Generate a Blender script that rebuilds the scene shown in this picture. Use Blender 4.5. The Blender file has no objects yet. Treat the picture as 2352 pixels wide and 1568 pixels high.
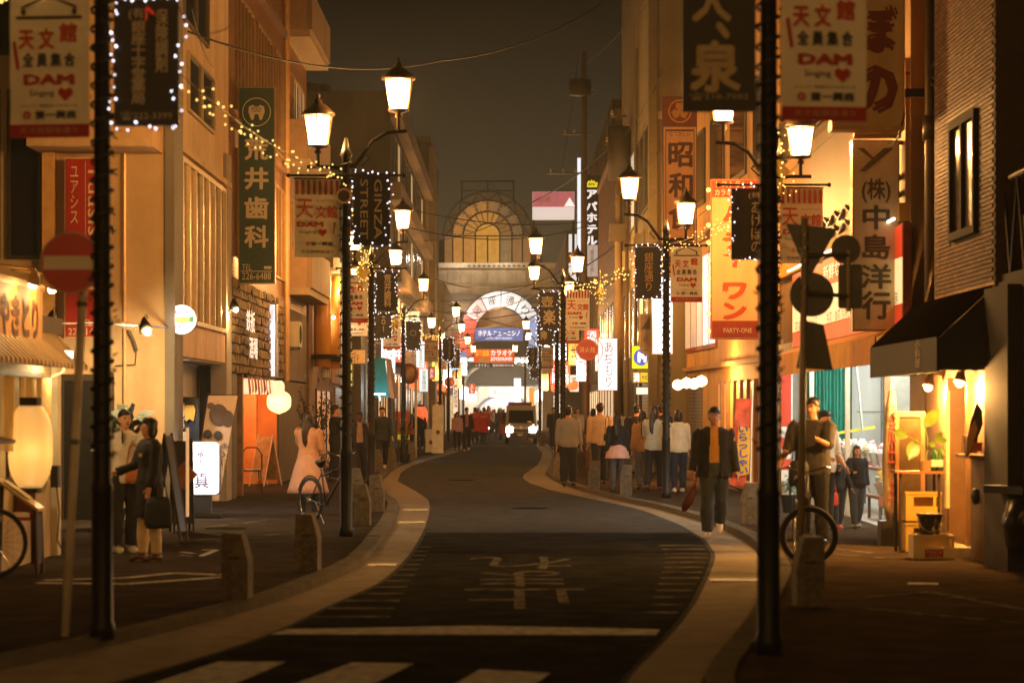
import bpy, math, random
from mathutils import Vector, Matrix, noise, Euler
import numpy as np
random.seed(7)
sc = bpy.context.scene
COL = sc.collection
PI = math.pi
# ---------------------------------------------------------------- camera, world, exposure
CAM_H = 1.7
cam = bpy.data.cameras.new('camera')
camo = bpy.data.objects.new('camera', cam); COL.objects.link(camo)
camo.location = (0, 0, CAM_H); camo.rotation_euler = (PI/2, 0, 0)
cam.lens = 85; cam.sensor_width = 36; cam.shift_y = 153/2352
cam.clip_start = .1; cam.clip_end = 3000
cam.dof.use_dof = True; cam.dof.focus_distance = 58; cam.dof.aperture_fstop = 2.2; cam.dof.aperture_blades = 7
sc.camera = camo
W = bpy.data.worlds.new('World'); sc.world = W; W.use_nodes = True
nt = W.node_tree; bg = nt.nodes['Background']
# overcast city night: an even, dim warm-grey glow that is a little brighter towards the skyline all round
tc = nt.nodes.new('ShaderNodeTexCoord'); sp = nt.nodes.new('ShaderNodeSeparateXYZ'); rmp = nt.nodes.new('ShaderNodeValToRGB')
nt.links.new(tc.outputs['Generated'], sp.inputs[0]); nt.links.new(sp.outputs[2], rmp.inputs[0]); nt.links.new(rmp.outputs[0], bg.inputs[0])
rmp.color_ramp.elements[0].position = 0; rmp.color_ramp.elements[0].color = (.072, .060, .034, 1)
rmp.color_ramp.elements[1].position = .17; rmp.color_ramp.elements[1].color = (.0035, .0032, .0022, 1)
bg.inputs[1].default_value = 1.0
vs = sc.view_settings
vs.view_transform = 'Standard'; vs.look = 'None'; vs.exposure = 0.0; vs.gamma = 1; vs.use_curve_mapping = False
sc.cycles.use_denoising = True
sc.cycles.max_bounces = 6; sc.cycles.diffuse_bounces = 3; sc.cycles.glossy_bounces = 3; sc.cycles.transparent_max_bounces = 8
sc.cycles.volume_bounces = 0; sc.cycles.sample_clamp_indirect = 4; sc.cycles.sample_clamp_direct = 0
LAMP = (1.0, .475, .13)          # light of the street lanterns
WARM = (1.0, .46, .13)
COOL = (.82, .86, 1.0)
# ---------------------------------------------------------------- measuring: photo point at a known distance -> metres
F, CX, VH = 5553., 1176., 937.
PAVE = .06
def X(u, d): return (u-CX)*d/F
def Z(v, d): return CAM_H+(VH-v)*d/F
def GD(v, h=0): return F*(CAM_H-h)/(v-VH)
# ---------------------------------------------------------------- materials
_mc = {}
def lin(h):
    h = h.lstrip('#')
    return tuple(((c/12.92) if c <= .04045 else ((c+.055)/1.055)**2.4) for c in (int(h[i:i+2], 16)/255 for i in (0, 2, 4)))
def M(hexc, rough=.65, metal=0., var=.14, scale=6., bump=0., emit=0., ecol=None, grime=0., spec=None):
    key = ('M', hexc, rough, metal, var, scale, bump, emit, ecol, grime)
    if key in _mc: return _mc[key]
    m = bpy.data.materials.new('painted'); m.use_nodes = True; _mc[key] = m
    n, l = m.node_tree.nodes, m.node_tree.links; b = n['Principled BSDF']
    c = lin(hexc) if isinstance(hexc, str) else hexc
    b.inputs['Roughness'].default_value = rough; b.inputs['Metallic'].default_value = metal
    b.inputs['Base Color'].default_value = (*c, 1)
    if rough > .9: b.inputs['Specular IOR Level'].default_value = 0
    if var > 0:
        t = n.new('ShaderNodeTexCoord'); no = n.new('ShaderNodeTexNoise'); no.inputs['Scale'].default_value = scale
        no.inputs['Detail'].default_value = 5; no.inputs['Roughness'].default_value = .65
        l.new(t.outputs['Object'], no.inputs['Vector'])
        r = n.new('ShaderNodeValToRGB'); l.new(no.outputs['Fac'], r.inputs[0])
        r.color_ramp.elements[0].position = .3; r.color_ramp.elements[1].position = .72
        k0, k1 = 1-var*1.4-grime, 1+var
        r.color_ramp.elements[0].color = (*[max(0, x*k0) for x in c], 1); r.color_ramp.elements[1].color = (*[min(1, x*k1) for x in c], 1)
        l.new(r.outputs[0], b.inputs['Base Color'])
        if scale <= 2.2:      # rain streaks and soot on walls
            mp = n.new('ShaderNodeMapping'); mp.inputs['Scale'].default_value = (1.5, 1.5, .16); l.new(t.outputs['Object'], mp.inputs[0])
            ns = n.new('ShaderNodeTexNoise'); ns.inputs['Scale'].default_value = 1.6; ns.inputs['Detail'].default_value = 7; l.new(mp.outputs[0], ns.inputs[0])
            rs_ = n.new('ShaderNodeValToRGB'); rs_.color_ramp.elements[0].position = .36; rs_.color_ramp.elements[0].color = (.5, .46, .42, 1); rs_.color_ramp.elements[1].position = .62; rs_.color_ramp.elements[1].color = (1, 1, 1, 1); l.new(ns.outputs['Fac'], rs_.inputs[0])
            mu = n.new('ShaderNodeMix'); mu.data_type = 'RGBA'; mu.blend_type = 'MULTIPLY'; mu.inputs[0].default_value = .45; l.new(r.outputs[0], mu.inputs[6]); l.new(rs_.outputs[0], mu.inputs[7]); l.new(mu.outputs[2], b.inputs['Base Color'])
        if bump > 0:
            bp = n.new('ShaderNodeBump'); bp.inputs['Strength'].default_value = bump; bp.inputs['Distance'].default_value = .02
            no2 = n.new('ShaderNodeTexNoise'); no2.inputs['Scale'].default_value = scale*7; no2.inputs['Detail'].default_value = 3
            l.new(t.outputs['Object'], no2.inputs['Vector']); l.new(no2.outputs['Fac'], bp.inputs['Height']); l.new(bp.outputs[0], b.inputs['Normal'])
    if emit > 0:
        e = ecol if ecol else c
        b.inputs['Emission Color'].default_value = (*e, 1); b.inputs['Emission Strength'].default_value = emit
    return m
def MG(hexc, trans, emit, ecol, rough=.3):
    """lit translucent glass / paper: gives off light and lets some of the lamp inside through"""
    key = ('G', hexc, trans, emit, ecol)
    if key in _mc: return _mc[key]
    m = bpy.data.materials.new('lit_glass'); m.use_nodes = True; _mc[key] = m
    n, l = m.node_tree.nodes, m.node_tree.links; b = n['Principled BSDF']; out = n['Material Output']
    b.inputs['Base Color'].default_value = (*lin(hexc), 1); b.inputs['Roughness'].default_value = rough
    b.inputs['Emission Color'].default_value = (*ecol, 1); b.inputs['Emission Strength'].default_value = emit
    tr = n.new('ShaderNodeBsdfTransparent'); mx = n.new('ShaderNodeMixShader'); mx.inputs[0].default_value = trans
    l.new(b.outputs[0], mx.inputs[1]); l.new(tr.outputs[0], mx.inputs[2]); l.new(mx.outputs[0], out.inputs[0])
    return m
def MBrick(c1, c2, mortar, bw, bh, axis='x', rough=.6, mort=.02, bump=.4, offs=.5):
    """small wall tiles / pavers too far off to tell apart singly; axis: the wall's normal"""
    key = ('B', c1, c2, mortar, bw, bh, axis, offs)
    if key in _mc: return _mc[key]
    m = bpy.data.materials.new('tiled'); m.use_nodes = True; _mc[key] = m
    n, l = m.node_tree.nodes, m.node_tree.links; b = n['Principled BSDF']
    t = n.new('ShaderNodeTexCoord'); s = n.new('ShaderNodeSeparateXYZ'); cb = n.new('ShaderNodeCombineXYZ')
    l.new(t.outputs['Object'], s.inputs[0])
    a = {'x': (1, 2), 'y': (0, 2), 'z': (0, 1)}[axis]
    l.new(s.outputs[a[0]], cb.inputs[0]); l.new(s.outputs[a[1]], cb.inputs[1])
    k = n.new('ShaderNodeTexBrick'); l.new(cb.outputs[0], k.inputs[0])
    k.offset = offs
    k.inputs['Scale'].default_value = 1; k.inputs['Brick Width'].default_value = bw; k.inputs['Row Height'].default_value = bh
    k.inputs['Mortar Size'].default_value = mort; k.inputs['Bias'].default_value = -.1
    for i, h in (('Color1', c1), ('Color2', c2), ('Mortar', mortar)): k.inputs[i].default_value = (*lin(h), 1)
    no = n.new('ShaderNodeTexNoise'); no.inputs['Scale'].default_value = .9; no.inputs['Detail'].default_value = 6; l.new(t.outputs['Object'], no.inputs[0])
    mm = n.new('ShaderNodeMix'); mm.data_type = 'RGBA'; mm.blend_type = 'MULTIPLY'; mm.inputs[0].default_value = .55
    l.new(k.outputs[0], mm.inputs[6]); l.new(no.outputs['Color'], mm.inputs[7])
    hs = n.new('ShaderNodeMix'); hs.data_type = 'RGBA'; hs.inputs[0].default_value = .45
    l.new(k.outputs[0], hs.inputs[6]); 
    g = n.new('ShaderNodeRGBToBW'); l.new(no.outputs['Color'], g.inputs[0])
    vm = n.new('ShaderNodeMix'); vm.data_type = 'RGBA'; vm.blend_type = 'MULTIPLY'; vm.inputs[0].default_value = .6
    l.new(k.outputs[0], vm.inputs[6]); l.new(g.outputs[0], vm.inputs[7]); l.new(vm.outputs[2], b.inputs['Base Color'])
    bp = n.new('ShaderNodeBump'); bp.inputs['Strength'].default_value = bump; bp.inputs['Distance'].default_value = .01; bp.invert = True
    l.new(k.outputs['Fac'], bp.inputs['Height']); l.new(bp.outputs[0], b.inputs['Normal'])
    b.inputs['Roughness'].default_value = rough
    return m
# ---------------------------------------------------------------- mesh collecting
class MB:
    def __init__(s): s.v = []; s.f = []
    def add(s, vs, fs):
        o = len(s.v); s.v += [tuple(p) for p in vs]; s.f += [tuple(i+o for i in f) for f in fs]; return s
    def hexa(s, p):      # bottom ring of 4, top ring of 4
        return s.add(p, [(3, 2, 1, 0), (4, 5, 6, 7), (0, 1, 5, 4), (1, 2, 6, 5), (2, 3, 7, 6), (3, 0, 4, 7)])
    def box(s, c, d, rz=0, rx=0, ry=0):
        x, y, z = d[0]/2, d[1]/2, d[2]/2
        p = [(-x, -y, -z), (x, -y, -z), (x, y, -z), (-x, y, -z), (-x, -y, z), (x, -y, z), (x, y, z), (-x, y, z)]
        if rz or rx or ry:
            R = Euler((rx, ry, rz)).to_matrix(); p = [R @ Vector(q) for q in p]
        return s.hexa([(q[0]+c[0], q[1]+c[1], q[2]+c[2]) for q in p])
    def bb(s, x0, x1, y0, y1, z0, z1): return s.box(((x0+x1)/2, (y0+y1)/2, (z0+z1)/2), (abs(x1-x0), abs(y1-y0), abs(z1-z0)))
    def quad(s, a, b, c, d): return s.add([a, b, c, d], [(0, 1, 2, 3)])
    def tube(s, pts, r, n=8, cap=True, flat=None):
        """round bar through pts; r number or list; flat=(k, axis vector) squeezes"""
        pts = [Vector(p) for p in pts]; N = len(pts); vs = []
        rr = r if isinstance(r, (list, tuple)) else [r]*N
        u = None
        for i, p in enumerate(pts):
            t = (pts[min(i+1, N-1)]-pts[max(i-1, 0)]).normalized()
            if u is None: u = t.orthogonal().normalized() if abs(t.z) < .99 else Vector((1, 0, 0))
            u = (u-t*u.dot(t)); u = u.normalized() if u.length > 1e-6 else t.orthogonal().normalized()
            w = t.cross(u)
            q = rr[i]; ra, rb = q if isinstance(q, (list, tuple)) else (q, q)
            for k in range(n):
                a = 2*PI*k/n; vs.append(p+u*math.cos(a)*ra+w*math.sin(a)*rb)
        fs = [(i*n+k, i*n+(k+1) % n, (i+1)*n+(k+1) % n, (i+1)*n+k) for i in range(N-1) for k in range(n)]
        if cap: fs += [tuple(range(n-1, -1, -1)), tuple((N-1)*n+k for k in range(n))]
        return s.add(vs, fs)
    def loft(s, secs, n=12, wave=None, cap=True):
        """stack of ellipses (x, y, z, rx, ry)"""
        vs = []
        for (x, y, z, rx, ry) in secs:
            for k in range(n):
                a = 2*PI*k/n; m = 1+(wave(a, z) if wave else 0)
                vs.append((x+rx*m*math.cos(a), y+ry*m*math.sin(a), z))
        N = len(secs)
        fs = [(i*n+k, i*n+(k+1) % n, (i+1)*n+(k+1) % n, (i+1)*n+k) for i in range(N-1) for k in range(n)]
        if cap: fs += [tuple(range(n-1, -1, -1)), tuple((N-1)*n+k for k in range(n))]
        return s.add(vs, fs)
    def lathe(s, prof, n=16, c=(0, 0, 0), a0=0):
        vs = []
        for r, z in prof:
            for k in range(n):
                a = 2*PI*k/n+a0; vs.append((c[0]+max(r, 1e-4)*math.cos(a), c[1]+max(r, 1e-4)*math.sin(a), c[2]+z))
        N = len(prof)
        fs = [(i*n+k, i*n+(k+1) % n, (i+1)*n+(k+1) % n, (i+1)*n+k) for i in range(N-1) for k in range(n)]
        fs += [tuple(range(n-1, -1, -1)), tuple((N-1)*n+k for k in range(n))]
        return s.add(vs, fs)
    def prism(s, poly, a0, a1, ax='y'):
        """polygon in the plane across ax, pushed from a0 to a1"""
        def P(p, a): return {'y': (p[0], a, p[1]), 'x': (a, p[0], p[1]), 'z': (p[0], p[1], a)}[ax]
        n = len(poly)
        return s.add([P(p, a0) for p in poly]+[P(p, a1) for p in poly],
                     [tuple(range(n)), tuple(range(2*n-1, n-1, -1))]+[(i, i+n, (i+1) % n+n, (i+1) % n) for i in range(n)])
    def ring(s, r0, r1, y0, y1, a0, a1, n, cx=0, cz=0, sx=1, sz=1):
        """part of a flat ring in the xz plane with thickness y0..y1"""
        vs = []
        for i in range(n+1):
            a = a0+(a1-a0)*i/n; c, q = math.cos(a)*sx, math.sin(a)*sz
            vs += [(cx+r0*c, y0, cz+r0*q), (cx+r1*c, y0, cz+r1*q), (cx+r1*c, y1, cz+r1*q), (cx+r0*c, y1, cz+r0*q)]
        fs = []
        for i in range(n):
            b = i*4
            for k in range(4): fs.append((b+k, b+(k+1) % 4, b+4+(k+1) % 4, b+4+k))
        fs += [(3, 2, 1, 0), (n*4, n*4+1, n*4+2, n*4+3)]
        return s.add(vs, fs)
    def sph(s, c, r, n=10, m=7):
        if not isinstance(r, (list, tuple)): r = (r, r, r)
        vs = []; 
        for i in range(m+1):
            t = PI*i/m
            for k in range(n):
                a = 2*PI*k/n; q = max(math.sin(t), 1e-3)
                vs.append((c[0]+r[0]*q*math.cos(a), c[1]+r[1]*q*math.sin(a), c[2]-r[2]*math.cos(t)))
        fs = [(i*n+k, i*n+(k+1) % n, (i+1)*n+(k+1) % n, (i+1)*n+k) for i in range(m) for k in range(n)]
        fs += [tuple(range(n-1, -1, -1)), tuple(m*n+k for k in range(n))]
        return s.add(vs, fs)
    def mesh(s, name, mat, smooth=False):
        me = bpy.data.meshes.new(name); me.from_pydata(s.v, [], s.f)
        if mat: me.materials.append(mat)
        if smooth: me.polygons.foreach_set('use_smooth', [True]*len(me.polygons))
        me.update(); return me
def fixn(me):
    import bmesh
    b = bmesh.new(); b.from_mesh(me); bmesh.ops.recalc_face_normals(b, faces=b.faces); b.to_mesh(me); b.free()
# ---------------------------------------------------------------- things and parts
def tag(o, label, cat, group=None):
    o['label'] = label; o['category'] = cat
    if group: o['group'] = group
    return o
def thing(name, label, cat, loc=(0, 0, 0), rz=0, group=None):
    o = bpy.data.objects.new(name, None); COL.objects.link(o); o.empty_display_size = .1
    o.location = loc; o.rotation_euler = (0, 0, rz)
    return tag(o, label, cat, group)
def part(par, name, geo, mat=None, smooth=False, loc=None, kind=None, label=None, rot=None):
    me = geo if isinstance(geo, bpy.types.Mesh) else geo.mesh(name, mat, smooth)
    if not isinstance(geo, bpy.types.Mesh): fixn(me)
    o = bpy.data.objects.new(name, me); COL.objects.link(o)
    if par: o.parent = par
    if loc: o.location = loc
    if rot: o.rotation_euler = rot
    if kind: o['kind'] = kind
    if label: o['label'] = label
    return o
def struct(name, geo, mat, smooth=False):
    o = part(None, name, geo, mat, smooth, kind='structure'); return o
def solo(name, geo, mat, label, cat, group=None, smooth=False, loc=None):
    return tag(part(None, name, geo, mat, smooth, loc), label, cat, group)
def dup(root, loc, rz=None, label=None, group=None):
    r = root.copy(); COL.objects.link(r); r.location = loc
    if rz is not None: r.rotation_euler = (0, 0, rz)
    if label: r['label'] = label
    if group: r['group'] = group
    for ch in list(root.children):
        c = ch.copy(); COL.objects.link(c); c.parent = r
        for g in ch.children:
            e = g.copy(); COL.objects.link(e); e.parent = c
    return r
def lamp(par, loc, energy, color, r=.06, kind='POINT', rot=None, spot=None, blend=.5):
    l = bpy.data.lights.new('lamp_light', kind); l.energy = energy; l.color = color
    if kind in ('POINT', 'SPOT'): l.shadow_soft_size = r
    if kind == 'SPOT': l.spot_size = spot; l.spot_blend = blend
    o = bpy.data.objects.new('lamp_light', l); COL.objects.link(o); o.location = loc
    if rot: o.rotation_euler = rot
    if par: o.parent = par
    return o
# ---------------------------------------------------------------- lettering
TMP = bpy.data.scenes.new('workbench')       # a side scene for evaluating type and modifiers; removed at the end
def evaluated_mesh(ob):
    TMP.collection.objects.link(ob)
    with bpy.context.temp_override(scene=TMP, view_layer=TMP.view_layers[0]): dg = bpy.context.evaluated_depsgraph_get(); dg.update()
    me = bpy.data.meshes.new_from_object(ob.evaluated_get(dg)); TMP.collection.objects.unlink(ob); return me
_tc = {}
def glyphs(body, bold=0.):
    key = (body, bold)
    if key in _tc: return _tc[key]
    c = bpy.data.curves.new('t', 'FONT'); c.body = body; c.size = 1; c.resolution_u = 2;  c.align_x = 'CENTER'; c.space_line = .92
    ob = bpy.data.objects.new('t', c); me = evaluated_mesh(ob)
    bpy.data.objects.remove(ob); bpy.data.curves.remove(c)
    n = len(me.vertices); co = np.empty(n*3); me.vertices.foreach_get('co', co); co = co.reshape(n, 3)
    fs = [tuple(p.vertices) for p in me.polygons]; bpy.data.meshes.remove(me)
    if bold:       # heavier print: the strokes laid over themselves, each a hair in front of the last
        cs, ff = [], []
        for i, (a, b) in enumerate(((0, 0), (1, .4), (-1, -.4), (.5, -1), (-.5, 1))):
            cs.append(co+np.array([a*bold, b*bold, i*.012])); ff += [tuple(v+i*n for v in f) for f in fs]
        co, fs = np.concatenate(cs), ff
    _tc[key] = (co, fs); return _tc[key]
_tm = {}
def text(par, body, x, z, w, h, mat, y=-.006, bold=0., turn=0, name='lettering', face='y', sx=1):
    """print fitted in a w x h box centred on (x, z) of the sign's face; face y: looks to -y; face x: looks to +-x (sx)"""
    key = (body, round(w, 3), round(h, 3), mat.name, bold, turn, face, sx)
    if key not in _tm:
        co, fs = glyphs(body, bold)
        if not len(co): return None
        lo, hi = co.min(0), co.max(0); s = np.maximum(hi-lo, 1e-6)
        q = (co-(lo+hi)/2)/s
        if turn: q = np.stack([q[:, 1], -q[:, 0], q[:, 2]], 1)      # a quarter turn, read downwards
        dz = co[:, 2]*.05
        if face == 'y': vs = [(a*w, -e, b*h) for (a, b), e in zip(q[:, :2], dz)]
        elif face == 'x': vs = [(sx*e, sx*a*w, b*h) for (a, b), e in zip(q[:, :2], dz)]
        else: vs = [(a*w, b*h, e) for (a, b), e in zip(q[:, :2], dz)]
        me = bpy.data.meshes.new(name); me.from_pydata(vs, [], fs); me.materials.append(mat); me.update(); _tm[key] = me
    loc = (x, y, z) if face == 'y' else ((y, x, z) if face == 'x' else (x, y, z))
    return part(par, name, _tm[key], loc=loc)
def vert(s): return '\n'.join(s.replace('ー', '｜'))
# ================================================================ the setting
ASPH = M('50504e', .95, 0, .22, 2.4, .4)
PAVM = M('443d38', .95, 0, .2, 2.2, .3)
CONC = M('8f8574', .95, 0, .16, 3, .25)
KERB = M('6a6458', .95, 0, .16, 5, .3)
PAINT = M('c4c0b2', .95, 0, .3, 9, .2, grime=.2)
PAINTD = M('686358', .95, 0, .7, 5, .2, grime=.3)
# distance, asphalt edge, kerb line (measured along the street)
LE = [(2, -7.6, -8.6), (6, -5.8, -6.9), (10, -4.0, -5.2), (13, -3.0, -4.1), (15, -2.45, -3.45), (16.8, -2.05, -2.97), (18.2, -1.81, -2.6), (20.8, -1.58, -2.06), (23.4, -1.29, -1.78), (25.7, -1.22, -1.6),
      (28.3, -1.19, -1.6), (30.6, -1.2, -1.64), (34.5, -1.24, -1.7), (38.8, -1.33, -1.82), (41.8, -1.42, -1.93), (45, -1.56, -2.26), (50.2, -2.04, -2.66), (56.2, -2.66, -3.0), (63.8, -2.93, -3.2), (70, -2.96, -3.25),
      (76.7, -2.82, -3.15), (84, -2.5, -2.85), (91.6, -2.16, -2.5), (105, -1.95, -2.3), (121, -1.87, -2.2), (150, -1.8, -2.1), (176, -1.8, -2.1)]
RE = [(2, .2, .8), (6, .3, .85), (10, .42, .95), (13, .58, 1.05), (15, .69, 1.15), (16.2, .89, 1.38), (18.4, 1.24, 1.75), (21.1, 1.61, 2.15), (24.6, 2.01, 2.66), (27.9, 2.36, 2.9), (31.2, 2.5, 3.0),
      (35.2, 2.46, 2.9), (40.5, 2.16, 2.46), (46.5, 1.32, 1.68), (50.2, .8, 1.35), (54.6, .42, 1.05), (58.6, .26, .9), (62, .3, .85), (66, .5, .95), (72, .75, 1.15), (82, 1.0, 1.35), (92, 1.15, 1.5), (120, 1.05, 1.4), (150, .75, 1.1), (176, .6, .95)]
def interp(T, d, k):
    for a, b in zip(T, T[1:]):
        if a[0] <= d <= b[0]:
            t = (d-a[0])/(b[0]-a[0]); return a[k]+(b[k]-a[k])*t
    return T[0][k] if d < T[0][0] else T[-1][k]
def smooth_line(T, k, step=.5, d0=2, d1=176):
    ds = np.arange(d0, d1+.01, step); xs = np.array([interp(T, d, k) for d in ds])
    ker = np.array([1, 2, 3, 2, 1.])/9; xp = np.pad(xs, 2, 'edge'); xs = np.convolve(xp, ker, 'valid')
    return ds, xs
def strip(A, B, z0, z1=None):
    mb = MB(); ds, xa = A; _, xb = B
    vs = []; 
    for d, a, b in zip(ds, xa, xb): vs += [(a, d, z0), (b, d, z0 if z1 is None else z1)]
    return mb.add(vs, [(2*i, 2*i+1, 2*i+3, 2*i+2) for i in range(len(ds)-1)])
LA, LK = smooth_line(LE, 1), smooth_line(LE, 2)
RA, RK = smooth_line(RE, 1), smooth_line(RE, 2)
g = MB().quad((-48, -14, -.08), (48, -14, -.08), (48, 318, -.08), (-48, 318, -.08)); struct('ground', g, M('35322d', .9, 0, .2, .3))
struct('road', strip(LA, RA, 0), ASPH)
struct('gutter', strip(LK, LA, .012, .004), CONC); struct('gutter', strip(RA, RK, .004, .012), CONC)
off = lambda L, k: (L[0], L[1]+k)
wide = lambda L, x: (L[0], L[1]*0+x)
struct('pavement', strip(wide(LA, -13), off(LK, -.2), PAVE), PAVM)
struct('pavement', strip(off(RK, .2), wide(RA, 13), PAVE), M('4a3e31', .95, 0, .2, 2.2, .3))
g = MB().quad((-13, 176, .02), (13, 176, .02), (13, 300, .02), (-13, 300, .02)); struct('arcade_floor', g, M('a39a8c', .35, 0, .15, 1.2))
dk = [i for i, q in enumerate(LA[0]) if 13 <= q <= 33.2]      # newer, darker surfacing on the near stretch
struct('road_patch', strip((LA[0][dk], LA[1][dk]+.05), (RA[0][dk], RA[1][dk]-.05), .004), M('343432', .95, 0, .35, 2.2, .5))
for x, y in ((-.6, 28.5), (.3, 41), (-1.2, 57)): struct('manhole_cover', MB().lathe([(.001, .0), (.3, .0), (.3, .007), (.001, .0071)], 24, (x, y, .002)), M('2a2722', .95, 0, .3, 14, .5))
def kerb(L, sgn):
    base = struct('kerb', strip((L[0], L[1]+sgn*.015), (L[0], L[1]+sgn*.19), .03), M('3a362f', .9))
    d = 9.
    while d < 74:
        s = .8; e = d+s-.014
        xs = [np.interp(q, L[0], L[1]) for q in (d, e)]
        o = [x+sgn*.2 for x in xs]; h = PAVE+.025+random.uniform(-.004, .004); c = sgn*.025
        mb = MB().hexa([(xs[0], d, -.02), (o[0], d, -.02), (o[1], e, -.02), (xs[1], e, -.02), (xs[0]+c, d, h), (o[0], d, h), (o[1], e, h), (xs[1]+c, e, h)])
        part(base, 'kerb_stone', mb, KERB); d += s
kerb(LK, -1); kerb(RK, 1)
# painted markings, each its own piece a few mm above the asphalt
mk = bpy.data.objects.new('road_marking', None); COL.objects.link(mk); mk['kind'] = 'structure'
def paint(name, pts, z=.008, m=PAINT):
    return part(mk, name, MB().prism(pts, z-.003, z, 'z'), m)
def PG(u, v): d = GD(v); return (X(u, d), d)
paint('stop_line', [PG(622, 1457), PG(1506, 1459), PG(1516, 1446), PG(1100, 1438), PG(660, 1446)])
for q in ([(340, 1575), (500, 1521), (656, 1521), (530, 1575)], [(670, 1575), (808, 1523), (950, 1525), (850, 1575)], [(1040, 1575), (1102, 1539), (1264, 1547), (1225, 1575)]):
    paint('crossing_stripe', [PG(*p) for p in q])
for i in range(13):       # ladder of short slow-down dashes at both sides
    d = 19.6+i*.82; xl = np.interp(d, *LA)+.06; w = min(1.0, .35+.06*abs(i-5)); x1 = min(xl+w, -.99)
    if x1-xl > .1: paint('dash', [(xl, d), (x1, d), (x1, d+.13), (xl, d+.13)], m=PAINTD)
    xr = np.interp(d+.4, *RA)-.08; w2 = .28+.022*i
    paint('dash', [(xr-w2, d+.4), (xr, d+.4), (xr, d+.53), (xr-w2, d+.53)], m=PAINTD)
o = text(mk, '止\nま\nれ', .12, 24.2, 1.15, 7.2, PAINTD, name='lettering', face='z'); o.location = (.1, 24.0, .009); o.rotation_euler = (0, 0, PI)
for c, r in (((-2.9+.1, 24.3), 0),):
    pass
for x, y in ((-3.9, 33), (3.6, 30)): struct('manhole_cover', MB().lathe([(.001, 0), (.28, 0), (.28, .007), (.001, .0071)], 24, (x, y, PAVE+.001)), M('2a2722', .95, 0, .3, 14, .5))
pm = bpy.data.objects.new('pavement_marking', None); COL.objects.link(pm); pm['kind'] = 'structure'
def GS(u, v): d = GD(v, PAVE); return (X(u, d), d)
def pline(a, b, w, m=PAINT):
    a, b = Vector(a), Vector(b); n = (b-a).orthogonal().normalized()*w/2
    part(pm, 'painted_line', MB().prism([tuple(a+n), tuple(b+n), tuple(b-n), tuple(a-n)], PAVE+.003, PAVE+.006, 'z'), m)
for a, b in (((85, 1339), (290, 1341)), ((290, 1341), (560, 1322)), ((560, 1322), (500, 1319)), ((500, 1320), (400, 1316)), ((400, 1316), (290, 1327)), ((290, 1327), (100, 1333))): pline(GS(*a), GS(*b), .11)
for a, b in (((462, 1277), (497, 1263)), ((417, 1268), (444, 1271)), ((413, 1275), (440, 1277)), ((466, 1263), (492, 1262))): pline(GS(*a), GS(*b), .07)
for a, b in (((450, 1240), (700, 1222)), ((476, 1211), (610, 1195)), ((1960, 1395), (2352, 1432)), ((1990, 1372), (2140, 1360)), ((2140, 1360), (2352, 1400)), ((1905, 1272), (2070, 1285)), ((1900, 1258), (2000, 1270))): pline(GS(*a), GS(*b), .09, PAINTD)
pline(GS(2085, 1340), GS(2155, 1341), .2)
# ================================================================ buildings
def wp(par, name, mb, mat, smooth=False, kind=None, root=None, label=None):
    """part whose mesh was laid out in street coordinates"""
    L = (root or par).location
    mb.v = [(a-L[0], b-L[1], c-L[2]) for a, b, c in mb.v]
    return part(par, name, mb, mat, smooth, kind=kind, label=label)
def bb(*a): return MB().bb(*a)
DARKGLASS = M('20201e', .12, 0, .3, 1.2)
def win_x(bd, x, y0, y1, z0, z1, s, n=2, fm=None, pm=None, fw=.05, deep=.05, nz=1):
    """window in a wall that faces the street; s = +1 when it faces +x. window > pane"""
    fm = fm or M('4b443a', .4, .3); pm = pm or DARKGLASS
    mb = MB(); xa, xb = x, x+s*deep
    mb.bb(xa, xb, y0, y1, z0, z0+fw); mb.bb(xa, xb, y0, y1, z1-fw, z1)
    for i in range(n+1):
        y = y0+(y1-y0)*i/n; a = min(max(y-fw/2, y0), y1-fw); mb.bb(xa, xb+s*.002, a, a+fw, z0+fw, z1-fw)
    for i in range(1, nz):
        z = z0+(z1-z0)*i/nz; mb.bb(xa, xb-s*.004, y0+fw, y1-fw, z-fw/2, z+fw/2)
    w = wp(bd, 'window', mb, fm, root=bd)
    for i in range(n):
        a, b = y0+(y1-y0)*i/n+fw*.6, y0+(y1-y0)*(i+1)/n-fw*.6
        wp(w, 'pane', bb(x+s*.004, x+s*.016, a, b, z0+fw*.7, z1-fw*.7), pm[i % len(pm)] if isinstance(pm, list) else pm, root=bd)
    return w
def win_y(bd, y, x0, x1, z0, z1, n=2, fm=None, pm=None, fw=.05, deep=.05, nz=1):
    fm = fm or M('4b443a', .4, .3); pm = pm or DARKGLASS
    mb = MB(); ya, yb = y, y-deep
    mb.bb(x0, x1, ya, yb, z0, z0+fw); mb.bb(x0, x1, ya, yb, z1-fw, z1)
    for i in range(n+1):
        x = x0+(x1-x0)*i/n; a = min(max(x-fw/2, x0), x1-fw); mb.bb(a, a+fw, ya, yb-.002, z0+fw, z1-fw)
    for i in range(1, nz):
        z = z0+(z1-z0)*i/nz; mb.bb(x0+fw, x1-fw, ya, yb+.004, z-fw/2, z+fw/2)
    w = wp(bd, 'window', mb, fm, root=bd)
    for i in range(n):
        a, b = x0+(x1-x0)*i/n+fw*.6, x0+(x1-x0)*(i+1)/n-fw*.6
        wp(w, 'pane', bb(a, b, y-.004, y-.016, z0+fw*.7, z1-fw*.7), pm[i % len(pm)] if isinstance(pm, list) else pm, root=bd)
    return w
CREAM = M('c4ad86', .8, 0, .14, 1.3, .25); PLAST = M('c2a57c', .85, 0, .13, 1.0, .3); GREYW = M('8a8272', .8, 0, .15, 1.2, .2)
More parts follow.
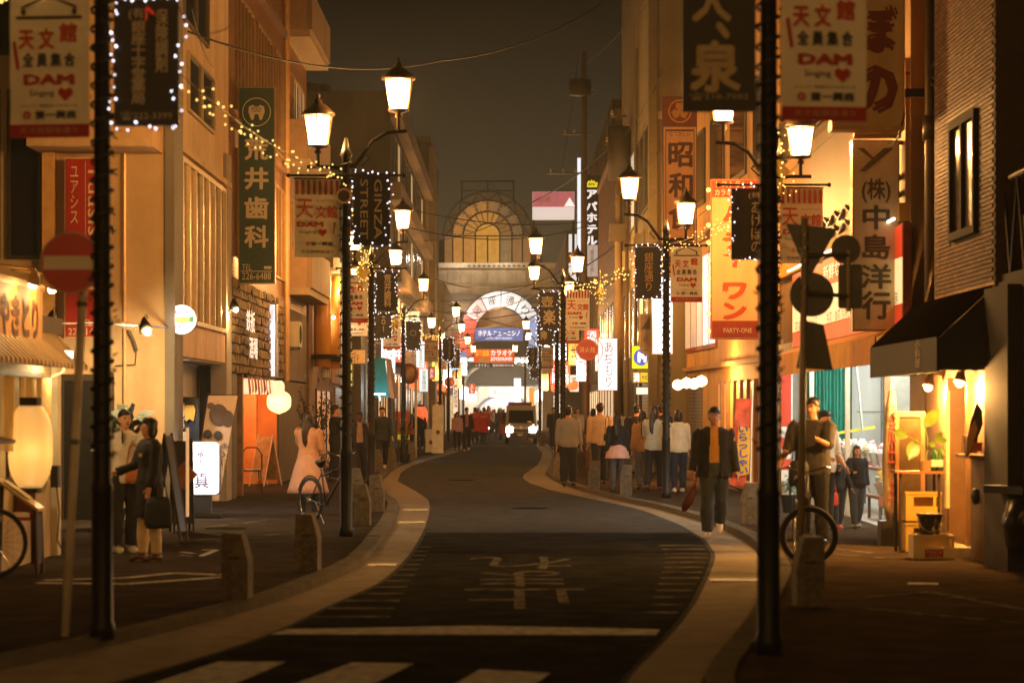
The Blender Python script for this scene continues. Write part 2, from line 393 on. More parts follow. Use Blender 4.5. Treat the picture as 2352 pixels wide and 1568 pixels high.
WOODD = M('3a2a1c', .6, 0, .3, 4, .2); WOODM = M('7a5632', .55, 0, .3, 4, .2); BLACK = M('141310', .5, 0, .15); STEEL = M('6a665e', .35, .7, .15)
DARKM = M('24221e', .45, .4, .2); WHITE = M('cfc9bb', .6, 0, .08); ORANGEW = M('c07a35', .7, 0, .15, 2)
# ---- low yakitori house with the paper lantern
A = thing('restaurant', 'low cream izakaya with striped eave and curtained window behind the big paper lantern', 'restaurant', (-7, 21, 0))
wp(A, 'wall', bb(-9.5, -5.13, 16, 27.1, 0, 2.52), CREAM)
wp(A, 'roof', bb(-9.5, -5.05, 15.8, 27.2, 2.52, 2.7), M('4d4235', .8))
wp(A, 'corner_post', bb(-5.2, -5.06, 26.92, 27.13, 0, 2.5), M('d8cbaa', .7, 0, .1, 3, .3))
w = win_x(A, -5.12, 22.6, 26.2, .95, 2.08, 1, 4, WOODD, M('6b5836', .5, emit=.25, ecol=(1, .5, .12)))
for i in range(4):
    y = 22.75+i*.88; mb = MB(); nx = 7
    vs = []
    for k in range(nx+1):
        yy = y+.78*k/nx; xx = -5.0+.02*math.sin(k*2.4+i)
        vs += [(xx, yy, 2.02), (xx+.012*math.sin(k*1.7), yy, 1.28-.02*(k % 2))]
    mb.add(vs, [(2*k, 2*k+2, 2*k+3, 2*k+1) for k in range(nx)]); wp(w, 'curtain', mb, M('d8b978', .9, 0, .12, 6), root=A)
wp(A, 'awning', MB().hexa([(-5.12, 20, 2.5), (-4.72, 20, 2.12), (-4.72, 26.9, 2.12), (-5.12, 26.9, 2.5), (-5.12, 20, 2.53), (-4.72, 20, 2.15), (-4.72, 26.9, 2.15), (-5.12, 26.9, 2.53)]), M('8a6a42', .5))
for i in range(26):
    y = 21.5+i*.21; wp(A, 'rib', MB().hexa([(-5.12, y, 2.53), (-4.7, y, 2.13), (-4.7, y+.07, 2.13), (-5.12, y+.07, 2.53), (-5.12, y, 2.58), (-4.7, y, 2.18), (-4.7, y+.07, 2.18), (-5.12, y+.07, 2.58)]), M('d2b27a', .5))
# ---- plastered house across the alley: big blank wall and panelled upper floor
B = thing('plaster_building', 'orange lit plaster building with blank alley wall and tall curtained windows above the yakiniku entrance', 'building', (-7, 36, 0))
wp(B, 'wall', bb(-13, -5.1, 35.7, 36.1, 0, 14), PLAST)
wp(B, 'wall', bb(-5.3, -5.1, 36.1, 43.5, 2.5, 14), PLAST)
wp(B, 'wall', bb(-5.75, -5.62, 36.1, 43.5, 0, 2.5), M('b9b2a2', .8, 0, .12, 1.5))
wp(B, 'soffit', bb(-5.62, -5.1, 36.1, 43.5, 2.46, 2.5), GREYW)
wp(B, 'pilaster', bb(-5.12, -4.98, 35.66, 36.6, 0, 14), M('6d675c', .8, 0, .12, 2))
wp(B, 'pilaster', bb(-5.32, -5.04, 42.7, 43.48, 0, 6.2), M('9c8f7a', .8, 0, .12, 2))
wp(B, 'ledge', bb(-5.1, -5.02, 36.6, 43.4, 5.62, 5.72), PLAST)
for i in range(9): wp(B, 'cladding_panel', bb(-5.1, -5.06, 36.65+i*.67, 37.3+i*.67, 2.5, 2.98), M('b98a52', .6, 0, .15, 2))
wp(B, 'overhang', MB().bb(-6.95, -5.15, 34.6, 35.68, 5.45, 8), M('b59266', .85, 0, .1))
win_x(B, -5.1, 37.0, 42.6, 3.02, 5.55, 1, 7, M('c8b48c', .5), [M('8d6b3d', .25, 0, .25, 1), M('b98c50', .3, 0, .25, 1), M('5d4c34', .15, 0, .3, 1)], fw=.07, deep=.07)
win_x(B, -5.1, 37.9, 41.2, 6.35, 7.3, 1, 2, M('a08a64', .5), M('2a2a22', .1, 0, .2))
win_x(B, -5.1, 37.4, 40.4, 7.7, 9.2, 1, 2, M('5a5040', .5), M('1c1c18', .1, 0, .2))
for x0, x1, z0, z1 in ((-8.2, -7.55, 3.9, 6.4), (-7.45, -6.95, 3.9, 6.4), (-8.2, -7.3, 6.9, 8.2)): win_y(B, 35.7, x0, x1, z0, z1, 1, M('3b352a', .5, .3), M('1d1b17', .08, 0, .2))
wp(B, 'column', bb(-6.9, -6.72, 35.5, 35.7, 0, 6.6), M('c79a5c', .7)); wp(B, 'drainpipe', MB().tube([(-5.71, 35.64, 0), (-5.71, 35.64, 8)], .028, 8), M('c2a074', .4, .3))
wp(B, 'door', bb(-6.6, -5.95, 35.62, 35.7, .06, 2.1), M('171512', .4)); wp(B, 'door_frame', MB().bb(-6.68, -6.6, 35.58, 35.7, .06, 2.2).bb(-5.95, -5.87, 35.58, 35.7, .06, 2.2).bb(-6.6, -5.95, 35.58, 35.7, 2.1, 2.2), M('41382c', .5, .3))
wp(B, 'poster', bb(-5.62, -5.6, 38.0, 38.45, 1.45, 1.75), M('9c5a3a', .7, 0, .5, 18)); wp(B, 'poster', bb(-5.62, -5.6, 39.8, 41.6, 1.35, 1.9), M('c26a2c', .7, 0, .6, 22)); wp(B, 'wall_light', bb(-5.62, -5.5, 37.7, 38.6, 1.9, 2.02), BLACK)
lamp(B, (-5.45+7, 38.2-36, 1.86), 30, (1, .93, .85), .05)
tr = wp(B, 'spot_track', MB().bb(-5.4, -5.36, 36.3, 41, 2.40, 2.44), BLACK)
for y in (36.7, 38.6): 
    wp(tr, 'spotlight', MB().tube([(-5.38, y, 2.4), (-5.38, y, 2.3), (-5.36, y-.03, 2.26), (-5.3, y-.12, 2.1)], [.012, .012, .045, .055], 10), BLACK, root=B)
    lamp(B, (-5.28+7, y-.16-36, 2.05), 70, (1, .93, .85), .04, 'SPOT', (math.radians(20), math.radians(-20), 0), 1.7)
# ---- tall tiled building with the stone fronted pub below
C = thing('tiled_apartment_building', 'tall brown tiled building with stone faced pub front and balconies beside the green dental sign', 'building', (-7, 50, 0))
TILEC = MBrick('a06a3c', '8f5c34', '4a3220', .22, .075, 'x', .45, .012, .5)
wp(C, 'wall', bb(-5.4, -5.1, 43.52, 60, 3.98, 15), TILEC)
wp(C, 'wall', bb(-12, -5.4, 59.8, 60, 2.3, 15), GREYW); wp(C, 'wall', bb(-5.4, -5.1, 53.4, 60, 2.3, 3.98), M('54402c', .8, 0, .2, 2))
wp(C, 'end_wall', bb(-12, -5.12, 43.53, 43.6, 3, 15), MBrick('a06a3c', '8f5c34', '4a3220', .22, .075, 'y', .45, .012, .5))
wp(C, 'pub_wall', bb(-7.6, -7.4, 43.6, 60, 0, 2.34), ORANGEW); wp(C, 'pub_wall', bb(-7.4, -5.12, 52.6, 52.8, 0, 2.34), M('c4702e', .7, 0, .2, 2)); wp(C, 'pub_wall', bb(-7.4, -5.1, 43.55, 43.8, 0, 2.34), WOODD)
wp(C, 'pub_ceiling', bb(-7.4, -5.1, 43.8, 59.8, 2.3, 2.34), M('7a3a1c', .7)); wp(C, 'front_wall', bb(-5.25, -5.1, 52.8, 60, 0, 2.3), M('54402c', .8, 0, .2, 2))
wp(C, 'door_post', bb(-5.22, -5.04, 45.2, 45.4, 0, 2.32), WOODM); wp(C, 'door_post', bb(-5.22, -5.04, 43.55, 44.3, 0, 2.32), M('4a4438', .7)); wp(C, 'pub_door', bb(-6.3, -5.55, 52.5, 52.6, 0, 2.1), M('d0803c', .5, 0, .2, 3))
lamp(C, (-5.9+7, 0-1.5, 2.05), 150, (1, .34, .1), .15); lamp(C, (-5.7+7, 1.3, 1.9), 80, (1, .38, .12), .15)
wp(C, 'stone_backing', bb(-5.3, -5.1, 43.52, 53.4, 2.3, 3.98), M('2f2419', .9))
rs = random.Random(3); sm = []
for i in range(6):
    mb = MB(); j = lambda a: rs.uniform(-a, a)
    p = [(0, -.5+j(.03), -.5+j(.06)), (0, .5+j(.03), -.5+j(.06)), (0, .5+j(.03), .5+j(.06)), (0, -.5+j(.03), .5+j(.06))]
    q = [(.045+rs.uniform(0, .05), a*.9, b*.84) for _, a, b in p]
    me = MB().hexa(p+q).mesh('stone', M(['7d6748', '8d7350', '6c583e', '96784f', '5f4e38', '84704f'][i], .85, 0, .25, 8, .4)); fixn(me); sm.append(me)
z = 2.34; n = 0
while z < 3.9:
    h = rs.choice((.14, .16, .19)); y = 43.6+rs.uniform(-.05, .1)
    while y < 53.2:
        wd = rs.uniform(.22, .52); 
        if n < 298: o = part(C, 'stone', rs.choice(sm), loc=(-5.1+7, y+wd/2-50, z+h/2)); o.scale = (1, wd-.02, h-.014); n += 1
        y += wd
    z += h
for i in range(4):
    y = 44.6+i*3.6; win_x(C, -5.1, y, y+2.9, 7.2, 9.4, 1, 5, M('8a6a46', .5), M('55452e', .15, 0, .3, 2))
    win_x(C, -5.1, y, y+2.9, 4.5, 6.5, 1, 5, M('8a6a46', .5), [M('7a5a34', .2, 0, .4, 2), M('3a2e20', .12), M('a08050', .5, 0, .3, 3), M('c9a05a', .4, 0, .4, 2, emit=.45, ecol=(1, .62, .25))]); 
for z in (6.85, 9.9): wp(C, 'cornice', bb(-5.1, -4.98, 43.55, 53.6, z, z+.14), M('6b4a2e', .7))
for z in (4.25, 7.15, 10.05, 12.9):      # balconies beyond
    wp(C, 'balcony_slab', bb(-5.1, -4.55, 54.4, 59.9, z, z+.16), M('8f7a5e', .8)); wp(C, 'balcony_parapet', bb(-4.62, -4.5, 54.4, 59.9, z+.16, z+1.05), M('7a624a', .8, 0, .15, 1)); wp(C, 'balcony_end', bb(-5.1, -4.62, 54.4, 54.5, z+.16, z+1.05), M('86694c', .8))
    win_x(C, -5.1, 56.2, 58.8, z+.2, z+2.2, 1, 2, M('b0a48c', .5), M('d9c79a', .3, emit=.55 if z > 5 and z < 12 else .12, ecol=(1, .85, .55)), fw=.07)
wp(C, 'light_panel_bracket', bb(-5.1, -4.96, 50.6, 50.75, 3.9, 3.96), STEEL)
for i, c in enumerate(('b08a58', 'a67a48')): wp(C, 'drainpipe', MB().tube([(-5.02, 53.75+i*.3, 2.3), (-5.02, 53.75+i*.3, 15)], .05, 8), M(c, .5))
# ---- arcade-like shops beyond
D = thing('canopied_shop_building', 'two storey shop building with deep sloping canopy and amber round columns', 'building', (-7, 68, 0))
wp(D, 'wall', bb(-12, -5.05, 60.1, 76, 0, 5.2), M('6a4a30', .8, 0, .2, 1.2)); wp(D, 'canopy', bb(-12, -4.45, 60.2, 76, 5.2, 5.55), M('8c7b66', .8, 0, .1, 1))
for y in (61.2, 64.5): wp(D, 'column', MB().tube([(-4.8, y, 2.75), (-4.8, y, 5.2)], .22, 14), M('c88c3c', .4, 0, .1, 2), True); wp(D, 'balcony_ring', MB().lathe([(.42, 0), (.46, .05), (.42, .1), (.36, .1), (.36, 0)], 18, (-4.75, y-.1, 2.95)), BLACK)
lamp(D, (-4.5+7, 62.6-68, 4.9), 90, WARM, .2)
wp(D, 'upper_panel', bb(-5.05, -5.0, 67, 75.5, 2.4, 4.9), M('7d4e30', .7, 0, .25, 1)); win_x(D, -5.05, 69, 75.5, 2.6, 4.4, 1, 6, M('bdb199', .5), M('a39a82', .3, emit=.2, ecol=(1, .8, .5)))
win_x(D, -5.05, 62, 67, .2, 2.2, 1, 3, WOODD, M('c68a40', .4, emit=.22, ecol=(1, .5, .16)))
wp(D, 'shutter', bb(-5.05, -5.0, 68.5, 73, .1, 2.3), MBrick('7a7468', '746e62', '3a3630', 3, .09, 'x', .5, .01, .6, 0))
E_ = thing('dark_shop_building', 'dark narrow shop building behind the teal awning', 'building', (-7, 85, 0))
wp(E_, 'wall', bb(-12, -4.75, 76.05, 94, 0, 6.4), M('4d463c', .8, 0, .2, 1)); wp(E_, 'parapet', bb(-12, -4.68, 76.05, 94, 6.4, 6.7), M('7a705f', .8))
win_x(E_, -4.75, 77.5, 83, 3.2, 5.4, 1, 4, M('8d8470', .5), M('3a362e', .15)); win_x(E_, -4.75, 85, 92, .3, 2.3, 1, 4, WOODD, M('d8a05a', .4, emit=.4, ecol=(1, .6, .25)))
Fb = thing('banded_apartment_building', 'dark apartment building with pale horizontal balcony bands', 'building', (-7, 114, 0))
wp(Fb, 'wall', bb(-14, -4.75, 94.1, 134, 0, 14), M('3d382f', .8, 0, .2, .6)); wp(Fb, 'pale_edge', bb(-4.9, -4.6, 131.5, 134.1, 0, 13.6), M('a28c70', .8))
for z in (3.4, 6.6, 9.8, 13): wp(Fb, 'balcony_band', bb(-4.9, -4.3, 94.05, 132, z, z+.7), M('9c8468', .8, 0, .12, 1)); win_x(Fb, -4.75, 97, 128, z-2.2, z-.3, 1, 12, M('5a5347', .5), [M('2c2a24', .15, 0, .4, .4), M('c9a05a', .4, 0, .4, 2, emit=.45, ecol=(1, .62, .25)), M('2c2a24', .15, 0, .4, .4), M('4a4232', .4), M('2c2a24', .15, 0, .4, .4)])
wp(Fb, 'end_wall', bb(-14, -4.74, 94.0, 94.1, 0, 14.02), M('4a4336', .8, 0, .2, .6)); wp(Fb, 'wall_box', bb(-6.2, -5.1, 93.6, 94, 9.3, 10.4), M('8f7a68', .7))
Gb = thing('brown_block', 'plain brown block with rooftop tank rising behind the dental building', 'building', (-9, 112, 0))
wp(Gb, 'wall', bb(-12, -6.15, 108, 118, 0, 14.1), M('8a6a48', .85, 0, .1, .5)); wp(Gb, 'roof_hut', bb(-8.3, -7, 110, 114, 14.1, 15.3), M('8d7658', .85)); wp(Gb, 'water_tank', MB().tube([(-9.5, 112, 14.1), (-9.5, 112, 16.6)], 1.1, 14), M('5e5240', .7)); win_y(Gb, 108, -8.4, -7.2, 10, 11.4, 2, pm=M('2a261e', .2))
Hb = thing('far_tower', 'slim grey concrete tower standing beside the stained glass hall', 'building', (-6.5, 142, 0)); wp(Hb, 'wall', bb(-8.5, -4.55, 134.3, 150, 0, 16.5), M('6f6553', .85, 0, .1, .5)); wp(Hb, 'corner_rib', bb(-4.6, -4.25, 134.2, 136, 0, 16.2), M('8c8068', .85)); wp(Hb, 'roof_edge', bb(-8.6, -4.5, 134.2, 150.1, 16.5, 16.8), GREYW)
Ib = thing('far_shop_row', 'low far shop block with lit windows joining the arcade gate', 'building', (-6, 162, 0)); wp(Ib, 'wall', bb(-12, -4.2, 150.2, 174.8, 0, 9.5), M('776a55', .85, 0, .15, .5)); win_x(Ib, -4.2, 152, 173, 3.6, 5.6, 1, 8, pm=M('d0b080', .4, emit=.4, ecol=(1, .7, .35))); win_x(Ib, -4.2, 151, 173, .2, 2.6, 1, 7, pm=M('d0b080', .4, emit=.9, ecol=(1, .65, .3)))
# ---- street on the other side
Zb = thing('brick_tile_building', 'brown brick tile building with a black awning and lamp lit bar door', 'building', (7, 27, 0))
wp(Zb, 'wall', bb(5.1, 10, 25.5, 29.15, 2.55, 12), M('3c2a1a', .8)); wp(Zb, 'wall', bb(5.1, 10, 29.15, 31, 2.3, 3.0), M('3c2a1a', .8)); wp(Zb, 'recess_wall', bb(5.9, 10, 18, 25.5, 2.9, 12), M('17130e', .8, 0, .2)); wp(Zb, 'end_wall', bb(5.12, 10, 29.15, 29.3, 3, 12), M('5c4530', .8))
wp(Zb, 'low_wall', bb(5.12, 10, 18, 25.45, 0, 3.02), M('241c14', .8, 0, .2, 3)); wp(Zb, 'side_pier', bb(4.98, 5.12, 24.3, 25.5, 0, 2.95), M('211912', .8, 0, .3, 3))
tl = [M(c, .7, 0, .15, 9) for c in ('6e4a28', '644224', '7a522e', '5c3c20')]
tmesh = []
for m in tl: me = MB().hexa([(0, -.115, -.02), (0, .115, -.02), (0, .115, .02), (0, -.115, .02), (-.014, -.112, -.017), (-.014, .112, -.017), (-.014, .112, .017), (-.014, -.112, .017)]).mesh('tile', m); fixn(me); tmesh.append(me)
rest = [MB() for _ in tl]; n = 0; wy0, wy1, wz0, wz1 = 26.42, 27.95, 3.62, 4.98
for r in range(138):
    zz = 2.93+r*.048
    for k in range(16):
        yy = 25.62+k*.237+(.118 if r % 2 else 0)
        if yy > 29.05 or (wy0-.1 < yy < wy1+.1 and wz0-.02 < zz < wz1+.02): continue
        i = rs.randrange(4)
        if n < 290: part(Zb, 'tile', tmesh[i], loc=(5.1-7, yy-27, zz)); n += 1
        else: rest[i].add([(5.1-7+a, yy-27+b, zz+c) for a, b, c in ((0, -.115, -.02), (0, .115, -.02), (0, .115, .02), (0, -.115, .02), (-.014, -.112, -.017), (-.014, .112, -.017), (-.014, .112, .017), (-.014, -.112, .017))], [(3, 2, 1, 0), (4, 5, 6, 7), (0, 1, 5, 4), (1, 2, 6, 5), (2, 3, 7, 6), (3, 0, 4, 7)])
for i, mb in enumerate(rest): part(Zb, 'tile_field', mb, tl[i], kind='stuff')
win_x(Zb, 5.1, wy0, wy1, wz0, wz1, -1, 2, M('15120d', .9), [M('3c3224', .3), M('2a241a', .15)], fw=.09, deep=.06)
bal = wp(Zb, 'balcony', bb(5.15, 5.95, 22, 25.4, 2.95, 3.1), M('2a2018', .8)); 
mb = MB().tube([(5.2, 22, 4.1), (5.2, 25.2, 4.1)], .03, 8); wp(bal, 'handrail', mb, STEEL, root=Zb)
for i in range(5): y = 22.4+i*.7; wp(bal, 'railing_brace', MB().tube([(5.2, y, 3.1), (5.2, y+.35, 4.1), (5.2, y+.7, 3.1)], .018, 6), DARKM, root=Zb)
wp(Zb, 'balcony_lattice', bb(5.3, 5.32, 22.5, 25.1, 3.12, 3.7), M('8a6a30', .6, 0, .6, 25)); 
# ground floor of the bar
WOODB = M('6b4f30', .6, 0, .3, 3, .3)
wp(Zb, 'bar_wall', bb(5.1, 5.3, 28.2, 31, 0, 2.3), WOODB); wp(Zb, 'bar_wall', bb(5.1, 5.3, 25.5, 26.9, 0, 2.55), WOODB); wp(Zb, 'bar_wall', bb(5.1, 5.3, 26.9, 28.2, 2.05, 2.55), M('8a6640', .6, 0, .2, 3, .3)); wp(Zb, 'bar_interior', bb(5.7, 5.8, 26, 29, 0, 2.5), M('201710', .7))
dr = wp(Zb, 'door', bb(5.28, 5.33, 26.95, 28.15, .06, 2.0), M('2a2219', .5)); wp(dr, 'door_frame', MB().bb(5.06, 5.34, 26.9, 27.0, .06, 2.05).bb(5.06, 5.34, 28.1, 28.2, .06, 2.05), M('76532c', .5, 0, .2, 3), root=Zb); wp(dr, 'door_glass', bb(5.22, 5.26, 27.05, 27.5, .4, 1.85), M('6d5a38', .15, 0, .4, 3), root=Zb)
wp(Zb, 'door_step', bb(4.78, 5.1, 26.7, 28.3, .06, .16), M('9a8a6a', .8, 0, .15, 3, .3)); wp(Zb, 'wood_panel', bb(5.03, 5.1, 25.56, 26.5, .06, 1.15), M('5a3d20', .6, 0, .35, 4, .2)); wp(Zb, 'wall_knob', MB().sph((5.0, 26.1, .75), (.05, .09, .09)), BLACK)
sh = wp(Zb, 'wall_shelf', bb(4.88, 5.1, 25.8, 26.6, 1.16, 1.2), WOODM)
for i in range(4): wp(sh, 'booklet', MB().box((4.98, 26.2+i*.07, 1.31), (.13, .02, .2), rx=.25), M(['8a6a3a', '5c4526', 'a3824c', '6c4a28'][i], .7), root=Zb)
for y, zz in ((28.6, 2.02), (26.6, 2.05)):
    sp_ = wp(Zb, 'wall_lamp', MB().tube([(5.1, y, zz+.08), (4.98, y, zz+.1), (4.93, y-.03, zz+.02)], [.02, .02, .05], 10).tube([(4.93, y-.03, zz+.02), (4.92, y-.05, zz-.06)], [.05, .075], 12), M('5d4526', .4, .5))
    wp(sp_, 'bulb', MB().sph((4.92, y-.05, zz-.07), .05), M('ffd9a0', emit=6, ecol=(1, .75, .38)), root=Zb)
    lamp(Zb, (4.86-7, y-.05-27, zz-.14), 420, (1, .47, .12), .05)
# black awning
AW = thing('black_awning', 'black canvas shop awning with small pale lettering on its valance', 'awning', (5.1, 27, 2.1))
cl = M('17150f', .75, 0, .2, 5, .2); xa, xw, d2, d1 = 4.5, 5.07, 25.55, 30.3
wp(AW, 'canopy_slope', MB().hexa([(xw, d2, 2.97), (xa, d2, 2.44), (xa, d1, 2.44), (xw, d1, 2.97), (xw, d2, 3.0), (xa, d2, 2.47), (xa, d1, 2.47), (xw, d1, 3.0)]), M('120f0b', .95, 0, .2, 4, .2))
wp(AW, 'valance', bb(xa-.012, xa+.012, d2, d1, 2.08, 2.455), M('1b1711', .8, 0, .2, 4, .2)); wp(AW, 'side_panel', MB().prism([(xw, 2.1), (xa, 2.1), (xa, 2.43), (xw, 2.955)], d2, d2+.02, 'y'), cl); wp(AW, 'side_panel', MB().prism([(xw, 2.1), (xa, 2.1), (xa, 2.43), (xw, 2.955)], d1-.02, d1, 'y'), cl)
wp(AW, 'frame', MB().tube([(xa+.03, d2+.04, 2.12), (xa+.03, d1-.04, 2.12)], .015, 6), STEEL)
text(AW, vert('小料理'), .9-1.2, .2, .34, .3, M('a89878', .7), y=xa-.022-5.1, face='x', sx=-1)
# ---- flower shop
Y = thing('flower_shop', 'flower shop open to the street with white lit interior under an orange awning', 'shop', (7, 38, 0))
WH = M('b9b8ae', .6, 0, .08, 1)
wp(Y, 'floor', bb(5.1, 9, 31.1, 46, .05, .066), M('8f877a', .6, 0, .15, 2)); wp(Y, 'back_wall', bb(8.6, 8.8, 31, 46, 0, 3), WH); wp(Y, 'end_wall', bb(5.1, 8.6, 45.6, 45.8, 0, 3), WH); wp(Y, 'near_wall', bb(5.3, 8.6, 31, 31.15, 0, 3), WH); wp(Y, 'ceiling', bb(5.1, 8.6, 31.15, 45.6, 2.75, 2.8), WH)
for i in range(5): wp(Y, 'ceiling_lamp', bb(5.6, 7.9, 32.8+i*2.7, 32.95+i*2.7, 2.66, 2.74), M('ffffff', emit=65, ecol=(.95, 1, .94)))
for x in (5.75, 6.3, 6.95, 7.5): wp(Y, 'wall_seam', bb(x, x+.03, 45.575, 45.6, .06, 2.75), M('77766c', .6))
wp(Y, 'wall_seam', bb(6.5, 8.6, 45.57, 45.6, 1.62, 1.645), M('77766c', .6)); wp(Y, 'cold_cabinet', MB().bb(7.0, 7.5, 45.0, 45.6, .06, 2.6), M('8d8a7c', .4, .3))
for x, y in ((5.12, 33), (5.12, 36.9), (5.12, 41.3), (5.15, 45.4)): wp(Y, 'steel_post', bb(x-.035, x+.035, y-.035, y+.035, .06, 2.75), M('a9a596', .35, .6))
wp(Y, 'lintel', bb(5.08, 5.2, 31, 46, 2.62, 2.9), M('c0b7a2', .6)); wp(Y, 'upper_wall', bb(5.12, 10, 31.05, 46, 2.9, 9), M('7a5f3c', .8, 0, .15, 1))
mb = MB(); vs = []; N = 60
for k in range(N+1):
    t = k/N; x = 5.5+.85*t; yy = 45.2+.075*math.sin(k*1.35)+.03*math.sin(k*.47)
    vs += [(x, yy, 2.52), (x+.03*math.sin(k*.9), yy+.02*math.sin(k), .5)]
mb.add(vs, [(2*k, 2*k+2, 2*k+3, 2*k+1) for k in range(N)]); wp(Y, 'curtain', mb, M('0f7560', .7, 0, .12, 3), True)
wp(Y, 'curtain_rail', MB().tube([(5.4, 45.15, 2.55), (6.5, 45.15, 2.55)], .02, 6), STEEL); wp(Y, 'yellow_tape', MB().box((6.3, 44.9, 1.28), (.9, .01, .05), ry=-.16), M('d8c020', .6)); wp(Y, 'folding_pole', MB().tube([(6.4, 44.9, 2.5), (6.5, 44.8, 1.3)], .025, 6), M('a9a596', .4, .4))
wp(Y, 'upper_cladding', bb(5.06, 5.12, 31.1, 45.9, 4.35, 6.2), MBrick('b98c54', 'b08450', '5c4226', .12, 3, 'x', .5, .02, .8, 0))
for i in range(2):
    mb = MB(); pts = [(5.02, 31.3+k*.25, 4.45+i*.22+.07*math.sin(k*1.3)) for k in range(56)]; wp(Y, 'wavy_trim', MB().tube(pts, .035, 6), M('4a3a26', .5))
wp(Y, 'beam', bb(4.98, 5.12, 31.1, 45.9, 4.1, 4.34), M('c08a34', .6, 0, .15, 1))
win_x(Y, 5.12, 31.8, 44, 6.4, 8.4, -1, 6, M('3c3428', .5), M('1e1d1a', .1))
sb = thing('lit_signboard', 'long red and cream lit signboard with shop hours above the orange awning', 'sign', (5.0, 36.5, 2.9))
wp(sb, 'case', bb(4.95, 5.06, 30.6, 42.6, 2.75, 4.05), M('7a2a18', .5)); RED = M('c2301a', .5, emit=.42, ecol=(1, .09, .02)); CRM = M('f0e2b8', .5, emit=.8, ecol=(1, .78, .38))
wp(sb, 'red_panel', bb(4.938, 4.95, 30.65, 42.55, 3.62, 4.03), RED); wp(sb, 'cream_panel', bb(4.938, 4.95, 30.65, 42.55, 3.03, 3.615), CRM); wp(sb, 'red_panel', bb(4.938, 4.95, 30.65, 42.55, 2.77, 3.025), RED)
RT = M('a5341c', .6); CT = M('ffe9c0', .5, emit=1.0, ecol=(1, .86, .5))
for y, b in ((32.4, '日・祝日 朝８時～夜７時'), (36.4, '生花・鉢花 お祝い花'), (40.6, '花束 アレンジ'), ): text(sb, b, (y-36.5), .2, 3.0, .2, RT, y=-.07, face='x', sx=-1)
for y, b in ((32.6, '直売コーナー'), (37, '新鮮な花'), (41, '切花')): text(sb, b, (y-36.5), .92, 2.6, .24, CT, y=-.07, face='x', sx=-1)
wp(sb, 'lamp_strip', MB().tube([(4.85, 30.7, 4.1), (4.85, 42.5, 4.1)], .02, 6), M('ffe0b0', emit=4, ecol=(1, .8, .5)))
oa = thing('orange_awning', 'orange yellow cloth awning over the flower shop front', 'awning', (5, 36, 2.3))
oc = M('dc9420', .7, 0, .12, 3, .2); wp(oa, 'canopy_slope', MB().hexa([(5.06, 30.7, 2.78), (4.62, 30.7, 2.6), (4.62, 42, 2.6), (5.06, 42, 2.78), (5.06, 30.7, 2.8), (4.62, 30.7, 2.62), (4.62, 42, 2.62), (5.06, 42, 2.8)]), oc)
for i in range(5): wp(oa, 'valance', bb(4.605+.004*(i % 2), 4.625+.004*(i % 2), 30.7+i*2.26, 30.7+(i+1)*2.26, 2.26, 2.61), M(['d0801c', 'e29a24'][i % 2], .7, 0, .15, 3)); 
text(oa, '生 花 店', 1.6, .14, 2.4, .16, M('6a3412', .7), y=-.405, face='x', sx=-1)
# ---- cream house with karaoke restaurant
Wb = thing('cream_corner_building', 'cream plastered building with tall lit windows and a lantern lit entrance', 'building', (6, 56, 0))
def slant(y): return 5.1-.04*(y-46)
wp(Wb, 'wall', MB().hexa([(5.1, 46.1, 0), (10, 46.1, 0), (10, 61.9, 0), (slant(61.9), 61.9, 0), (5.1, 46.1, 10), (10, 46.1, 10), (10, 61.9, 10), (slant(61.9), 61.9, 10)]), M('c99a5a', .8, 0, .12, 1, .2))
def sx_(y, k=.0): return slant(y)-k
def wslab(name, y0, y1, z0, z1, k, m, par=Wb): return wp(par, name, MB().hexa([(sx_(y0, k), y0, z0), (sx_(y0, -.02), y0, z0), (sx_(y1, -.02), y1, z0), (sx_(y1, k), y1, z0), (sx_(y0, k), y0, z1), (sx_(y0, -.02), y0, z1), (sx_(y1, -.02), y1, z1), (sx_(y1, k), y1, z1)]), m, root=Wb)
for i in range(5):
    y = 55.5+i*1.25; f = wslab('window', y, y+1.2, 3.1, 5.4, .05, M('8a3426', .5)); wslab('pane', y+.07, y+1.13, 3.2, 5.32, .06, M('dcdce6', .3, emit=[.75, .8, .25, .12, .08][i], ecol=(.92, .93, 1)), f)
for i in range(6): y = 49+i*1.05; wslab('slat', y, y+.16, .1, 2.3, .08, M('7d5a34', .6, 0, .2, 3)); wslab('entrance_glass', y+.2, y+1.0, .15, 2.25, .02, M('d29a4c', .4, emit=.16, ecol=(1, .55, .16)))
wslab('step', 48.6, 58, .06, .2, .5, M('b0703a', .6, 0, .2, 2)); wslab('shutter', 58.4, 61.6, .1, 2.5, .03, MBrick('8a7f6c', '82776a', '4a443a', 3, .085, 'x', .5, .012, .7, 0)); wslab('ledge', 46.2, 61.8, 5.7, 5.86, .1, M('a07c4c', .8)); wslab('ledge', 46.2, 61.8, 2.62, 2.72, .12, M('a07c4c', .8))
for i in range(4): wslab('window', 47+i*3.6, 49.4+i*3.6, 6.6, 8.4, .05, M('5a4a34', .5)); wslab('pane', 47.1+i*3.6, 49.3+i*3.6, 6.7, 8.3, .06, M('24221c', .12))
lamp(Wb, (-1.75, -3.5, 2.35), 330, WARM, .15)
Vb = thing('grey_tall_building', 'tall plain greenish grey building wall behind the showa style restaurant sign', 'building', (6, 70, 0))
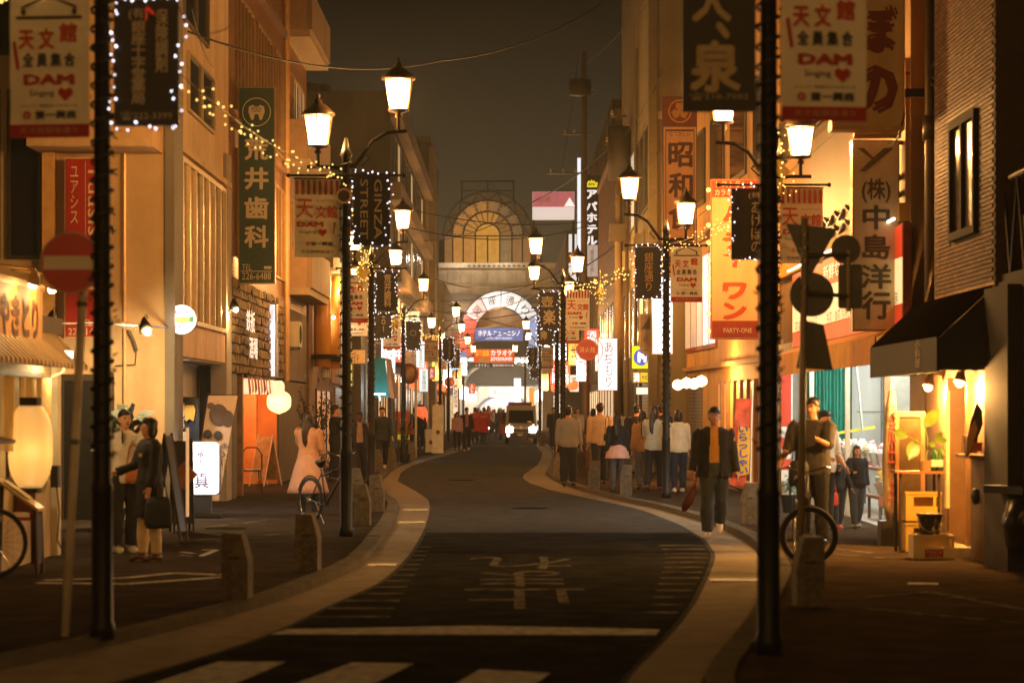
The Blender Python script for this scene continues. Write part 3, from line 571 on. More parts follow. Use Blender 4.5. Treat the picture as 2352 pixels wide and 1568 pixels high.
wp(Vb, 'wall', bb(3.62, 10, 62, 79.8, 0, 16), M('8d7f60', .85, 0, .12, .8)); wp(Vb, 'wall_rib', bb(3.5, 3.72, 61.9, 62.3, 0, 16), M('75694f', .85)); wp(Vb, 'trim_band', bb(3.6, 6, 61.94, 62, 9.1, 9.3), M('b2a078', .8)); win_x(Vb, 3.62, 63.5, 78, 3.2, 5.3, -1, 6, M('6b6250', .5), [M('4a4438', .15, 0, .3), M('c9a05a', .4, 0, .4, 2, emit=.45, ecol=(1, .62, .25)), M('2a2822', .12)]); win_x(Vb, 3.62, 63.5, 78, 7, 9.3, -1, 6, M('6b6250', .5), [M('2a2822', .12), M('3a352b', .3, 0, .3, 3), M('2a2822', .12), M('c9c8b0', .4, 0, .3, 2, emit=.4, ecol=(1, .93, .75))])
wp(Vb, 'garage_opening', bb(3.58, 3.62, 70, 79, .1, 2.5), M('2a2218', .8)); wp(Vb, 'shutter', bb(3.56, 3.62, 63, 68.5, .1, 2.6), MBrick('9a907c', '928874', '5a5346', 3, .085, 'x', .5, .012, .7, 0))
Pb = thing('pink_tile_building', 'pink mosaic tiled building with scroll ornaments beyond the showa style sign', 'building', (6, 92, 0))
PT = MBrick('b98a78', 'b08270', '7a5a4e', .3, .3, 'x', .5, .02, .3, 0); wp(Pb, 'wall', bb(3.75, 10, 80, 104, 0, 10.9), MBrick('b98a78', 'b08270', '7a5a4e', .3, .3, 'y', .5, .025, .3, 0)); wp(Pb, 'street_face', bb(3.72, 3.75, 80.02, 104, 0, 10.85), PT); wp(Pb, 'roof_edge', bb(3.65, 10, 79.95, 104, 10.9, 11.1), M('c9a894', .7)); win_x(Pb, 3.72, 83, 102, 3, 5.6, -1, 8, M('8d7a6c', .5), [M('5a544c', .2), M('c9c8b0', .4, 0, .3, 2, emit=.4, ecol=(1, .93, .75)), M('3a352e', .2)]); win_x(Pb, 3.72, 82, 102, .3, 2.5, -1, 7, M('8d7a6c', .5), M('d0a878', .4, emit=.6, ecol=(1, .7, .4)))
Qb = thing('far_dark_building', 'far dark office building with vertical ribs beside the black hotel sign', 'building', (7, 122, 0)); wp(Qb, 'wall', bb(4.3, 12, 104.2, 134, 0, 15), M('3a342a', .85, 0, .15, .4)); 
for i in range(9): wp(Qb, 'rib', bb(4.18, 4.3, 106+i*3, 106.6+i*3, 3, 14.6), M('6a604e', .8))
win_x(Qb, 4.3, 105, 133, .2, 2.6, -1, 9, pm=M('e0b880', .4, emit=.9, ecol=(1, .72, .42))); wp(Qb, 'roof_hut', bb(5.2, 9, 106, 116, 15, 18.5), M('2f2a22', .85))
Rb = thing('lit_office_building', 'far office block with white lit windows under the pink billboard', 'building', (6, 160, 0)); wp(Rb, 'wall', bb(3.0, 12, 134.3, 174.8, 0, 11.5), M('5a5348', .85, 0, .15, .4))
for z in (4.5, 6.6, 8.7, 10.3): win_y(Rb, 134.3, 3.1, 5.0, z, z+1.1, 3, pm=[M('dfe8e8', .4, emit=.8, ecol=(.85, .95, 1)), M('4a4a48', .3), M('dfe8e8', .4, emit=.55, ecol=(.9, .95, 1))])
win_x(Rb, 3.0, 136, 173, .2, 2.6, -1, 9, pm=M('e8d8b8', .4, emit=1.1, ecol=(1, .85, .62)))

lamp(oa, (.35, 2, -.1), 60, (1, .96, .84), .1); lamp(oa, (.35, -3, -.1), 60, (1, .96, .84), .1)
for i, (x, y, z, f, lb) in enumerate(((-5.0, 61.4, 4.4, 1, 'air conditioner box under the canopy by the amber columns'), (-4.62, 86, 5.6, 1, 'air conditioner box high on the dark shop building'), (-4.2, 108, 4.4, 1, 'air conditioner box on the lowest balcony band'), (3.5, 66.5, 5.9, -1, 'air conditioner box between the rows of windows on the grey building'), (3.5, 74, 5.9, -1, 'second air conditioner box farther along the grey building'), (4.95, 44, 6.25, -1, 'air conditioner box over the wavy trimmed shop front'), (-5.0, 55.6, 3.1, 1, 'air conditioner box beside the gridded lantern boxes'))):
    a = thing('air_conditioner', lb, 'air conditioner', (x, y, z), 0, 'outdoor air conditioner boxes'); part(a, 'case', bb(-.14, .14, -.4, .4, 0, .58), M('a89c86', .6, 0, .12, 2)); part(a, 'fan_grille', MB().lathe([(.22, -.005), (.22, .005), (.19, .005), (.19, -.005)], 18), DARKM, rot=(0, PI/2, 0), loc=(f*.15, -.1, .29)); part(a, 'bracket', bb(-.1, .1, -.35, -.31, -.06, 0), STEEL); part(a, 'bracket', bb(-.1, .1, .31, .35, -.06, 0), STEEL)
for i, (x, y, z0, z1, c) in enumerate(((-4.7, 78, 0, 6.4, '7a705f'), (-4.7, 93.6, 0, 6.4, '7a705f'), (3.55, 69.3, 0, 12, '6d634e'), (4.95, 45.9, 3, 9, '7a5f3c'), (3.6, 80.2, 0, 10.5, '9a7868'))): solo('downpipe', MB().tube([(x, y, z0), (x, y, z1)], .045, 8), M(c, .6), ['rain downpipe at the start of the dark shop building', 'rain downpipe at the far end of the dark shop building', 'rain downpipe on the grey building between its shutters', 'rain downpipe at the corner above the flower shop', 'rain downpipe on the pink tiled building'][i], 'pipe')
# ================================================================ the arcade gate
AR = thing('arcade_gate', 'shopping arcade gate with pale stone front and a fan shaped street name arch', 'arcade', (-1, 175, 0))
STN = M('a8977c', .8, 0, .12, .4)
d = 175; cx = X(1151, d); zc = Z(775, d)
wp(AR, 'front_wall', bb(-9, cx-3.0, 175.2, 176, 0, 10.6), STN); wp(AR, 'front_wall', bb(cx+3.0, 5, 175.2, 176, 0, 10.6), STN); wp(AR, 'front_wall', bb(-9, 5, 175.3, 176, 10.6, 12.0), STN); wp(AR, 'gable', bb(cx-3, cx+3, 175.4, 176, zc+1.9, 10.6), M('b09c7e', .8, 0, .1, .4))
wp(AR, 'cornice', bb(-9, 5, 174.9, 175.3, 11.85, 12.2), M('b8a890', .8)); wp(AR, 'cornice', bb(-9, cx-3.1, 174.9, 175.2, 8.9, 9.2), M('c4b08c', .8)); wp(AR, 'dark_band', bb(-9, 5, 175.05, 175.3, 9.3, 9.9), M('6d6354', .8))
for x in (-6.2, -4.9): wp(AR, 'pilaster', MB().tube([(x, 175, 2.6), (x, 175, 8.2)], .32, 12).bb(x-.5, x+.5, 174.6, 175.2, 8.2, 8.5).sph((x-.42, 174.9, 8.35), .22).sph((x+.42, 174.9, 8.35), .22), M('c2ae8a', .7), False)
for i in range(14): wp(AR, 'relief_panel', bb(-8.6+i*.98, -7.8+i*.98, 175.22, 175.3, 10.75, 11.6), M('a08e72', .8, 0, .2, 1))
for i in range(16): wp(AR, 'dentil', bb(-3.2+i*.36, -3.0+i*.36, 174.86, 174.9, 11.9, 12.05), M('4e473c', .8))
# the fan: six lit panels with dark ribs
cols = [(1, .10, .08), (1, .62, .6), (.92, .95, 1), (.95, .97, 1), (.75, .88, 1), (.25, .42, .85)]
chars = ['', '銀', '座', '通', 'り', '']
INK = M('24242a', .6, var=0)
for k in range(6):
    a1, a0 = PI*(1-k/6), PI*(1-(k+1)/6); col = cols[k]
    f = wp(AR, 'fan_panel', MB().ring(1.95, 2.98, 174.7, 174.9, a0+.008, a1-.008, 5, cx, zc, 1, 1.12), M(col, .4, 0, .25, .6, emit=.6, ecol=col))
    if chars[k]:
        am = (a0+a1)/2; o = text(AR, chars[k], 0, 0, .62, .62, INK, bold=.0); o.location = (cx+2.46*math.cos(am)+1, -.32, zc+2.46*1.12*math.sin(am)); o.rotation_euler = (0, -(am-PI/2), 0)
wp(AR, 'fan_leg', bb(cx-2.98, cx-1.95, 174.7, 174.9, zc-1.35, zc-.02), M((.95, .2, .16), .4, 0, .3, .8, emit=.5, ecol=(1, .16, .12))); wp(AR, 'fan_leg', bb(cx+1.95, cx+2.98, 174.7, 174.9, zc-1.2, zc-.02), M((.3, .5, .85), .4, 0, .3, .8, emit=.5, ecol=(.4, .55, .95)))
for r in (1.9, 3.0): wp(AR, 'fan_rim', MB().ring(r, r+.06, 174.62, 174.92, 0, PI, 24, cx, zc, 1, 1.12), DARKM)
for k in range(1, 6): a = PI*k/6; wp(AR, 'fan_rib', MB().tube([(cx+1.95*math.cos(a), 174.66, zc+1.95*1.12*math.sin(a)), (cx+3*math.cos(a), 174.66, zc+3*1.12*math.sin(a))], .03, 6), DARKM)
wp(AR, 'arch_infill', MB().ring(.02, 1.88, 175.1, 175.3, 0, PI, 24, cx, zc, 1, 1.12), M('8a6a48', .7, 0, .2, 1))
wp(AR, 'side_wall', bb(-4.2, -3.9, 176, 262, 0, 8.6), M('b0a390', .6, 0, .2, .5)); wp(AR, 'side_wall', bb(2.6, 2.9, 176, 262, 0, 8.6), M('b0a390', .6, 0, .2, .5)); wp(AR, 'end_wall', bb(-9, 6, 262, 262.5, 0, 14), M('b8b0a0', .7, 0, .3, 1, emit=.35, ecol=(1, .92, .8))); wp(AR, 'lower_ceiling', bb(-4, 2.8, 176, 262, 5.3, 5.4), M('d8d0bc', .6, emit=1.0, ecol=(1, .92, .8)))  # ceiling and end wall given a glow that stands for bright, hazy arcade light
for i in range(12):
    y = 179+i*6.8; wp(AR, 'truss', MB().ring(2.95, 3.15, y, y+.2, 0, PI, 14, -.65, 3.4, 1, .6), M('8e8878', .5)); wp(AR, 'strip_light', bb(-2.8, 1.5, y+3, y+3.3, 5.12, 5.24), M('ffffff', emit=90, ecol=(1, .94, .84)))
    for x in (-3.88, 2.58): wp(AR, 'shop_light', bb(x-.04, x+.04, y, y+4.6, 2.4, 3.5), M(['e8d8b0', 'd8e4ea', 'e0a890', 'eadfc4'][i % 4], emit=[7, 9, 5, 8][i % 4], ecol=[(1, .8, .5), (.85, .95, 1), (1, .5, .35), (1, .9, .7)][i % 4]))
wp(AR, 'hanging_banner', bb(-2.4, .6, 206, 206.1, 3.5, 4.6), M('d0bca0', .7, 0, .2, 1, emit=.3, ecol=(1, .82, .6))); wp(AR, 'hanging_banner', bb(-2.0, 1.2, 220, 220.1, 2.7, 3.6), M('d8ccb8', .7, 0, .1, emit=.3, ecol=(1, .9, .8))); wp(AR, 'globe', MB().sph((-.9, 192, 4.6), .6, 14, 10), M('b8b0a0', .4), True)  # banners given a faint glow, standing for the pale haze around them
o = text(AR, '祝 お は ら 祭', .6, 3.15, 2.6, .5, M('b8432e', .6), y=44.98)
o = text(AR, '天文館本通り', .1, 4.05, 2.4, .6, M('7a6a54', .6), y=30.98)
wp(AR, 'far_canopy', MB().ring(2.6, 2.9, 236, 236.3, .15, PI-.15, 16, -.8, .9, 1, .75), M('5a5864', .6)); wp(AR, 'far_sign', bb(-2.6, 1.0, 236.1, 236.2, 1.9, 2.6), M('8a86a8', emit=.8, ecol=(.7, .7, 1)))
def panel_sign(name, label, cat, x, y, z0, w, h, face, t=.12, case=None, group=None, brk=None):
    """flat box sign looking at the camera, base centre at (x, y, z0): case + face; returns root"""
    s = thing(name, label, cat, (x, y, z0), 0, group)
    part(s, 'case', bb(-w/2, w/2, 0, t, 0, h), case or M('6d675a', .5, .3)); part(s, 'face', bb(-w/2+.02, w/2-.02, -.012, 0, .02, h-.02), face); return s
WT = M('e8e4da', .6, var=.05); WTL = M('f4f0ff', .5, var=0, emit=.9, ecol=(1, .97, .95)); DT = M('23221f', .6, var=.1); REDT = M('a8301c', .6, var=.1); NAVY = M('26364a', .6)
s = panel_sign('hotel_sign', 'blue hotel sign hanging inside the street name arch', 'sign', X(1146, 174), 174.4, Z(783, 174.4), 3.5, .95, M('3c5fae', .5, emit=.35, ecol=(.2, .34, .85))); text(s, 'ホテル ニューニシノ', 0, .56, 3.0, .4, WTL, y=-.03, bold=.02); text(s, 'HOTEL NEW NISHINO', 0, .2, 1.9, .16, WTL, y=-.03)
s = panel_sign('karaoke_banner', 'orange red karaoke banner across the arcade mouth', 'banner', X(1135, 173), 173.2, Z(833, 173), 2.95, 1.0, M('d8481c', .5, 0, .08, emit=.36, ecol=(1, .16, .03)), .06)
text(s, 'カラオケ', .55, .72, 1.6, .4, WTL, y=-.03, bold=.03); text(s, 'JOYSOUND', .52, .25, 1.55, .32, WTL, y=-.03, bold=.03); part(s, 'food_picture', MB().sph((-.75, -.03, .22), (.35, .02, .16)).bb(-1.05, -.4, -.03, -.02, .02, .1), M('e8c890', .6)); text(s, '飲み放題\n食べ放題', -.85, .7, 1.0, .45, M('f0c030', .5, emit=.5, ecol=(1, .6, .05)), y=-.03, bold=.03)
s = panel_sign('address_strip', 'dark strip with address lettering below the karaoke banner', 'sign', X(1135, 173), 173.25, Z(844, 173), 2.95, .33, M('3a3230', .6), .05); text(s, '鹿児島天文館店 099-224-7788', .65, .17, 1.5, .16, WTL, y=-.03); text(s, '←すぐそこ', -.85, .17, 1.0, .2, WTL, y=-.03)
s = panel_sign('blue_side_sign', 'blue lit sign low at the arcade corner', 'sign', X(1052, 170), 170, Z(887-30, 170), 1.2, 1.5, M('3660b0', .5, emit=.45, ecol=(.2, .4, 1))); text(s, 'いり', .1, .6, .6, .4, WTL, y=-.03)
s = panel_sign('red_side_sign', 'red sign with white lettering under the red end of the arch', 'sign', X(1065, 172), 172, Z(788, 172), 1.4, .7, M('b8402c', .5, emit=.3, ecol=(1, .2, .1))); text(s, 'HONPO', 0, .4, .9, .25, WTL, y=-.03)
# the glazed hall behind
SG = thing('stained_glass_hall', 'round topped stained glass hall with amber fan window above the arcade', 'building', (X(1120, 186), 186, 11.5))
AMB = [M(h, .25, 0, .35, 1.5, emit=e, ecol=c) for h, e, c in (('c07f28', .5, (1, .46, .07)), ('b4702a', .4, (1, .44, .09)), ('8a6030', .2, (1, .46, .14)), ('a8864e', .17, (1, .6, .26)))]
LEAD = M('2e281f', .6)
px = 186/5553; zb = Z(542, 186)-11.5
part(SG, 'hall_body', bb(-4.2, 4.2, .5, 14, -8, zb-.3), M('3c352a', .8)); part(SG, 'back_glass', MB().ring(.02, 100*px, .3, .35, 0, PI, 30, 0, zb), M('4f4330', .5, 0, .3, .8, emit=.05, ecol=(1, .6, .25)))
part(SG, 'sun_pane', MB().ring(.02, 27*px, .0, .1, 0, PI, 16, 0, zb), AMB[0])
for k in range(12): a0, a1 = PI*k/12, PI*(k+1)/12; part(SG, 'ray_pane', MB().ring(31*px, 54*px, 0, .1, a0+.03, a1-.03, 2, 0, zb), AMB[1] if k > 3 else AMB[2])
for k in range(8): a0, a1 = PI*k/8, PI*(k+1)/8; part(SG, 'outer_pane', MB().ring(58*px, 80*px, .02, .1, a0+.02, a1-.02, 3, 0, zb), AMB[2] if k > 2 else M('5d4a30', .4, emit=.06, ecol=(1, .6, .25)))
for k in range(8):
    a = PI*(k+.5)/8; c = (69*px*math.cos(a), -.03, zb+69*px*math.sin(a)); mb = MB()
    for j in range(8): b = PI*j/4+a; mb.add([(c[0], c[1], c[2]), (c[0]+.3*math.cos(b-.25), c[1], c[2]+.3*math.sin(b-.25)), (c[0]+.44*math.cos(b), c[1], c[2]+.44*math.sin(b)), (c[0]+.3*math.cos(b+.25), c[1], c[2]+.3*math.sin(b+.25))], [(0, 1, 2, 3)])
    part(SG, 'star_pane', mb, AMB[1] if k > 3 else AMB[3])
for r in (28, 55, 81, 101): part(SG, 'lead_arch', MB().ring(r*px, (r+2.6)*px, -.08, .05, 0, PI, 30, 0, zb), LEAD)
for i, x in enumerate((-100, -80, -56, -28, 0, 28, 56, 80, 100)): part(SG, 'mullion', bb(x*px-.05, x*px+.05, -.08, .05, -.05, zb), LEAD)
for z in (.02, .55, .8, zb): part(SG, 'transom', bb(-101*px, 101*px, -.1, .0, z-.04, z+.04), LEAD)
for x0, x1, m in ((-100, -80, 0), (-80, -56, 1), (-56, -28, 1), (-28, 0, 0), (0, 28, 0), (28, 56, 3), (56, 80, 2), (80, 100, 2)):
    for z0, z1 in ((.06, .51), (.84, zb-.05)): part(SG, 'lower_pane', bb(x0*px+.05, x1*px-.05, .0, .05, z0, z1), AMB[m] if abs(x0) < 90 else AMB[2])
for k in range(14):
    a0, a1 = PI*k/14, PI*(k+1)/14; r0, r1 = (82*px, 101*px) if k % 2 else (101*px, 82*px); part(SG, 'truss_bar', MB().tube([(r0*math.cos(a0), -.1, zb+r0*math.sin(a0)), (r1*math.cos(a1), -.1, zb+r1*math.sin(a1))], .05, 6), LEAD)
mb = MB()
part(SG, 'roof_frame', MB().bb(-2, 2, .5, .7, zb+4.2, zb+4.32).bb(-2, 2, .5, .7, zb+3.5, zb+3.58).bb(-2.05, -1.93, .5, .7, zb+2.6, zb+4.32).bb(1.93, 2.05, .5, .7, zb+2.6, zb+4.32).bb(-.05, .05, .5, .7, zb+3.3, zb+4.32), M('221e17', .7))
part(SG, 'lower_body', bb(-4.3, 4.5, .2, .5, -3, -.06), M('6e6350', .8))
for x in (.75, 1.4, 3.2): part(SG, 'spotlight_box', bb(x-.3, x+.3, -.8, -.4, .1, .35), M('d8c8a0', .5, emit=.15, ecol=(1, .9, .7)))
# ================================================================ street lamps
IRON = M('1c1a16', .5, .5, .25, 5, .2); IRONB = M('3a2a1a', .45, .5, .2, 5)
GLASS = MG('f4e6c8', .45, 1.55, (1, .78, .42))
def _mesh(mb, m, sm=False): me = mb.mesh('x', m, sm); fixn(me); return me
def frame_mesh():
    mb = MB()
    for k in range(6):
        a = PI*k/3+PI/6; mb.tube([(.128*math.cos(a), .128*math.sin(a), 0), (.2*math.cos(a), .2*math.sin(a), .38)], .011, 4)
    return _mesh(mb, IRONB)
LM = dict(glass=_mesh(MB().lathe([(.12, .005), (.19, .378)], 6, a0=PI/6), GLASS), frame=frame_mesh(),
          roof=_mesh(MB().lathe([(.215, .375), (.22, .4), (.17, .45), (.09, .52), (.055, .54), (.05, .58), (.02, .6), (.03, .63), (.0, .68)], 12), IRONB, True),
          base=_mesh(MB().lathe([(.0, -.28), (.025, -.28), (.022, -.12), (.05, -.1), (.03, -.05), (.135, -.03), (.14, .0), (.0, .004)], 12), IRONB, True))
PL = dict(pole=_mesh(MB().lathe([(.092, 0), (.092, .1), (.078, .13), (.075, 1.05), (.083, 1.07), (.068, 1.12), (.055, 4.85), (.08, 4.88), (.05, 4.96), (.02, 5.1)], 14), IRON, True))
def helix(r, z0, z1, turns, n, rr=.011):
    mb = MB(); mb.tube([(r*math.cos(2*PI*turns*i/n), r*math.sin(2*PI*turns*i/n), z0+(z1-z0)*i/n) for i in range(n+1)], rr, 4); rg = random.Random(5)
    for i in range(70):
        t = rg.random(); a = rg.random()*7; z = z0+(z1-z0)*t; mb.tube([(r*math.cos(a), r*math.sin(a), z), ((r+.035)*math.cos(a), (r+.035)*math.sin(a), z+rg.uniform(-.03, .04))], [.012, .004], 4)
    return _mesh(mb, M('12110e', .6))
PL['coil'] = helix(.078, 1.3, 4.8, 26, 330)
def arms(s):        # s = +1 when the road lies on +x
    r = MB().tube([(0, 0, 4.72), (s*.12, 0, 4.74), (s*.2, 0, 4.86), (s*.34, 0, 5.06), (s*.52, 0, 5.17), (s*.78, 0, 5.19)], [.03, .03, .028, .028, .026, .024], 8).tube([(s*.22, 0, 4.92), (s*.3, 0, 4.84), (s*.2, 0, 4.74)], .012, 6)
    k = MB().tube([(0, 0, 4.7), (-s*.2, 0, 4.73), (-s*.5, 0, 4.73)], .024, 8)
    b = MB().tube([(-.72, 0, 4.62), (.72, 0, 4.62)], .016, 6).sph((-.74, 0, 4.62), .03).sph((.74, 0, 4.62), .03)
    return _mesh(r, IRON), _mesh(k, IRON), _mesh(b, IRON)
ARM = {1: arms(1), -1: arms(-1)}
def lamp_post(x, y, s, label, E=780, far=False):
    p = thing('lamp_post', label, 'street lamp', (x, y, PAVE), 0, 'twin lantern street lamps along the pavements')
    part(p, 'pole', PL['pole']); part(p, 'coiled_wire', PL['coil']); part(p, 'arm', ARM[s][0]); part(p, 'arm', ARM[s][1]); part(p, 'banner_bar', ARM[s][2])
    for dx, z in ((s*.67, 5.47), (-s*.36, 5.01)):
        l = part(p, 'lantern', LM['base'], loc=(dx, 0, z))
        part(l, 'glass', LM['glass']); part(l, 'frame', LM['frame']); part(l, 'roof', LM['roof'])
        lamp(l, (0, 0, .12), E, LAMP, .06)
    return p
POSTS = [  # x, y, road side, label
 ('L1', X(235, 17.2), 17.2, 1, 'dark lamp post just behind the no entry sign'),
 ('L2', X(795, 31), 31, 1, 'lamp post beside the parked bicycle and the woman in pink'),
 ('L3', X(853, 51.6), 51.6, 1, 'lamp post behind the bollards with the dental name plate'),
 ('L4', X(851, 64.6), 64.6, 1, 'lamp post hidden close behind the dental name plate post'),
 ('L5', X(926, 79), 79, 1, 'lamp post next to the round traffic mirror'),
 ('L6', X(1011, 101), 101, 1, 'lamp post by the white standing sign in front of the crowd'),
 ('L7', X(1030, 121), 121, 1, 'lamp post beside the red fire hydrant disc down the street'),
 ('L8', X(1048, 143), 143, 1, 'lamp post before the blue sign of the arcade'),
 ('L9', X(1064, 164), 164, 1, 'last lamp post at the red end of the arcade arch'),
 ('R1', X(1765, 16.2), 16.2, -1, 'dark lamp post carrying the large black restaurant plate'),
 ('R2', X(1777, 32.3), 32.3, -1, 'lamp post by the traffic sign backs near the flower shop'),
 ('R3', X(1530, 44.3), 44.3, -1, 'lamp post among the walking group with the street name plate'),
 ('R4', X(1293, 60), 60, -1, 'lamp post at the pavement bulge beside the grey sweater man'),
 ('R5', X(1279, 72), 72, -1, 'lamp post behind the one on the pavement bulge'),
 ('R6', X(1240, 117), 117, -1, 'lamp post at the side of the oncoming van'),
 ('R7', X(1241, 135), 135, -1, 'lamp post just beyond the oncoming van'),
 ('R8', X(1206, 163), 163, -1, 'last lamp post at the blue end of the arcade arch')]
PP = {}
POSTS += [('L0', -4.9, -.5, 1, 'unseen lamp post added behind the camera on the izakaya side'), ('R0', 2.6, -1, -1, 'unseen lamp post added behind the camera on the bar side')]  # two unseen posts added behind the camera to light the near banners
for k, x, y, s, lb in POSTS: lamp_post(x, y, s, lb, 1300 if y < 10 else (230 if y < 20 else (1250 if y < 95 else (1300 if y < 150 else 900)))); PP[k] = (x, y, s)
# ---------------------------------------------------------------- advert banners and black name plates
CLOTH = M('ece0c4', .8, 0, .08, 3, .15); RSTRIP = M('a82c18', .7, 0, .1, 3); AT = M('b03418', .7, var=.1); AD = M('2e3840', .7, var=.1); AO = M('c4481c', .7, var=.1)
def cloth(w, h, z1=0):
    mb = MB(); vs = []; n, m = 6, 8
    for j in range(m+1):
        for i in range(n+1): vs.append((-w/2+w*i/n, .011*math.sin(i*1.3+j*.9)*(1-j/m)+.007*math.sin(j*1.7+i*.5), z1+h*j/m))
    return mb.add(vs, [(j*(n+1)+i, j*(n+1)+i+1, (j+1)*(n+1)+i+1, (j+1)*(n+1)+i) for j in range(m) for i in range(n)])
CL = _mesh(cloth(.58, .92, .08), CLOTH, True); CL2 = _mesh(cloth(.58, 1.0), CLOTH, True); STRIPM = _mesh(bb(-.29, .29, -.004, .004, -.01, .085), RSTRIP)
BARS = []
for i in range(8): BARS.append((-.255+i*.073, _mesh(bb(-.018, .018, -.004, .0, .8, .985), M('a8461e', .8))))
HEART = _mesh(MB().prism([(0, -.05), (.05, .0), (.052, .03), (.03, .048), (0, .03), (-.03, .048), (-.052, .03), (-.05, 0)], -.026, -.022), AT)
HOUSE = _mesh(MB().prism([(-.24, .83), (.24, .83), (.24, .85), (-.24, .85)], -.026, -.022).prism([(-.2, .9), (0, .99), (.2, .9), (.2, .92), (0, 1.0), (-.2, .92)], -.026, -.022).prism([(-.2, .86), (-.17, .86), (-.17, .9), (-.2, .9)], -.026, -.022).prism([(.17, .86), (.2, .86), (.2, .9), (.17, .9)], -.026, -.022), M('4a4032', .7))
STICK = _mesh(MB().prism([(-.265, .66), (-.245, .68), (-.215, .48), (-.235, .47)], -.026, -.022), AT); STICK2 = _mesh(MB().prism([(.2, .3), (.215, .3), (.235, .45), (.215, .45)], -.026, -.022), M('7a4a2c', .7))
def ad(kind, pk, side, label, dz=0):
    x, y, s = PP[pk]; b = thing('advert_banner', label, 'banner', (x+side*.37, y-.02, 3.57+PAVE+dz), random.uniform(-.16, .16), 'karaoke advert banners on the lamp posts'); Y0 = -.026
    part(b, 'top_rod', bb(-.3, .3, -.008, .008, 1.0, 1.02), IRON)
    if kind == 'A':
        part(b, 'cloth', CL); part(b, 'red_strip', STRIPM); part(b, 'house_drawing', HOUSE); part(b, 'drumstick', STICK)
        text(b, '天 文', -.09, .69, .26, .15, AO, y=Y0, bold=.03); text(b, '館', .14, .73, .13, .14, AO, y=Y0, bold=.03); text(b, '全 員 集 合', 0, .54, .38, .1, AD, y=Y0, bold=.02); text(b, '天文館銀座通り', 0, .04, .42, .045, M('d8a078', .7), y=Y0)
        text(b, 'DAM', 0, .4, .37, .075, AT, y=Y0, bold=.05); text(b, 'Singing', -.05, .3, .18, .055, AD, y=Y0); part(b, 'heart', HEART, loc=(.12, 0, .295)); text(b, '◎', -.16, .15, .055, .055, AO, y=Y0, bold=.02); text(b, '第一興商', .05, .15, .3, .06, AD, y=Y0, bold=.02); text(b, 'メンバー募集中のお知らせ', 0, .215, .42, .018, AD, y=Y0)
    else:
        part(b, 'cloth', CL2)
        for bx, me in BARS: part(b, 'stripe', me, loc=(bx, -.014, 0))
        text(b, '天', -.16, .62, .22, .24, AO, y=Y0, bold=.01); text(b, '文館', .12, .58, .28, .16, AO, y=Y0, bold=.02); text(b, 'みんなでうたおう', .12, .72, .26, .03, AD, y=Y0); text(b, 'DAM', -.09, .42, .34, .07, AT, y=Y0, bold=.05); text(b, 'Singing', -.12, .32, .22, .05, AD, y=Y0); part(b, 'heart', HEART, loc=(.07, 0, .315)); part(b, 'drumstick', STICK2)
        text(b, '◎', -.12, .17, .05, .05, AO, y=Y0, bold=.02); text(b, '第一興商', .06, .17, .28, .055, AD, y=Y0, bold=.02); text(b, '天文館銀座通り', 0, .07, .42, .04, AD, y=Y0)
    return b
ad('A', 'L1', -1, 'cream karaoke advert banner with house drawing above the no entry sign')
ad('B', 'L2', -1, 'striped top karaoke advert banner beside the green dental sign')
ad('A', 'L3', -1, 'karaoke advert banner half hidden behind the bicycle lamp post', -.1)
ad('B', 'L4', -1, 'lower karaoke advert banner half hidden behind the bicycle lamp post')
ad('A', 'L5', -1, 'red edged karaoke advert banner above the teal awning')
ad('B', 'L6', -1, 'striped advert banner over the white barbecue restaurant sign'); ad('A', 'L7', -1, 'small advert banner above the far fire hydrant disc'); ad('B', 'L8', -1, 'small striped advert banner near the blue arcade sign')
ad('A', 'R1', 1, 'large karaoke advert banner overlapping the cream hiragana sign'); ad('B', 'R2', 1, 'striped advert banner behind the triangular sign back')
ad('A', 'R3', 1, 'karaoke advert banner next to the karaoke restaurant pillar sign', .02); ad('B', 'R4', 1, 'striped advert banner above the fire hydrant disc'); ad('A', 'R5', 1, 'red edged banner behind the fire hydrant disc'); ad('A', 'R6', 1, 'small karaoke banner above the van'); ad('B', 'R7', 1, 'small striped banner behind the van')
BULB = _mesh(MB().lathe([(.0, 0), (.009, .004), (.012, .014), (.007, .026), (.0, .034)], 6), M('ffffff', emit=3, ecol=(.9, .85, 1))); BULBF = _mesh(MB().lathe([(.0, 0), (.014, .006), (.018, .02), (.0, .045)], 5), M('ffffff', emit=2.6, ecol=(.95, .88, .95))); YB = _mesh(MB().lathe([(.0, 0), (.012, .006), (.015, .018), (.0, .036)], 6), M('ffd070', emit=2.6, ecol=(1, .66, .16)))
PLATE = M('1a1815', .55, 0, .25, 4)
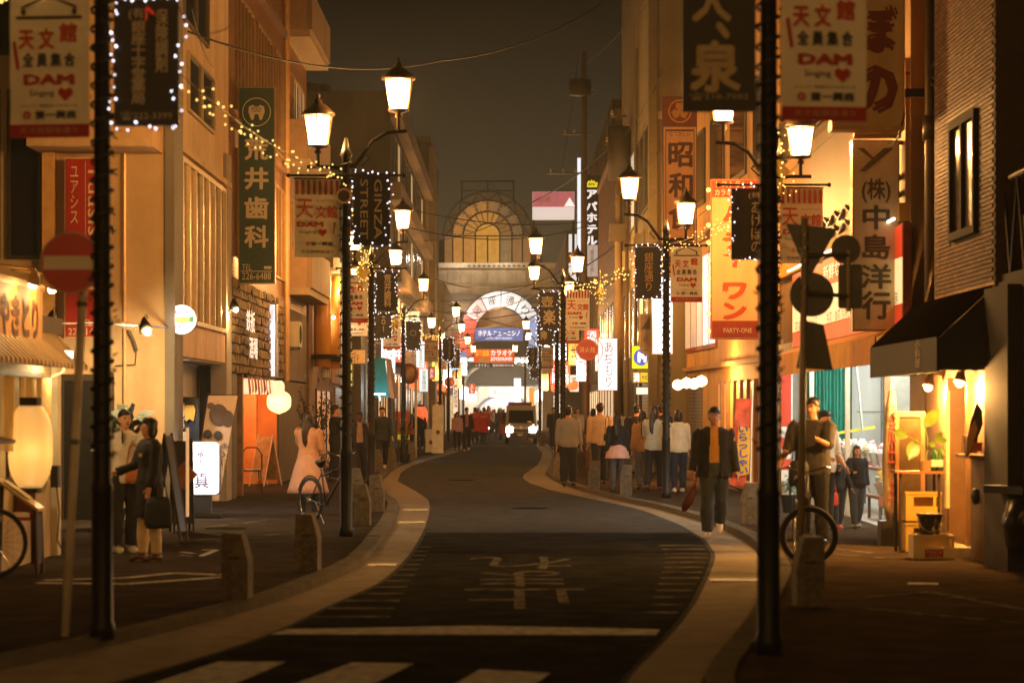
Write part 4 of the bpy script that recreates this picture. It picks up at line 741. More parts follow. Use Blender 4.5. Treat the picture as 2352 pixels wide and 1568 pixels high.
def plate(pk, side, lines, label, w=.48, h=.93, dz=0, fill='', lights=True, m=None, dx=0, sz=None):
    x, y, s = PP[pk]; b = thing('name_plate', label, 'sign', (x+side*(w/2+.09)+dx, y-.03, 3.62+PAVE+dz), 0, 'black name plates on the lamp posts'); tm = m or M('b9ab8c', .6, var=.08)
    part(b, 'board', bb(-w/2, w/2, -.015, .015, 0, h), PLATE); [part(b, 'bracket', MB().tube([(-side*w/2-side*.09, .02, zb_), (0, .02, zb_)], .012, 6), IRON) for zb_ in (h-.08, .06)]
    for (t, lx, lz, lw, lh, tn, bo) in lines: text(b, t, lx*w, lz*h, lw*w, lh*h, tm, y=-.022, turn=tn, bold=bo)
    if lights:
        ls = thing('light_string', 'white fairy lights edging '+label, 'light string', (x+side*(w/2+.09)+dx, y-.06, 3.62+PAVE+dz), 0, 'white fairy lights round the name plates'); rg = random.Random(hash(pk) % 99 if 0 else ord(pk[0])*7+int(pk[1:])); n = 40 if y < 60 else 32; P = 2*(w+h); pts = []
        for i in range(n):
            t = (i+rg.uniform(-.7, .7))/n*P%P; j = rg.gauss(0, .03)
            if t < w: q = (-w/2+t, -.01+j)
            elif t < w+h: q = (w/2+j, t-w)
            elif t < 2*w+h: q = (w/2-(t-w-h), h+.01+j)
            else: q = (-w/2+j, h-(t-2*w-h))
            pts.append((q[0], rg.uniform(-.012, .0), q[1]))
        part(ls, 'wire', MB().tube(pts+[pts[0]], .003, 4), IRON)
        if y < 70:
            for q in pts: part(ls, 'bulb', BULB if y < 40 else BULBF, loc=q, rot=(0, rg.uniform(-.9, .9), 0)).scale = (rg.uniform(.45, .85),)*3
        else:
            mb = MB()
            for q in pts: mb.lathe([(.0, 0), (.012, .006), (.014, .015), (.0, .032)], 4, q)
            part(ls, 'bulb', mb, M('ffffff', emit=3.5, ecol=(.95, .88, .95)), kind='stuff')
    return b
plate('L1', 1, [(vert('保険調剤'), .24, .67, .2, .5, 0, .02), (vert('銀座十字堂薬局'), -.12, .5, .22, .66, 0, .02), ('(有)', -.12, .88, .3, .1, 0, .01), ('☎222-3399', 0, .08, .8, .07, 0, .0)], 'black pharmacy name plate beside the no entry sign', .46, .9, .02)
plate('L2', 1, [('GINZA', .17, .5, .2, .82, 1, .0), ('STREET', -.2, .5, .2, .82, 1, .0)], 'black street name plate with English lettering turned on its side', .48, .93, .1)
plate('L3', 1, [(vert('荒井歯科'), .05, .56, .34, .76, 0, .03), ('☎226-6488', 0, .08, .8, .07, 0, 0)], 'black plate naming the dental clinic', .47, .93); plate('L4', 1, [('Z\nO\nI', .05, .52, .22, .6, 0, 0)], 'black plate with thin latin letters below the dental plate', .47, .85, -.12)
plate('L5', 1, [('◯', 0, .6, .4, .2, 0, 0)], 'nearly blank dark plate beside the traffic mirror post', .48, .95, -.1); plate('L6', 1, [(vert('松元不動産'), .1, .5, .2, .8, 0, 0)], 'black plate with a narrow column of characters above the crowd', .5, .95); plate('L7', 1, [(vert('銀座通り'), 0, .5, .3, .8, 0, 0)], 'far black plate left of the orange karaoke banner'.replace(' left of', ' beside'), .5, .95)
plate('R1', -1, [('大', -.1, .74, .54, .29, 0, .035), ('、', .05, .54, .2, .12, 0, .03), ('泉', -.05, .3, .7, .35, 0, .035), ('☎210-7502', 0, .1, .8, .05, 0, 0)], 'large black restaurant plate with two brush written characters', .49, 1.0, -.0, lights=False, m=M('b8a273', .6))
plate('R2', -1, [(vert('あけぼの'), .2, .46, .3, .72, 0, .01), ('(株)', .2, .9, .46, .1, 0, .01)], 'black plate of white hiragana half hidden behind a dark post', .48, .95, .0)
plate('R3', -1, [(vert('銀座通り'), .02, .52, .34, .74, 0, 0)], 'black plate with gold street name above the walking group', .48, .95, .02, m=M('c09a58', .5)); plate('R4', -1, [('壺', -.1, .75, .6, .28, 0, .01), ('楽', 0, .34, .62, .4, 0, .03)], 'black plate with two large characters over the pavement bulge', .5, .95, -.05); plate('R5', -1, [(vert('本陣'), -.1, .5, .4, .6, 0, .02)], 'black plate half hidden below the two character plate', .5, .85, -.12)
plate('R6', -1, [(vert('のぼり'), 0, .5, .35, .8, 0, 0)], 'far black plate above the oncoming van', .5, .95); plate('R7', -1, [('の', 0, .6, .5, .3, 0, 0)], 'far black plate with a single hiragana', .5, .9, -.3)
# ---------------------------------------------------------------- yellow garlands, gold stars
def garland(name_lbl, a, b, n, sag, spread, seed, big=1.):
    a, b = Vector(a), Vector(b); mid = (a+b)/2; g = thing('garland', name_lbl, 'garland', tuple(mid), 0, 'yellow light garlands between the lamp posts'); rg = random.Random(seed); c = []; 
    for i in range(21): t = i/20; p = a.lerp(b, t)-mid; p.z -= sag*4*t*(1-t); c.append(p)
    part(g, 'wire', MB().tube(c, .006, 5), IRON)
    for i in range(n):
        t = rg.random(); p = a.lerp(b, t)-mid; p.z -= sag*4*t*(1-t); p += Vector((rg.uniform(-1, 1)*spread, rg.uniform(-1, 1)*spread, rg.uniform(-1.6, .6)*spread)); o = part(g, 'bulb', YB, loc=p); o.scale = (big, big, big)
for i, (k1, k2, n, sg) in enumerate((('L1', 'L2', 120, .25), ('L2', 'L3', 60, .2), ('L3', 'L5', 60, .2), ('L5', 'L6', 90, .2), ('L6', 'L7', 70, .15), ('R2', 'R3', 100, .12), ('R3', 'R4', 120, .15), ('R4', 'R5', 40, .1), ('R6', 'R7', 40, .1))):
    p, q = PP[k1], PP[k2]; garland('yellow light garland strung from the %s to the next post' % ['pharmacy plate post', 'street name plate post', 'dental plate post', 'mirror post', 'crowd side post', 'sign back post', 'gold lettered plate post', 'pavement bulge post', 'van side post'][i], (p[0], p[1]+.1, 4.62), (q[0], q[1]-.1, 4.68), int(n*.8), sg, .1, i, .62 if p[1] < 40 else .95)
mb = MB()
GOLD = M('a87c20', .35, .4, .3, 6, emit=.12, ecol=(1, .6, .08))
for i, (u, v, d, lb) in enumerate(((833, 625, 45, 'gold tinsel star between the plates of two posts'), (1379, 672, 60, 'gold diamond ornament by the striped banner'), (1790, 395, 32.1, 'gold tinsel cluster beside the dark post'), (905, 742, 78, 'small gold ornament above the blank plate'))):
    s = thing('gold_ornament', lb, 'ornament', (X(u, d), d, Z(v, d)), 0, 'gold hanging ornaments'); h = .26 if i != 3 else .3; w = .13; mb = MB(); mb.add([(0, 0, h), (w*.5, -.03, h*.3), (w*1.2, 0, 0), (w*.4, -.03, -h*.3), (0, 0, -h*1.4), (-w*.4, -.03, -h*.3), (-w*1.2, 0, 0), (-w*.5, -.03, h*.3), (0, -.08, 0), (0, .08, 0)], [(8, k, (k+1) % 8) for k in range(8)]+[(9, (k+1) % 8, k) for k in range(8)])
    part(s, 'star', mb, GOLD); part(s, 'hook', MB().tube([(0, 0, h), (0, 0, h+.3)], .005, 4), IRON); rg = random.Random(i)
    for k in range(46 if i < 3 else 20): o = part(s, 'bulb', YB, loc=(rg.gauss(0, .09), rg.uniform(-.1, -.04), rg.uniform(-.35, .5) if i in (0, 2) else rg.uniform(-.3, .3))); o.scale = (.7, .7, .7)

garland('yellow light garland running from the pharmacy plate post out over the izakaya roof', (PP['L1'][0]-.1, 17.3, 4.66), (-4.4, 16.6, 4.72), 26, .05, .07, 31, .8)
s = thing('horn_speaker', 'cream ringed round horn speaker on the post with the striped banner', 'speaker', (X(790, 30.7), 30.7, Z(450, 30.7))); part(s, 'horn', MB().tube([(0, .2, 0), (0, .08, 0), (0, 0, 0)], [.03, .05, .095], 16), M('3a3026', .6)); part(s, 'rim', MB().ring(.075, .1, -.02, .02, 0, 2*PI, 20), M('c9a878', .5))
s = thing('red_ribbon', 'thin red ribbon tied at the top of the pharmacy plate post', 'ribbon', (X(345, 17), 17, Z(25, 17))); part(s, 'strip', MB().box((0, 0, 0), (.07, .005, .02), ry=.7).box((-.03, 0, -.03), (.008, .005, .08)), M('c81c10', .6, emit=.3, ecol=(1, .03, .01)))
for x in (-1.8, 1.2): lamp(SG, (x, -12.6, .9), 170, (1, .88, .7), .2); lamp(SG, (x, -12.2, -3.0), 110, (1, .88, .74), .2)
# ================================================================ signs
def qs(name, label, cat, u0, u1, v0, v1, d, face, t=.12, case=None, group=None):
    return panel_sign(name, label, cat, (X(u0, d)+X(u1, d))/2, d, Z(v1, d), (u1-u0)*d/F, (v0-v1)*-1*d/F, face, t, case, group), (u1-u0)*d/F, (v1-v0)*d/F
def ft(s, w, h, t, fx, fz, fw, fh, m, turn=0, bold=0, y=-.018): return text(s, t, fx*w, fz*h, fw*w, fh*h, m, y=y, turn=turn, bold=bold)
PALE = M('cfc0a0', .6, var=.06)
s, w, h = qs('dental_sign', 'tall green dental clinic sign with tooth emblem on the tiled building', 'sign', 547, 632, 200, 652, 44.5, M('15402f', .45, 0, .12, 1.5), .16, M('9a7b4a', .35, .6))
for c, fz in zip('荒井歯科', (.685, .535, .385, .24)): ft(s, w, h, c, 0, fz, .66, .115, PALE, 0, .03)
part(s, 'emblem_ring', MB().ring(.25, .265, -.02, -.014, 0, 2*PI, 24, 0, h*.872), PALE)
part(s, 'tooth_emblem', MB().prism([(-.14, .1), (-.07, .13), (0, .1), (.07, .13), (.14, .1), (.15, .0), (.1, -.14), (.06, -.15), (.03, -.04), (-.03, -.04), (-.06, -.15), (-.1, -.14), (-.15, 0)], -.022, -.015), PALE).location = (0, 0, h*.872)
text(s, 'ARAI\nDENTAL\nCLINIC', 0, h*.89, .19, .13, M('15402f', .5), y=-.026, bold=.02); ft(s, w, h, 'TEL', -.26, .085, .26, .03, PALE); ft(s, w, h, '226-6488', 0, .04, .78, .036, PALE); part(s, 'rule', bb(-.42*w, .42*w, -.018, -.013, .062*h, .066*h), PALE); part(s, 'telephone_mark', bb(.2*w, .4*w, -.018, -.013, .075*h, .09*h), PALE)
part(s, 'bracket', bb(-.75, -w/2, .04, .1, h*.2, h*.22), STEEL); part(s, 'bracket', bb(-.75, -w/2, .04, .1, h*.8, h*.82), STEEL)
s, w, h = qs('salon_sign', 'tall red hair salon sign on the alley wall behind the no entry sign', 'sign', 148, 244, 362, 776, 35.4, M('a3200f', .5, 0, .1, 2), .14, M('c9a77c', .5))
ft(s, w, h, vert('ユアシス　ヘアー'), -.26, .62, .2, .66, PALE, 0, .0); ft(s, w, h, 'Yuasis Hair', .22, .6, .3, .74, PALE, 1); part(s, 'line', bb(.0, .006, -.02, -.014, .14*h, .98*h), PALE); ft(s, w, h, 'TEL', -.0, .085, .34, .035, PALE); ft(s, w, h, '222-1455', .0, .035, .8, .038, PALE)
# no entry sign on its leaning post
d = 17.4; ns = thing('no_entry_sign', 'round red no entry sign on a leaning white post', 'traffic sign', (X(149, d), d, PAVE)); bx, bz = X(149, d), PAVE; tx, tz = X(191, d)-bx, Z(660, d)-bz
part(ns, 'post', MB().tube([(0, 0, -.02), (tx, 0, tz)], .031, 12), M('d4c8b0', .55, 0, .25, 3, .2), True)
cx, cz = X(166.5, d)-bx, Z(605, d)-bz; part(ns, 'disc', MB().ring(.001, .213, -.075, -.06, 0, 2*PI, 40, cx, cz), M('c42a10', .45, 0, .08)); part(ns, 'rim', MB().ring(.211, .222, -.078, -.055, 0, 2*PI, 40, cx, cz), M('b9a58c', .5)); part(ns, 'white_bar', bb(cx-.195, cx+.195, -.079, -.075, cz-.048, cz+.048), M('e4d6b8', .5, 0, .08)); part(ns, 'bracket', MB().tube([(tx-.03, -.05, tz-.12), (tx+.02, .0, tz-.12)], .02, 6).tube([(cx-.05, -.05, cz), (tx, -.02, tz-.05)], .012, 6), STEEL); part(ns, 'band', MB().tube([(tx*.55, 0, tz*.55), (tx*.56, 0, tz*.565)], .036, 10), M('58605c', .5))
# round lit sign
d = 36.4; s = thing('round_sign', 'round white lit sign with handshake picture on two arms', 'sign', (X(430, d), d-.6, Z(737, d))); r = .222
part(s, 'drum', MB().ring(.001, r, 0, .14, 0, 2*PI, 32), M('5c4a44', .5)); part(s, 'face', MB().ring(.001, r*.97, -.008, -.001, 0, 2*PI, 32), M('f4f2ff', .4, var=0, emit=.8, ecol=(.93, .93, 1))); part(s, 'green_ring', MB().ring(.172, .178, -.012, -.008, 0, 2*PI, 32), M('3c7a4c', .6, emit=.1, ecol=(.05, .3, .1)))
text(s, 'ヤマダ', 0, .1, .21, .055, M('3a2c34', .6), y=-.014, bold=.04); text(s, 'コネクト', 0, -.105, .24, .05, M('3a2c34', .6), y=-.014, bold=.04)
hand = M('d9b23a', .6, emit=.5, ecol=(.85, .5, .06)); part(s, 'sleeve', bb(-.175, -.11, -.014, -.009, -.04, .045), M('2c7a46', .6, emit=.2, ecol=(.03, .3, .08))); part(s, 'sleeve', bb(.11, .175, -.014, -.009, -.04, .045), M('2c7a46', .6, emit=.2, ecol=(.03, .3, .08))); part(s, 'hands_emblem', MB().prism([(-.11, .03), (-.03, .045), (.03, .04), (.11, .03), (.11, -.035), (.05, -.05), (.0, -.07), (-.05, -.05), (-.11, -.035)], -.015, -.009), hand); part(s, 'finger_line', MB().box((.02, -.016, -.01), (.1, .002, .006), ry=.5).box((-.02, -.016, -.03), (.07, .002, .006), ry=.6), M('5c4a20', .6))
part(s, 'arm', MB().tube([(-.55, .07, .13), (0, .07, .13)], .014, 6).tube([(-.55, .07, -.12), (0, .07, -.12)], .014, 6), DARKM); lamp(s, (-.05, -.12, 0), 6, (.9, .9, 1), .15)
# standing lit yakiniku sign
d = 36; s = thing('standing_sign', 'white lit rounded standing sign for the yakiniku restaurant', 'sign', (X(464, d), d, PAVE)); w, h, z0 = 82*d/F, 124*d/F, 53*d/F
def rrect(w, h, r, z0, n=5):
    o = []
    for cxx, czz, a in ((w/2-r, z0+h-r, 0), (-w/2+r, z0+h-r, PI/2), (-w/2+r, z0+r, PI), (w/2-r, z0+r, 1.5*PI)): o += [(cxx+r*math.cos(a+PI/2*i/n), czz+r*math.sin(a+PI/2*i/n)) for i in range(n+1)]
    return o
part(s, 'case', MB().prism(rrect(w, h, .07, z0), 0, .2), M('8a8690', .4, .3)); part(s, 'face', MB().prism(rrect(w-.03, h-.03, .06, z0+.015), -.02, -.001), M('f6f4ff', .4, var=0, emit=.95, ecol=(.95, .93, 1)))
text(s, '真', .0, z0+h*.28, .22, .24, M('241c3c', .6), y=-.026, bold=.01); text(s, '焼\n肉', -.02, z0+h*.66, .1, .24, M('3a3448', .6), y=-.026, bold=.015); text(s, '〆　〆', .02, z0+h*.82, .3, .02, M('8a8898', .6), y=-.026)
part(s, 'pedestal', bb(-.13, .13, .02, .18, .08, z0), M('1c1d22', .5)); part(s, 'foot', MB().bb(-.24, .28, .0, .06, .03, .07).bb(-.24, .28, .16, .22, .03, .07), BLACK)
for x in (-.2, .26): part(s, 'caster', MB().sph((x, .03, .025), .025), BLACK)
lamp(s, (0, -.25, z0+h*.5), 16, (.93, .93, 1), .25)
def nobori(lbl, u0, u1, v0, v1, d, lean, m, pole_u, dsz=0):
    x0, x1, z0, z1 = X(u0, d), X(u1, d), Z(v1, d), Z(v0, d); fl = thing('banner_flag', lbl, 'flag', (X(pole_u, d), d, PAVE)); L = X(pole_u, d); vs = []; n = 8
    for j in range(n+1):
        t = j/n; o = lean*(t-1)
        for i in range(5): vs.append((x0-L+o+(x1-x0)*i/4, -.03*math.sin(i*.9+j*.8), z0-PAVE+(z1-z0)*t))
    part(fl, 'cloth', MB().add(vs, [(j*5+i, j*5+i+1, (j+1)*5+i+1, (j+1)*5+i) for j in range(n) for i in range(4)]), m, True); part(fl, 'pole', MB().tube([(x0-L-lean, 0, -.0), (x0-L, 0, z1-PAVE+.03)], .011, 6).tube([(x0-L, 0, z1-PAVE+.01), (x1-L, 0, z1-PAVE+.01)], .008, 6), DARKM); part(fl, 'foot', MB().lathe([(.17, 0), (.17, .05), (.04, .1), (.0, .1)], 12, (x0-L-lean, 0, 0)), BLACK)
    return fl, x0-L, x1-L, z0-PAVE, z1-PAVE
fl, a, b, c, e = nobori('dark blue banner flag for black beef with white characters', 402, 456, 914, 1075, 37.4, -.02, M('1d2532', .7, 0, .1), 402)
text(fl, vert('鹿児島'), a+.1, e-.27, .12, .4, PALE, y=-.05, bold=.01); text(fl, vert('黒牛'), a+.12, e-.75, .18, .46, PALE, y=-.05, bold=.03); part(fl, 'badge', MB().prism([(-.06, -.14), (0, -.1), (.06, -.14), (.09, .04), (.06, .11), (-.06, .11), (-.09, .04)], -.06, -.05), M('c79a2c', .6)).location = (b-.13, 0, e-.22)
fl, a, b, c, e = nobori('pale banner flag with cow heads and crest marks leaning by the lit standing sign', 478, 546, 908, 1150, 37.8, .3, M('c4a58c', .8, 0, .1), 478)
part(fl, 'cow_picture', MB().sph((.17, -.05, e-.3), (.15, .012, .17)).sph((.31, -.05, e-.36), (.1, .012, .13)).sph((.05, -.05, e-.16), (.06, .012, .05)), M('5a4a44', .8)); text(fl, '誕生。', a+.24, e-.78, .2, .08, AD, y=-.05, bold=.02); text(fl, 'KURO\nUSHI', a+.1, e-.98, .34, .22, AD, y=-.05, bold=.02); part(fl, 'crest', MB().sph((.0, -.05, e-.6), (.065, .01, .07)), M('2e3038', .7)); part(fl, 'crest', MB().sph((.16, -.05, e-.62), (.065, .01, .07)), M('2e3038', .7))
def aframe(lbl, u0, u1, v0, v1, fm, bm, rz=0, lean=.22, txt=None):
    d = GD(v1, PAVE); w, h = (u1-u0)*d/F, (v1-v0)*d/F; s = thing('menu_board', lbl, 'sign board', (X((u0+u1)/2, d), d, PAVE), rz)
    for sg, nm in ((-1, 'board'), (1, 'back_board')):
        mb = MB().hexa([(-w/2, sg*lean-.012, .12), (w/2, sg*lean-.012, .12), (w/2, sg*lean+.012, .12), (-w/2, sg*lean+.012, .12), (-w/2, -.012, h), (w/2, -.012, h), (w/2, .012, h), (-w/2, .012, h)]); part(s, nm, mb, bm)
        for x in (-w/2, w/2): part(s, 'leg', MB().tube([(x, sg*lean*1.12, 0), (x, sg*.0, h+.03)], .016, 6), fm)
    if txt: o = text(s, txt, 0, h*.55, w*.7, h*.6, M('c9bfa8', .7), y=0); o.rotation_euler = (-math.atan2(lean, h), 0, 0); o.location = (0, -lean*.5-.02, h*.55)
    return s, w, h
aframe('black A-frame menu board standing beside the woman in the dark coat', 396, 440, 1012, 1222, BLACK, M('16161a', .4), .25)
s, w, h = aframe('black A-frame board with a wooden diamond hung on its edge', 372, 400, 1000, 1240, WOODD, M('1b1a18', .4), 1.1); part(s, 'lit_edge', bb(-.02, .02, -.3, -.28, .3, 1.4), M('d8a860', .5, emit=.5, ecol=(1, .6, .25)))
d = 31; s = thing('wooden_diamond', 'tilted square wooden plaque hanging on the black menu board', 'plaque', (X(430, d), d-.3, Z(1090, d))); part(s, 'plaque', MB().box((0, 0, 0), (.24, .02, .26), ry=.75), M('b06a3a', .6, 0, .2, 6)); part(s, 'cord', MB().tube([(0, 0, .15), (-.05, .05, .3)], .004, 4), BLACK)
s, w, h = aframe('white easel menu board outside the orange lit pub', 590, 630, 1002, 1115, M('c9b090', .6), M('a88a60', .6, 0, .3, 8), -.5, .3); 
d = 55; s, w, h = qs('small_plate_sign', 'small cream plate with two hiragana between two lamp posts', 'sign', 798, 841, 802, 836, 55, M('cdb594', .6), .05); ft(s, w, h, vert('しげ'), 0, .5, .3, .8, M('5a4634', .6)); part(s, 'arm', bb(-.45, -w/2, 0, .04, h, h+.04), STEEL)
s, w, h = qs('vertical_lightbox', 'narrow white lit signbox standing out from the stone front', 'sign', 617, 634, 697, 866, 50.4, M('e8e8f0', .4, var=0, emit=.85, ecol=(.92, .92, 1)), .5, STEEL); ft(s, w, h, vert('個室居酒屋'), 0, .75, .35, .36, M('8a8a98', .5)); lamp(s, (0, -.2, 1), 8, COOL, .2)
cr = M('e8dcc8', .4, emit=.7, ecol=(1, .85, .7))
for lb, y, z, t in (('crystal lit character sign high on the stone wall', 45.9, 3.35, '鉄板'), ('crystal lit character sign lower on the stone wall', 46.4, 2.85, '酒場')):
    s = thing('letter_sign', lb, 'sign', (-4.98, y, z)); text(s, t, 0, 0, 1.5, .42, cr, y=.02, face='x', sx=1, bold=.02); part(s, 'rail', MB().bb(-.1, 0, -.75, .75, -.02, .0), DARKM)
for i, (u0, u1, v0, v1, d, c, lb) in enumerate(((650, 690, 702, 858, 59.4, 'c4761c', 'bright orange gridded hanging lantern box on the balcony'), (690, 725, 727, 868, 63, '8a5a30', 'brown gridded hanging lantern box beyond the orange one'))):
    s = thing('lantern_box', lb, 'lantern', (X((u0+u1)/2, d), d, Z(v1, d)), 0, 'gridded lantern boxes'); w, h = (u1-u0)*d/F, (v1-v0)*d/F; part(s, 'paper', bb(-w/2, w/2, 0, .5, 0, h), M(c, .6, 0, .1, 3, emit=.16 if i == 0 else .04, ecol=(1, .36, .04)))
    for k in range(13): part(s, 'grid_bar', bb(-w/2-.005, w/2+.005, -.012, .0, h*k/12-.006, h*k/12+.006), M('5a3412', .7))
    for k in range(9): part(s, 'grid_bar', bb(-w/2+w*k/8-.004, -w/2+w*k/8+.004, -.016, .0, .01, h-.01), M('5a3412', .7))
    part(s, 'bottom_tray', bb(-w/2-.04, w/2+.1, -.02, .55, -.1, -.01), BLACK); part(s, 'hanger', MB().tube([(0, .25, h), (0, .25, h+.3)], .02, 6), DARKM)
s, w, h = qs('white_panel_sign', 'grey white ribbed signbox lit by two small floodlights', 'sign', 725, 757, 730, 868, 64.5, M('b9b7ac', .5), .4)
for k in range(4): part(s, 'rib', bb(-w/2+.06+k*.08, -w/2+.08+k*.08, -.02, -.011, .03, h-.03), M('8f8d84', .5))
for k in range(2): x = .02+k*.3; part(s, 'floodlight', MB().box((x, -.4, h+.02), (.12, .08, .1), rx=.5).tube([(x, -.38, h), (x, 0, h-.05)], .012, 6), STEEL); part(s, 'bulb', MB().sph((x, -.45, h), .05), M('ffffff', emit=10, ecol=(1, .95, .8)))
lamp(s, (.1, -.6, h-.1), 30, (1, .92, .75), .06)
s, w, h = qs('yellow_sign', 'narrow yellow green lit sign peeking from behind a lamp post', 'sign', 797, 810, 836, 888, 70, M('c4d81c', .5, var=0, emit=.8, ecol=(.75, .9, .02)), .3)
d = 78; s = thing('teal_awning', 'teal shop awning with a cream side hanging over the pavement', 'awning', (X(880, d), d, Z(912, d))); part(s, 'front_panel', MB().hexa([(-.42, 0, 0), (.2, 0, 0), (.2, .02, 0), (-.42, .02, 0), (-.42, .9, 1.3), (.02, .9, 1.3), (.02, .92, 1.3), (-.42, .92, 1.3)]), M('2f8f98', .7, 0, .1, 2)); part(s, 'side_panel', MB().prism([(.2, 0), (.9, 1.3), (.9, 1.28), (.9, .0)], 0, .02, 'x') if 0 else MB().hexa([(.2, 0, -.02), (.36, .1, -.05), (.36, 3, -.05), (.2, 3, -.02), (.03, .9, 1.3), (.12, 1, 1.28), (.12, 3, 1.28), (.03, 3, 1.3)]), M('b08e70', .7)); part(s, 'hem', bb(-.42, .2, -.02, -.005, 0, .09), M('25727c', .7)); part(s, 'added_lamp_tube', MB().tube([(-.3, -.5, .1), (.1, -.5, .1)], .02, 6).tube([(-.1, -.5, .1), (-.1, .0, -.1)], .01, 5), M('ffffff', emit=10, ecol=(.8, .95, 1))); lamp(s, (-.1, -.9, .2), 45, (.75, .95, 1), .1)  # tube and its lamp are added to brighten the teal panel
d = 80; s = thing('traffic_mirror', 'brown backed round traffic mirror on a white pole', 'mirror', (X(955, d), d, PAVE)); part(s, 'pole', MB().tube([(0, 0, 0), (0, 0, 2.6)], .045, 10), M('d0c4ae', .5, 0, .1), True); part(s, 'mirror_back', MB().sph((-.22, -.1, Z(862, d)), (.27, .09, .34), 16, 10), M('7a4f22', .4, .3, .3, 6), True); part(s, 'rim', MB().ring(.27, .3, -.0, .06, 0, 2*PI, 24, -.2, Z(862, d), 1, 1.15), M('c46a2c', .5)); part(s, 'arm', MB().tube([(0, 0, 2.5), (-.2, 0, 2.6)], .02, 6), STEEL)
for a in (('barbecue_sign', 'white lit vertical sign of the popular barbecue restaurant', 'sign', 962, 984, 846, 900, 96, '大衆焼肉', DT), ('noodle_sign', 'white lit sign with brush hiragana above the barbecue sign', 'sign', 955, 976, 792, 845, 98, 'なるだ', DT)):
    s, w, h = qs(*a[:8], M('eceef0', .5, var=0, emit=.95, ecol=(.9, 1, .98)), .15); ft(s, w, h, vert(a[8]), .05, .5, .42, .86, a[9])
for i, (u0, u1, v0, v1, d, c, e, t, lb) in enumerate(((985, 999, 842, 872, 100, (.9, .12, .03), .4, 'おお', 'small red lit sign beside the barbecue sign'), (1003, 1017, 905, 960, 118, (.9, .3, .04), .5, '', 'plain orange lit shop sign far down the pavement'), (1040, 1052, 868, 950, 128, (.95, .8, .6), .8, '麺', 'thin cream lit sign beyond the hydrant disc'), (1076, 1092, 880, 905, 150, (.8, .15, .06), .3, 'SALE', 'small red far shop sign by the arcade mouth'), (1216, 1226, 890, 975, 140, (.92, .4, .08), .5, '', 'tall orange lit sign behind the van'), (1180, 1197, 868, 945, 150, (.85, .97, 1), 1.6, '', 'bright white lit pillar sign at the arcade mouth'), (1276, 1300, 868, 890, 130, (.9, .95, .9), .9, '', 'striped convenience store sign with green and red bands'), (1308, 1330, 860, 900, 110, (1, .85, .7), 1., '薬', 'small cream lit sign beneath the white hiragana sign'))):
    s, w, h = qs('shop_sign', lb, 'sign', u0, u1, v0, v1, d, M(c, .5, var=.05, emit=e, ecol=c), .15)
    if t: ft(s, w, h, vert(t) if h > w else t, 0, .5, .6, .7, DT if c[1] > .5 else WTL)
    if 'striped' in lb:
        for k, cc in ((.8, (.05, .5, .25)), (.45, (.9, .3, .1)), (.15, (.8, .05, .05))): part(s, 'band', bb(-w/2, w/2, -.02, -.013, h*k-.08, h*k+.06), M(cc, .5, emit=.5, ecol=cc))
def disc_sign(lb, u, v, r, d, t, ring=True):
    s = thing('hydrant_sign', lb, 'sign', (X(u, d), d, PAVE)); z = Z(v, d)-PAVE; rr = r*d/F
    part(s, 'post', MB().tube([(0, .05, 0), (0, .05, z+rr)], .035, 8), M('6a3020', .5)); part(s, 'disc', MB().ring(.001, rr, -.02, .01, 0, 2*PI, 32, 0, z), M('b03a2c', .5, 0, .06, emit=.06, ecol=(1, .15, .1)))
    if ring: part(s, 'outer_ring', MB().ring(rr*1.28, rr*1.34, -.01, .02, 0, 2*PI, 36, rr*.12, z-.02), M('a83c2c', .5)); part(s, 'inner_line', MB().ring(rr*.9, rr*.94, -.024, -.02, 0, 2*PI, 32, 0, z), M('d89a84', .6))
    text(s, t, 0, z, rr*1.5, rr*.55, M('e0b8a4', .6), y=-.028, bold=.02); return s
disc_sign('red fire hydrant disc standing before the white hiragana sign', 1349, 803, 25, 66, '消火栓'); disc_sign('smaller red fire hydrant disc far down the opposite pavement', 1032, 877, 12, 126, '消火栓')
d = 150; s = thing('no_entry_sign', 'tiny far no entry disc below the smaller hydrant disc', 'traffic sign', (X(1026, d), d, PAVE)); part(s, 'post', MB().tube([(0, 0, 0), (0, 0, 3)], .04, 8), STEEL); part(s, 'disc', MB().ring(.001, .25, -.06, -.03, 0, 2*PI, 20, 0, Z(902, d)), M('b0301c', .5)); part(s, 'white_bar', bb(-.2, .2, -.07, -.06, Z(902, d)-.05, Z(902, d)+.05), WT)
s, w, h = qs('party_sign', 'tall cream karaoke restaurant signboard with orange katakana', 'sign', 1633, 1742, 411, 779, 46.5, M('dcab66', .6, 0, .08, 2, emit=.10, ecol=(1, .6, .22)), .25, M('a85a2c', .5)); OR = M('bc4a1c', .6, 0, .08)
part(s, 'top_panel', bb(-w/2+.02, w/2-.02, -.02, -.012, h*.885, h-.03), M('b83e1e', .6)); ft(s, w, h, 'レストラン＆', 0, .965, .8, .04, PALE, 0, .03, -.03); ft(s, w, h, 'カラオケハウス', 0, .915, .84, .04, PALE, 0, .03, -.03)
for c, fz, fh in (('パ', .79, .12), ('ー', .70, .05), ('テ', .61, .11), ('ィ', .525, .05), ('ー', .47, .05), ('ワ', .3, .11), ('ン', .175, .11)): ft(s, w, h, c if c != 'ー' else '｜', 0, fz, .52 if c != 'ー' else .1, fh, OR, 0, .06)
part(s, 'bottom_panel', bb(-w/2+.02, w/2-.02, -.02, -.012, .03, h*.115), M('9a3420', .6)); ft(s, w, h, 'PARTY-ONE', .06, .055, .6, .03, PALE, 0, .01, -.03); part(s, 'arm', MB().bb(w/2, w/2+.6, .1, .16, h*.6, h*.63).bb(w/2, w/2+.6, .1, .16, h*.2, h*.23), STEEL)
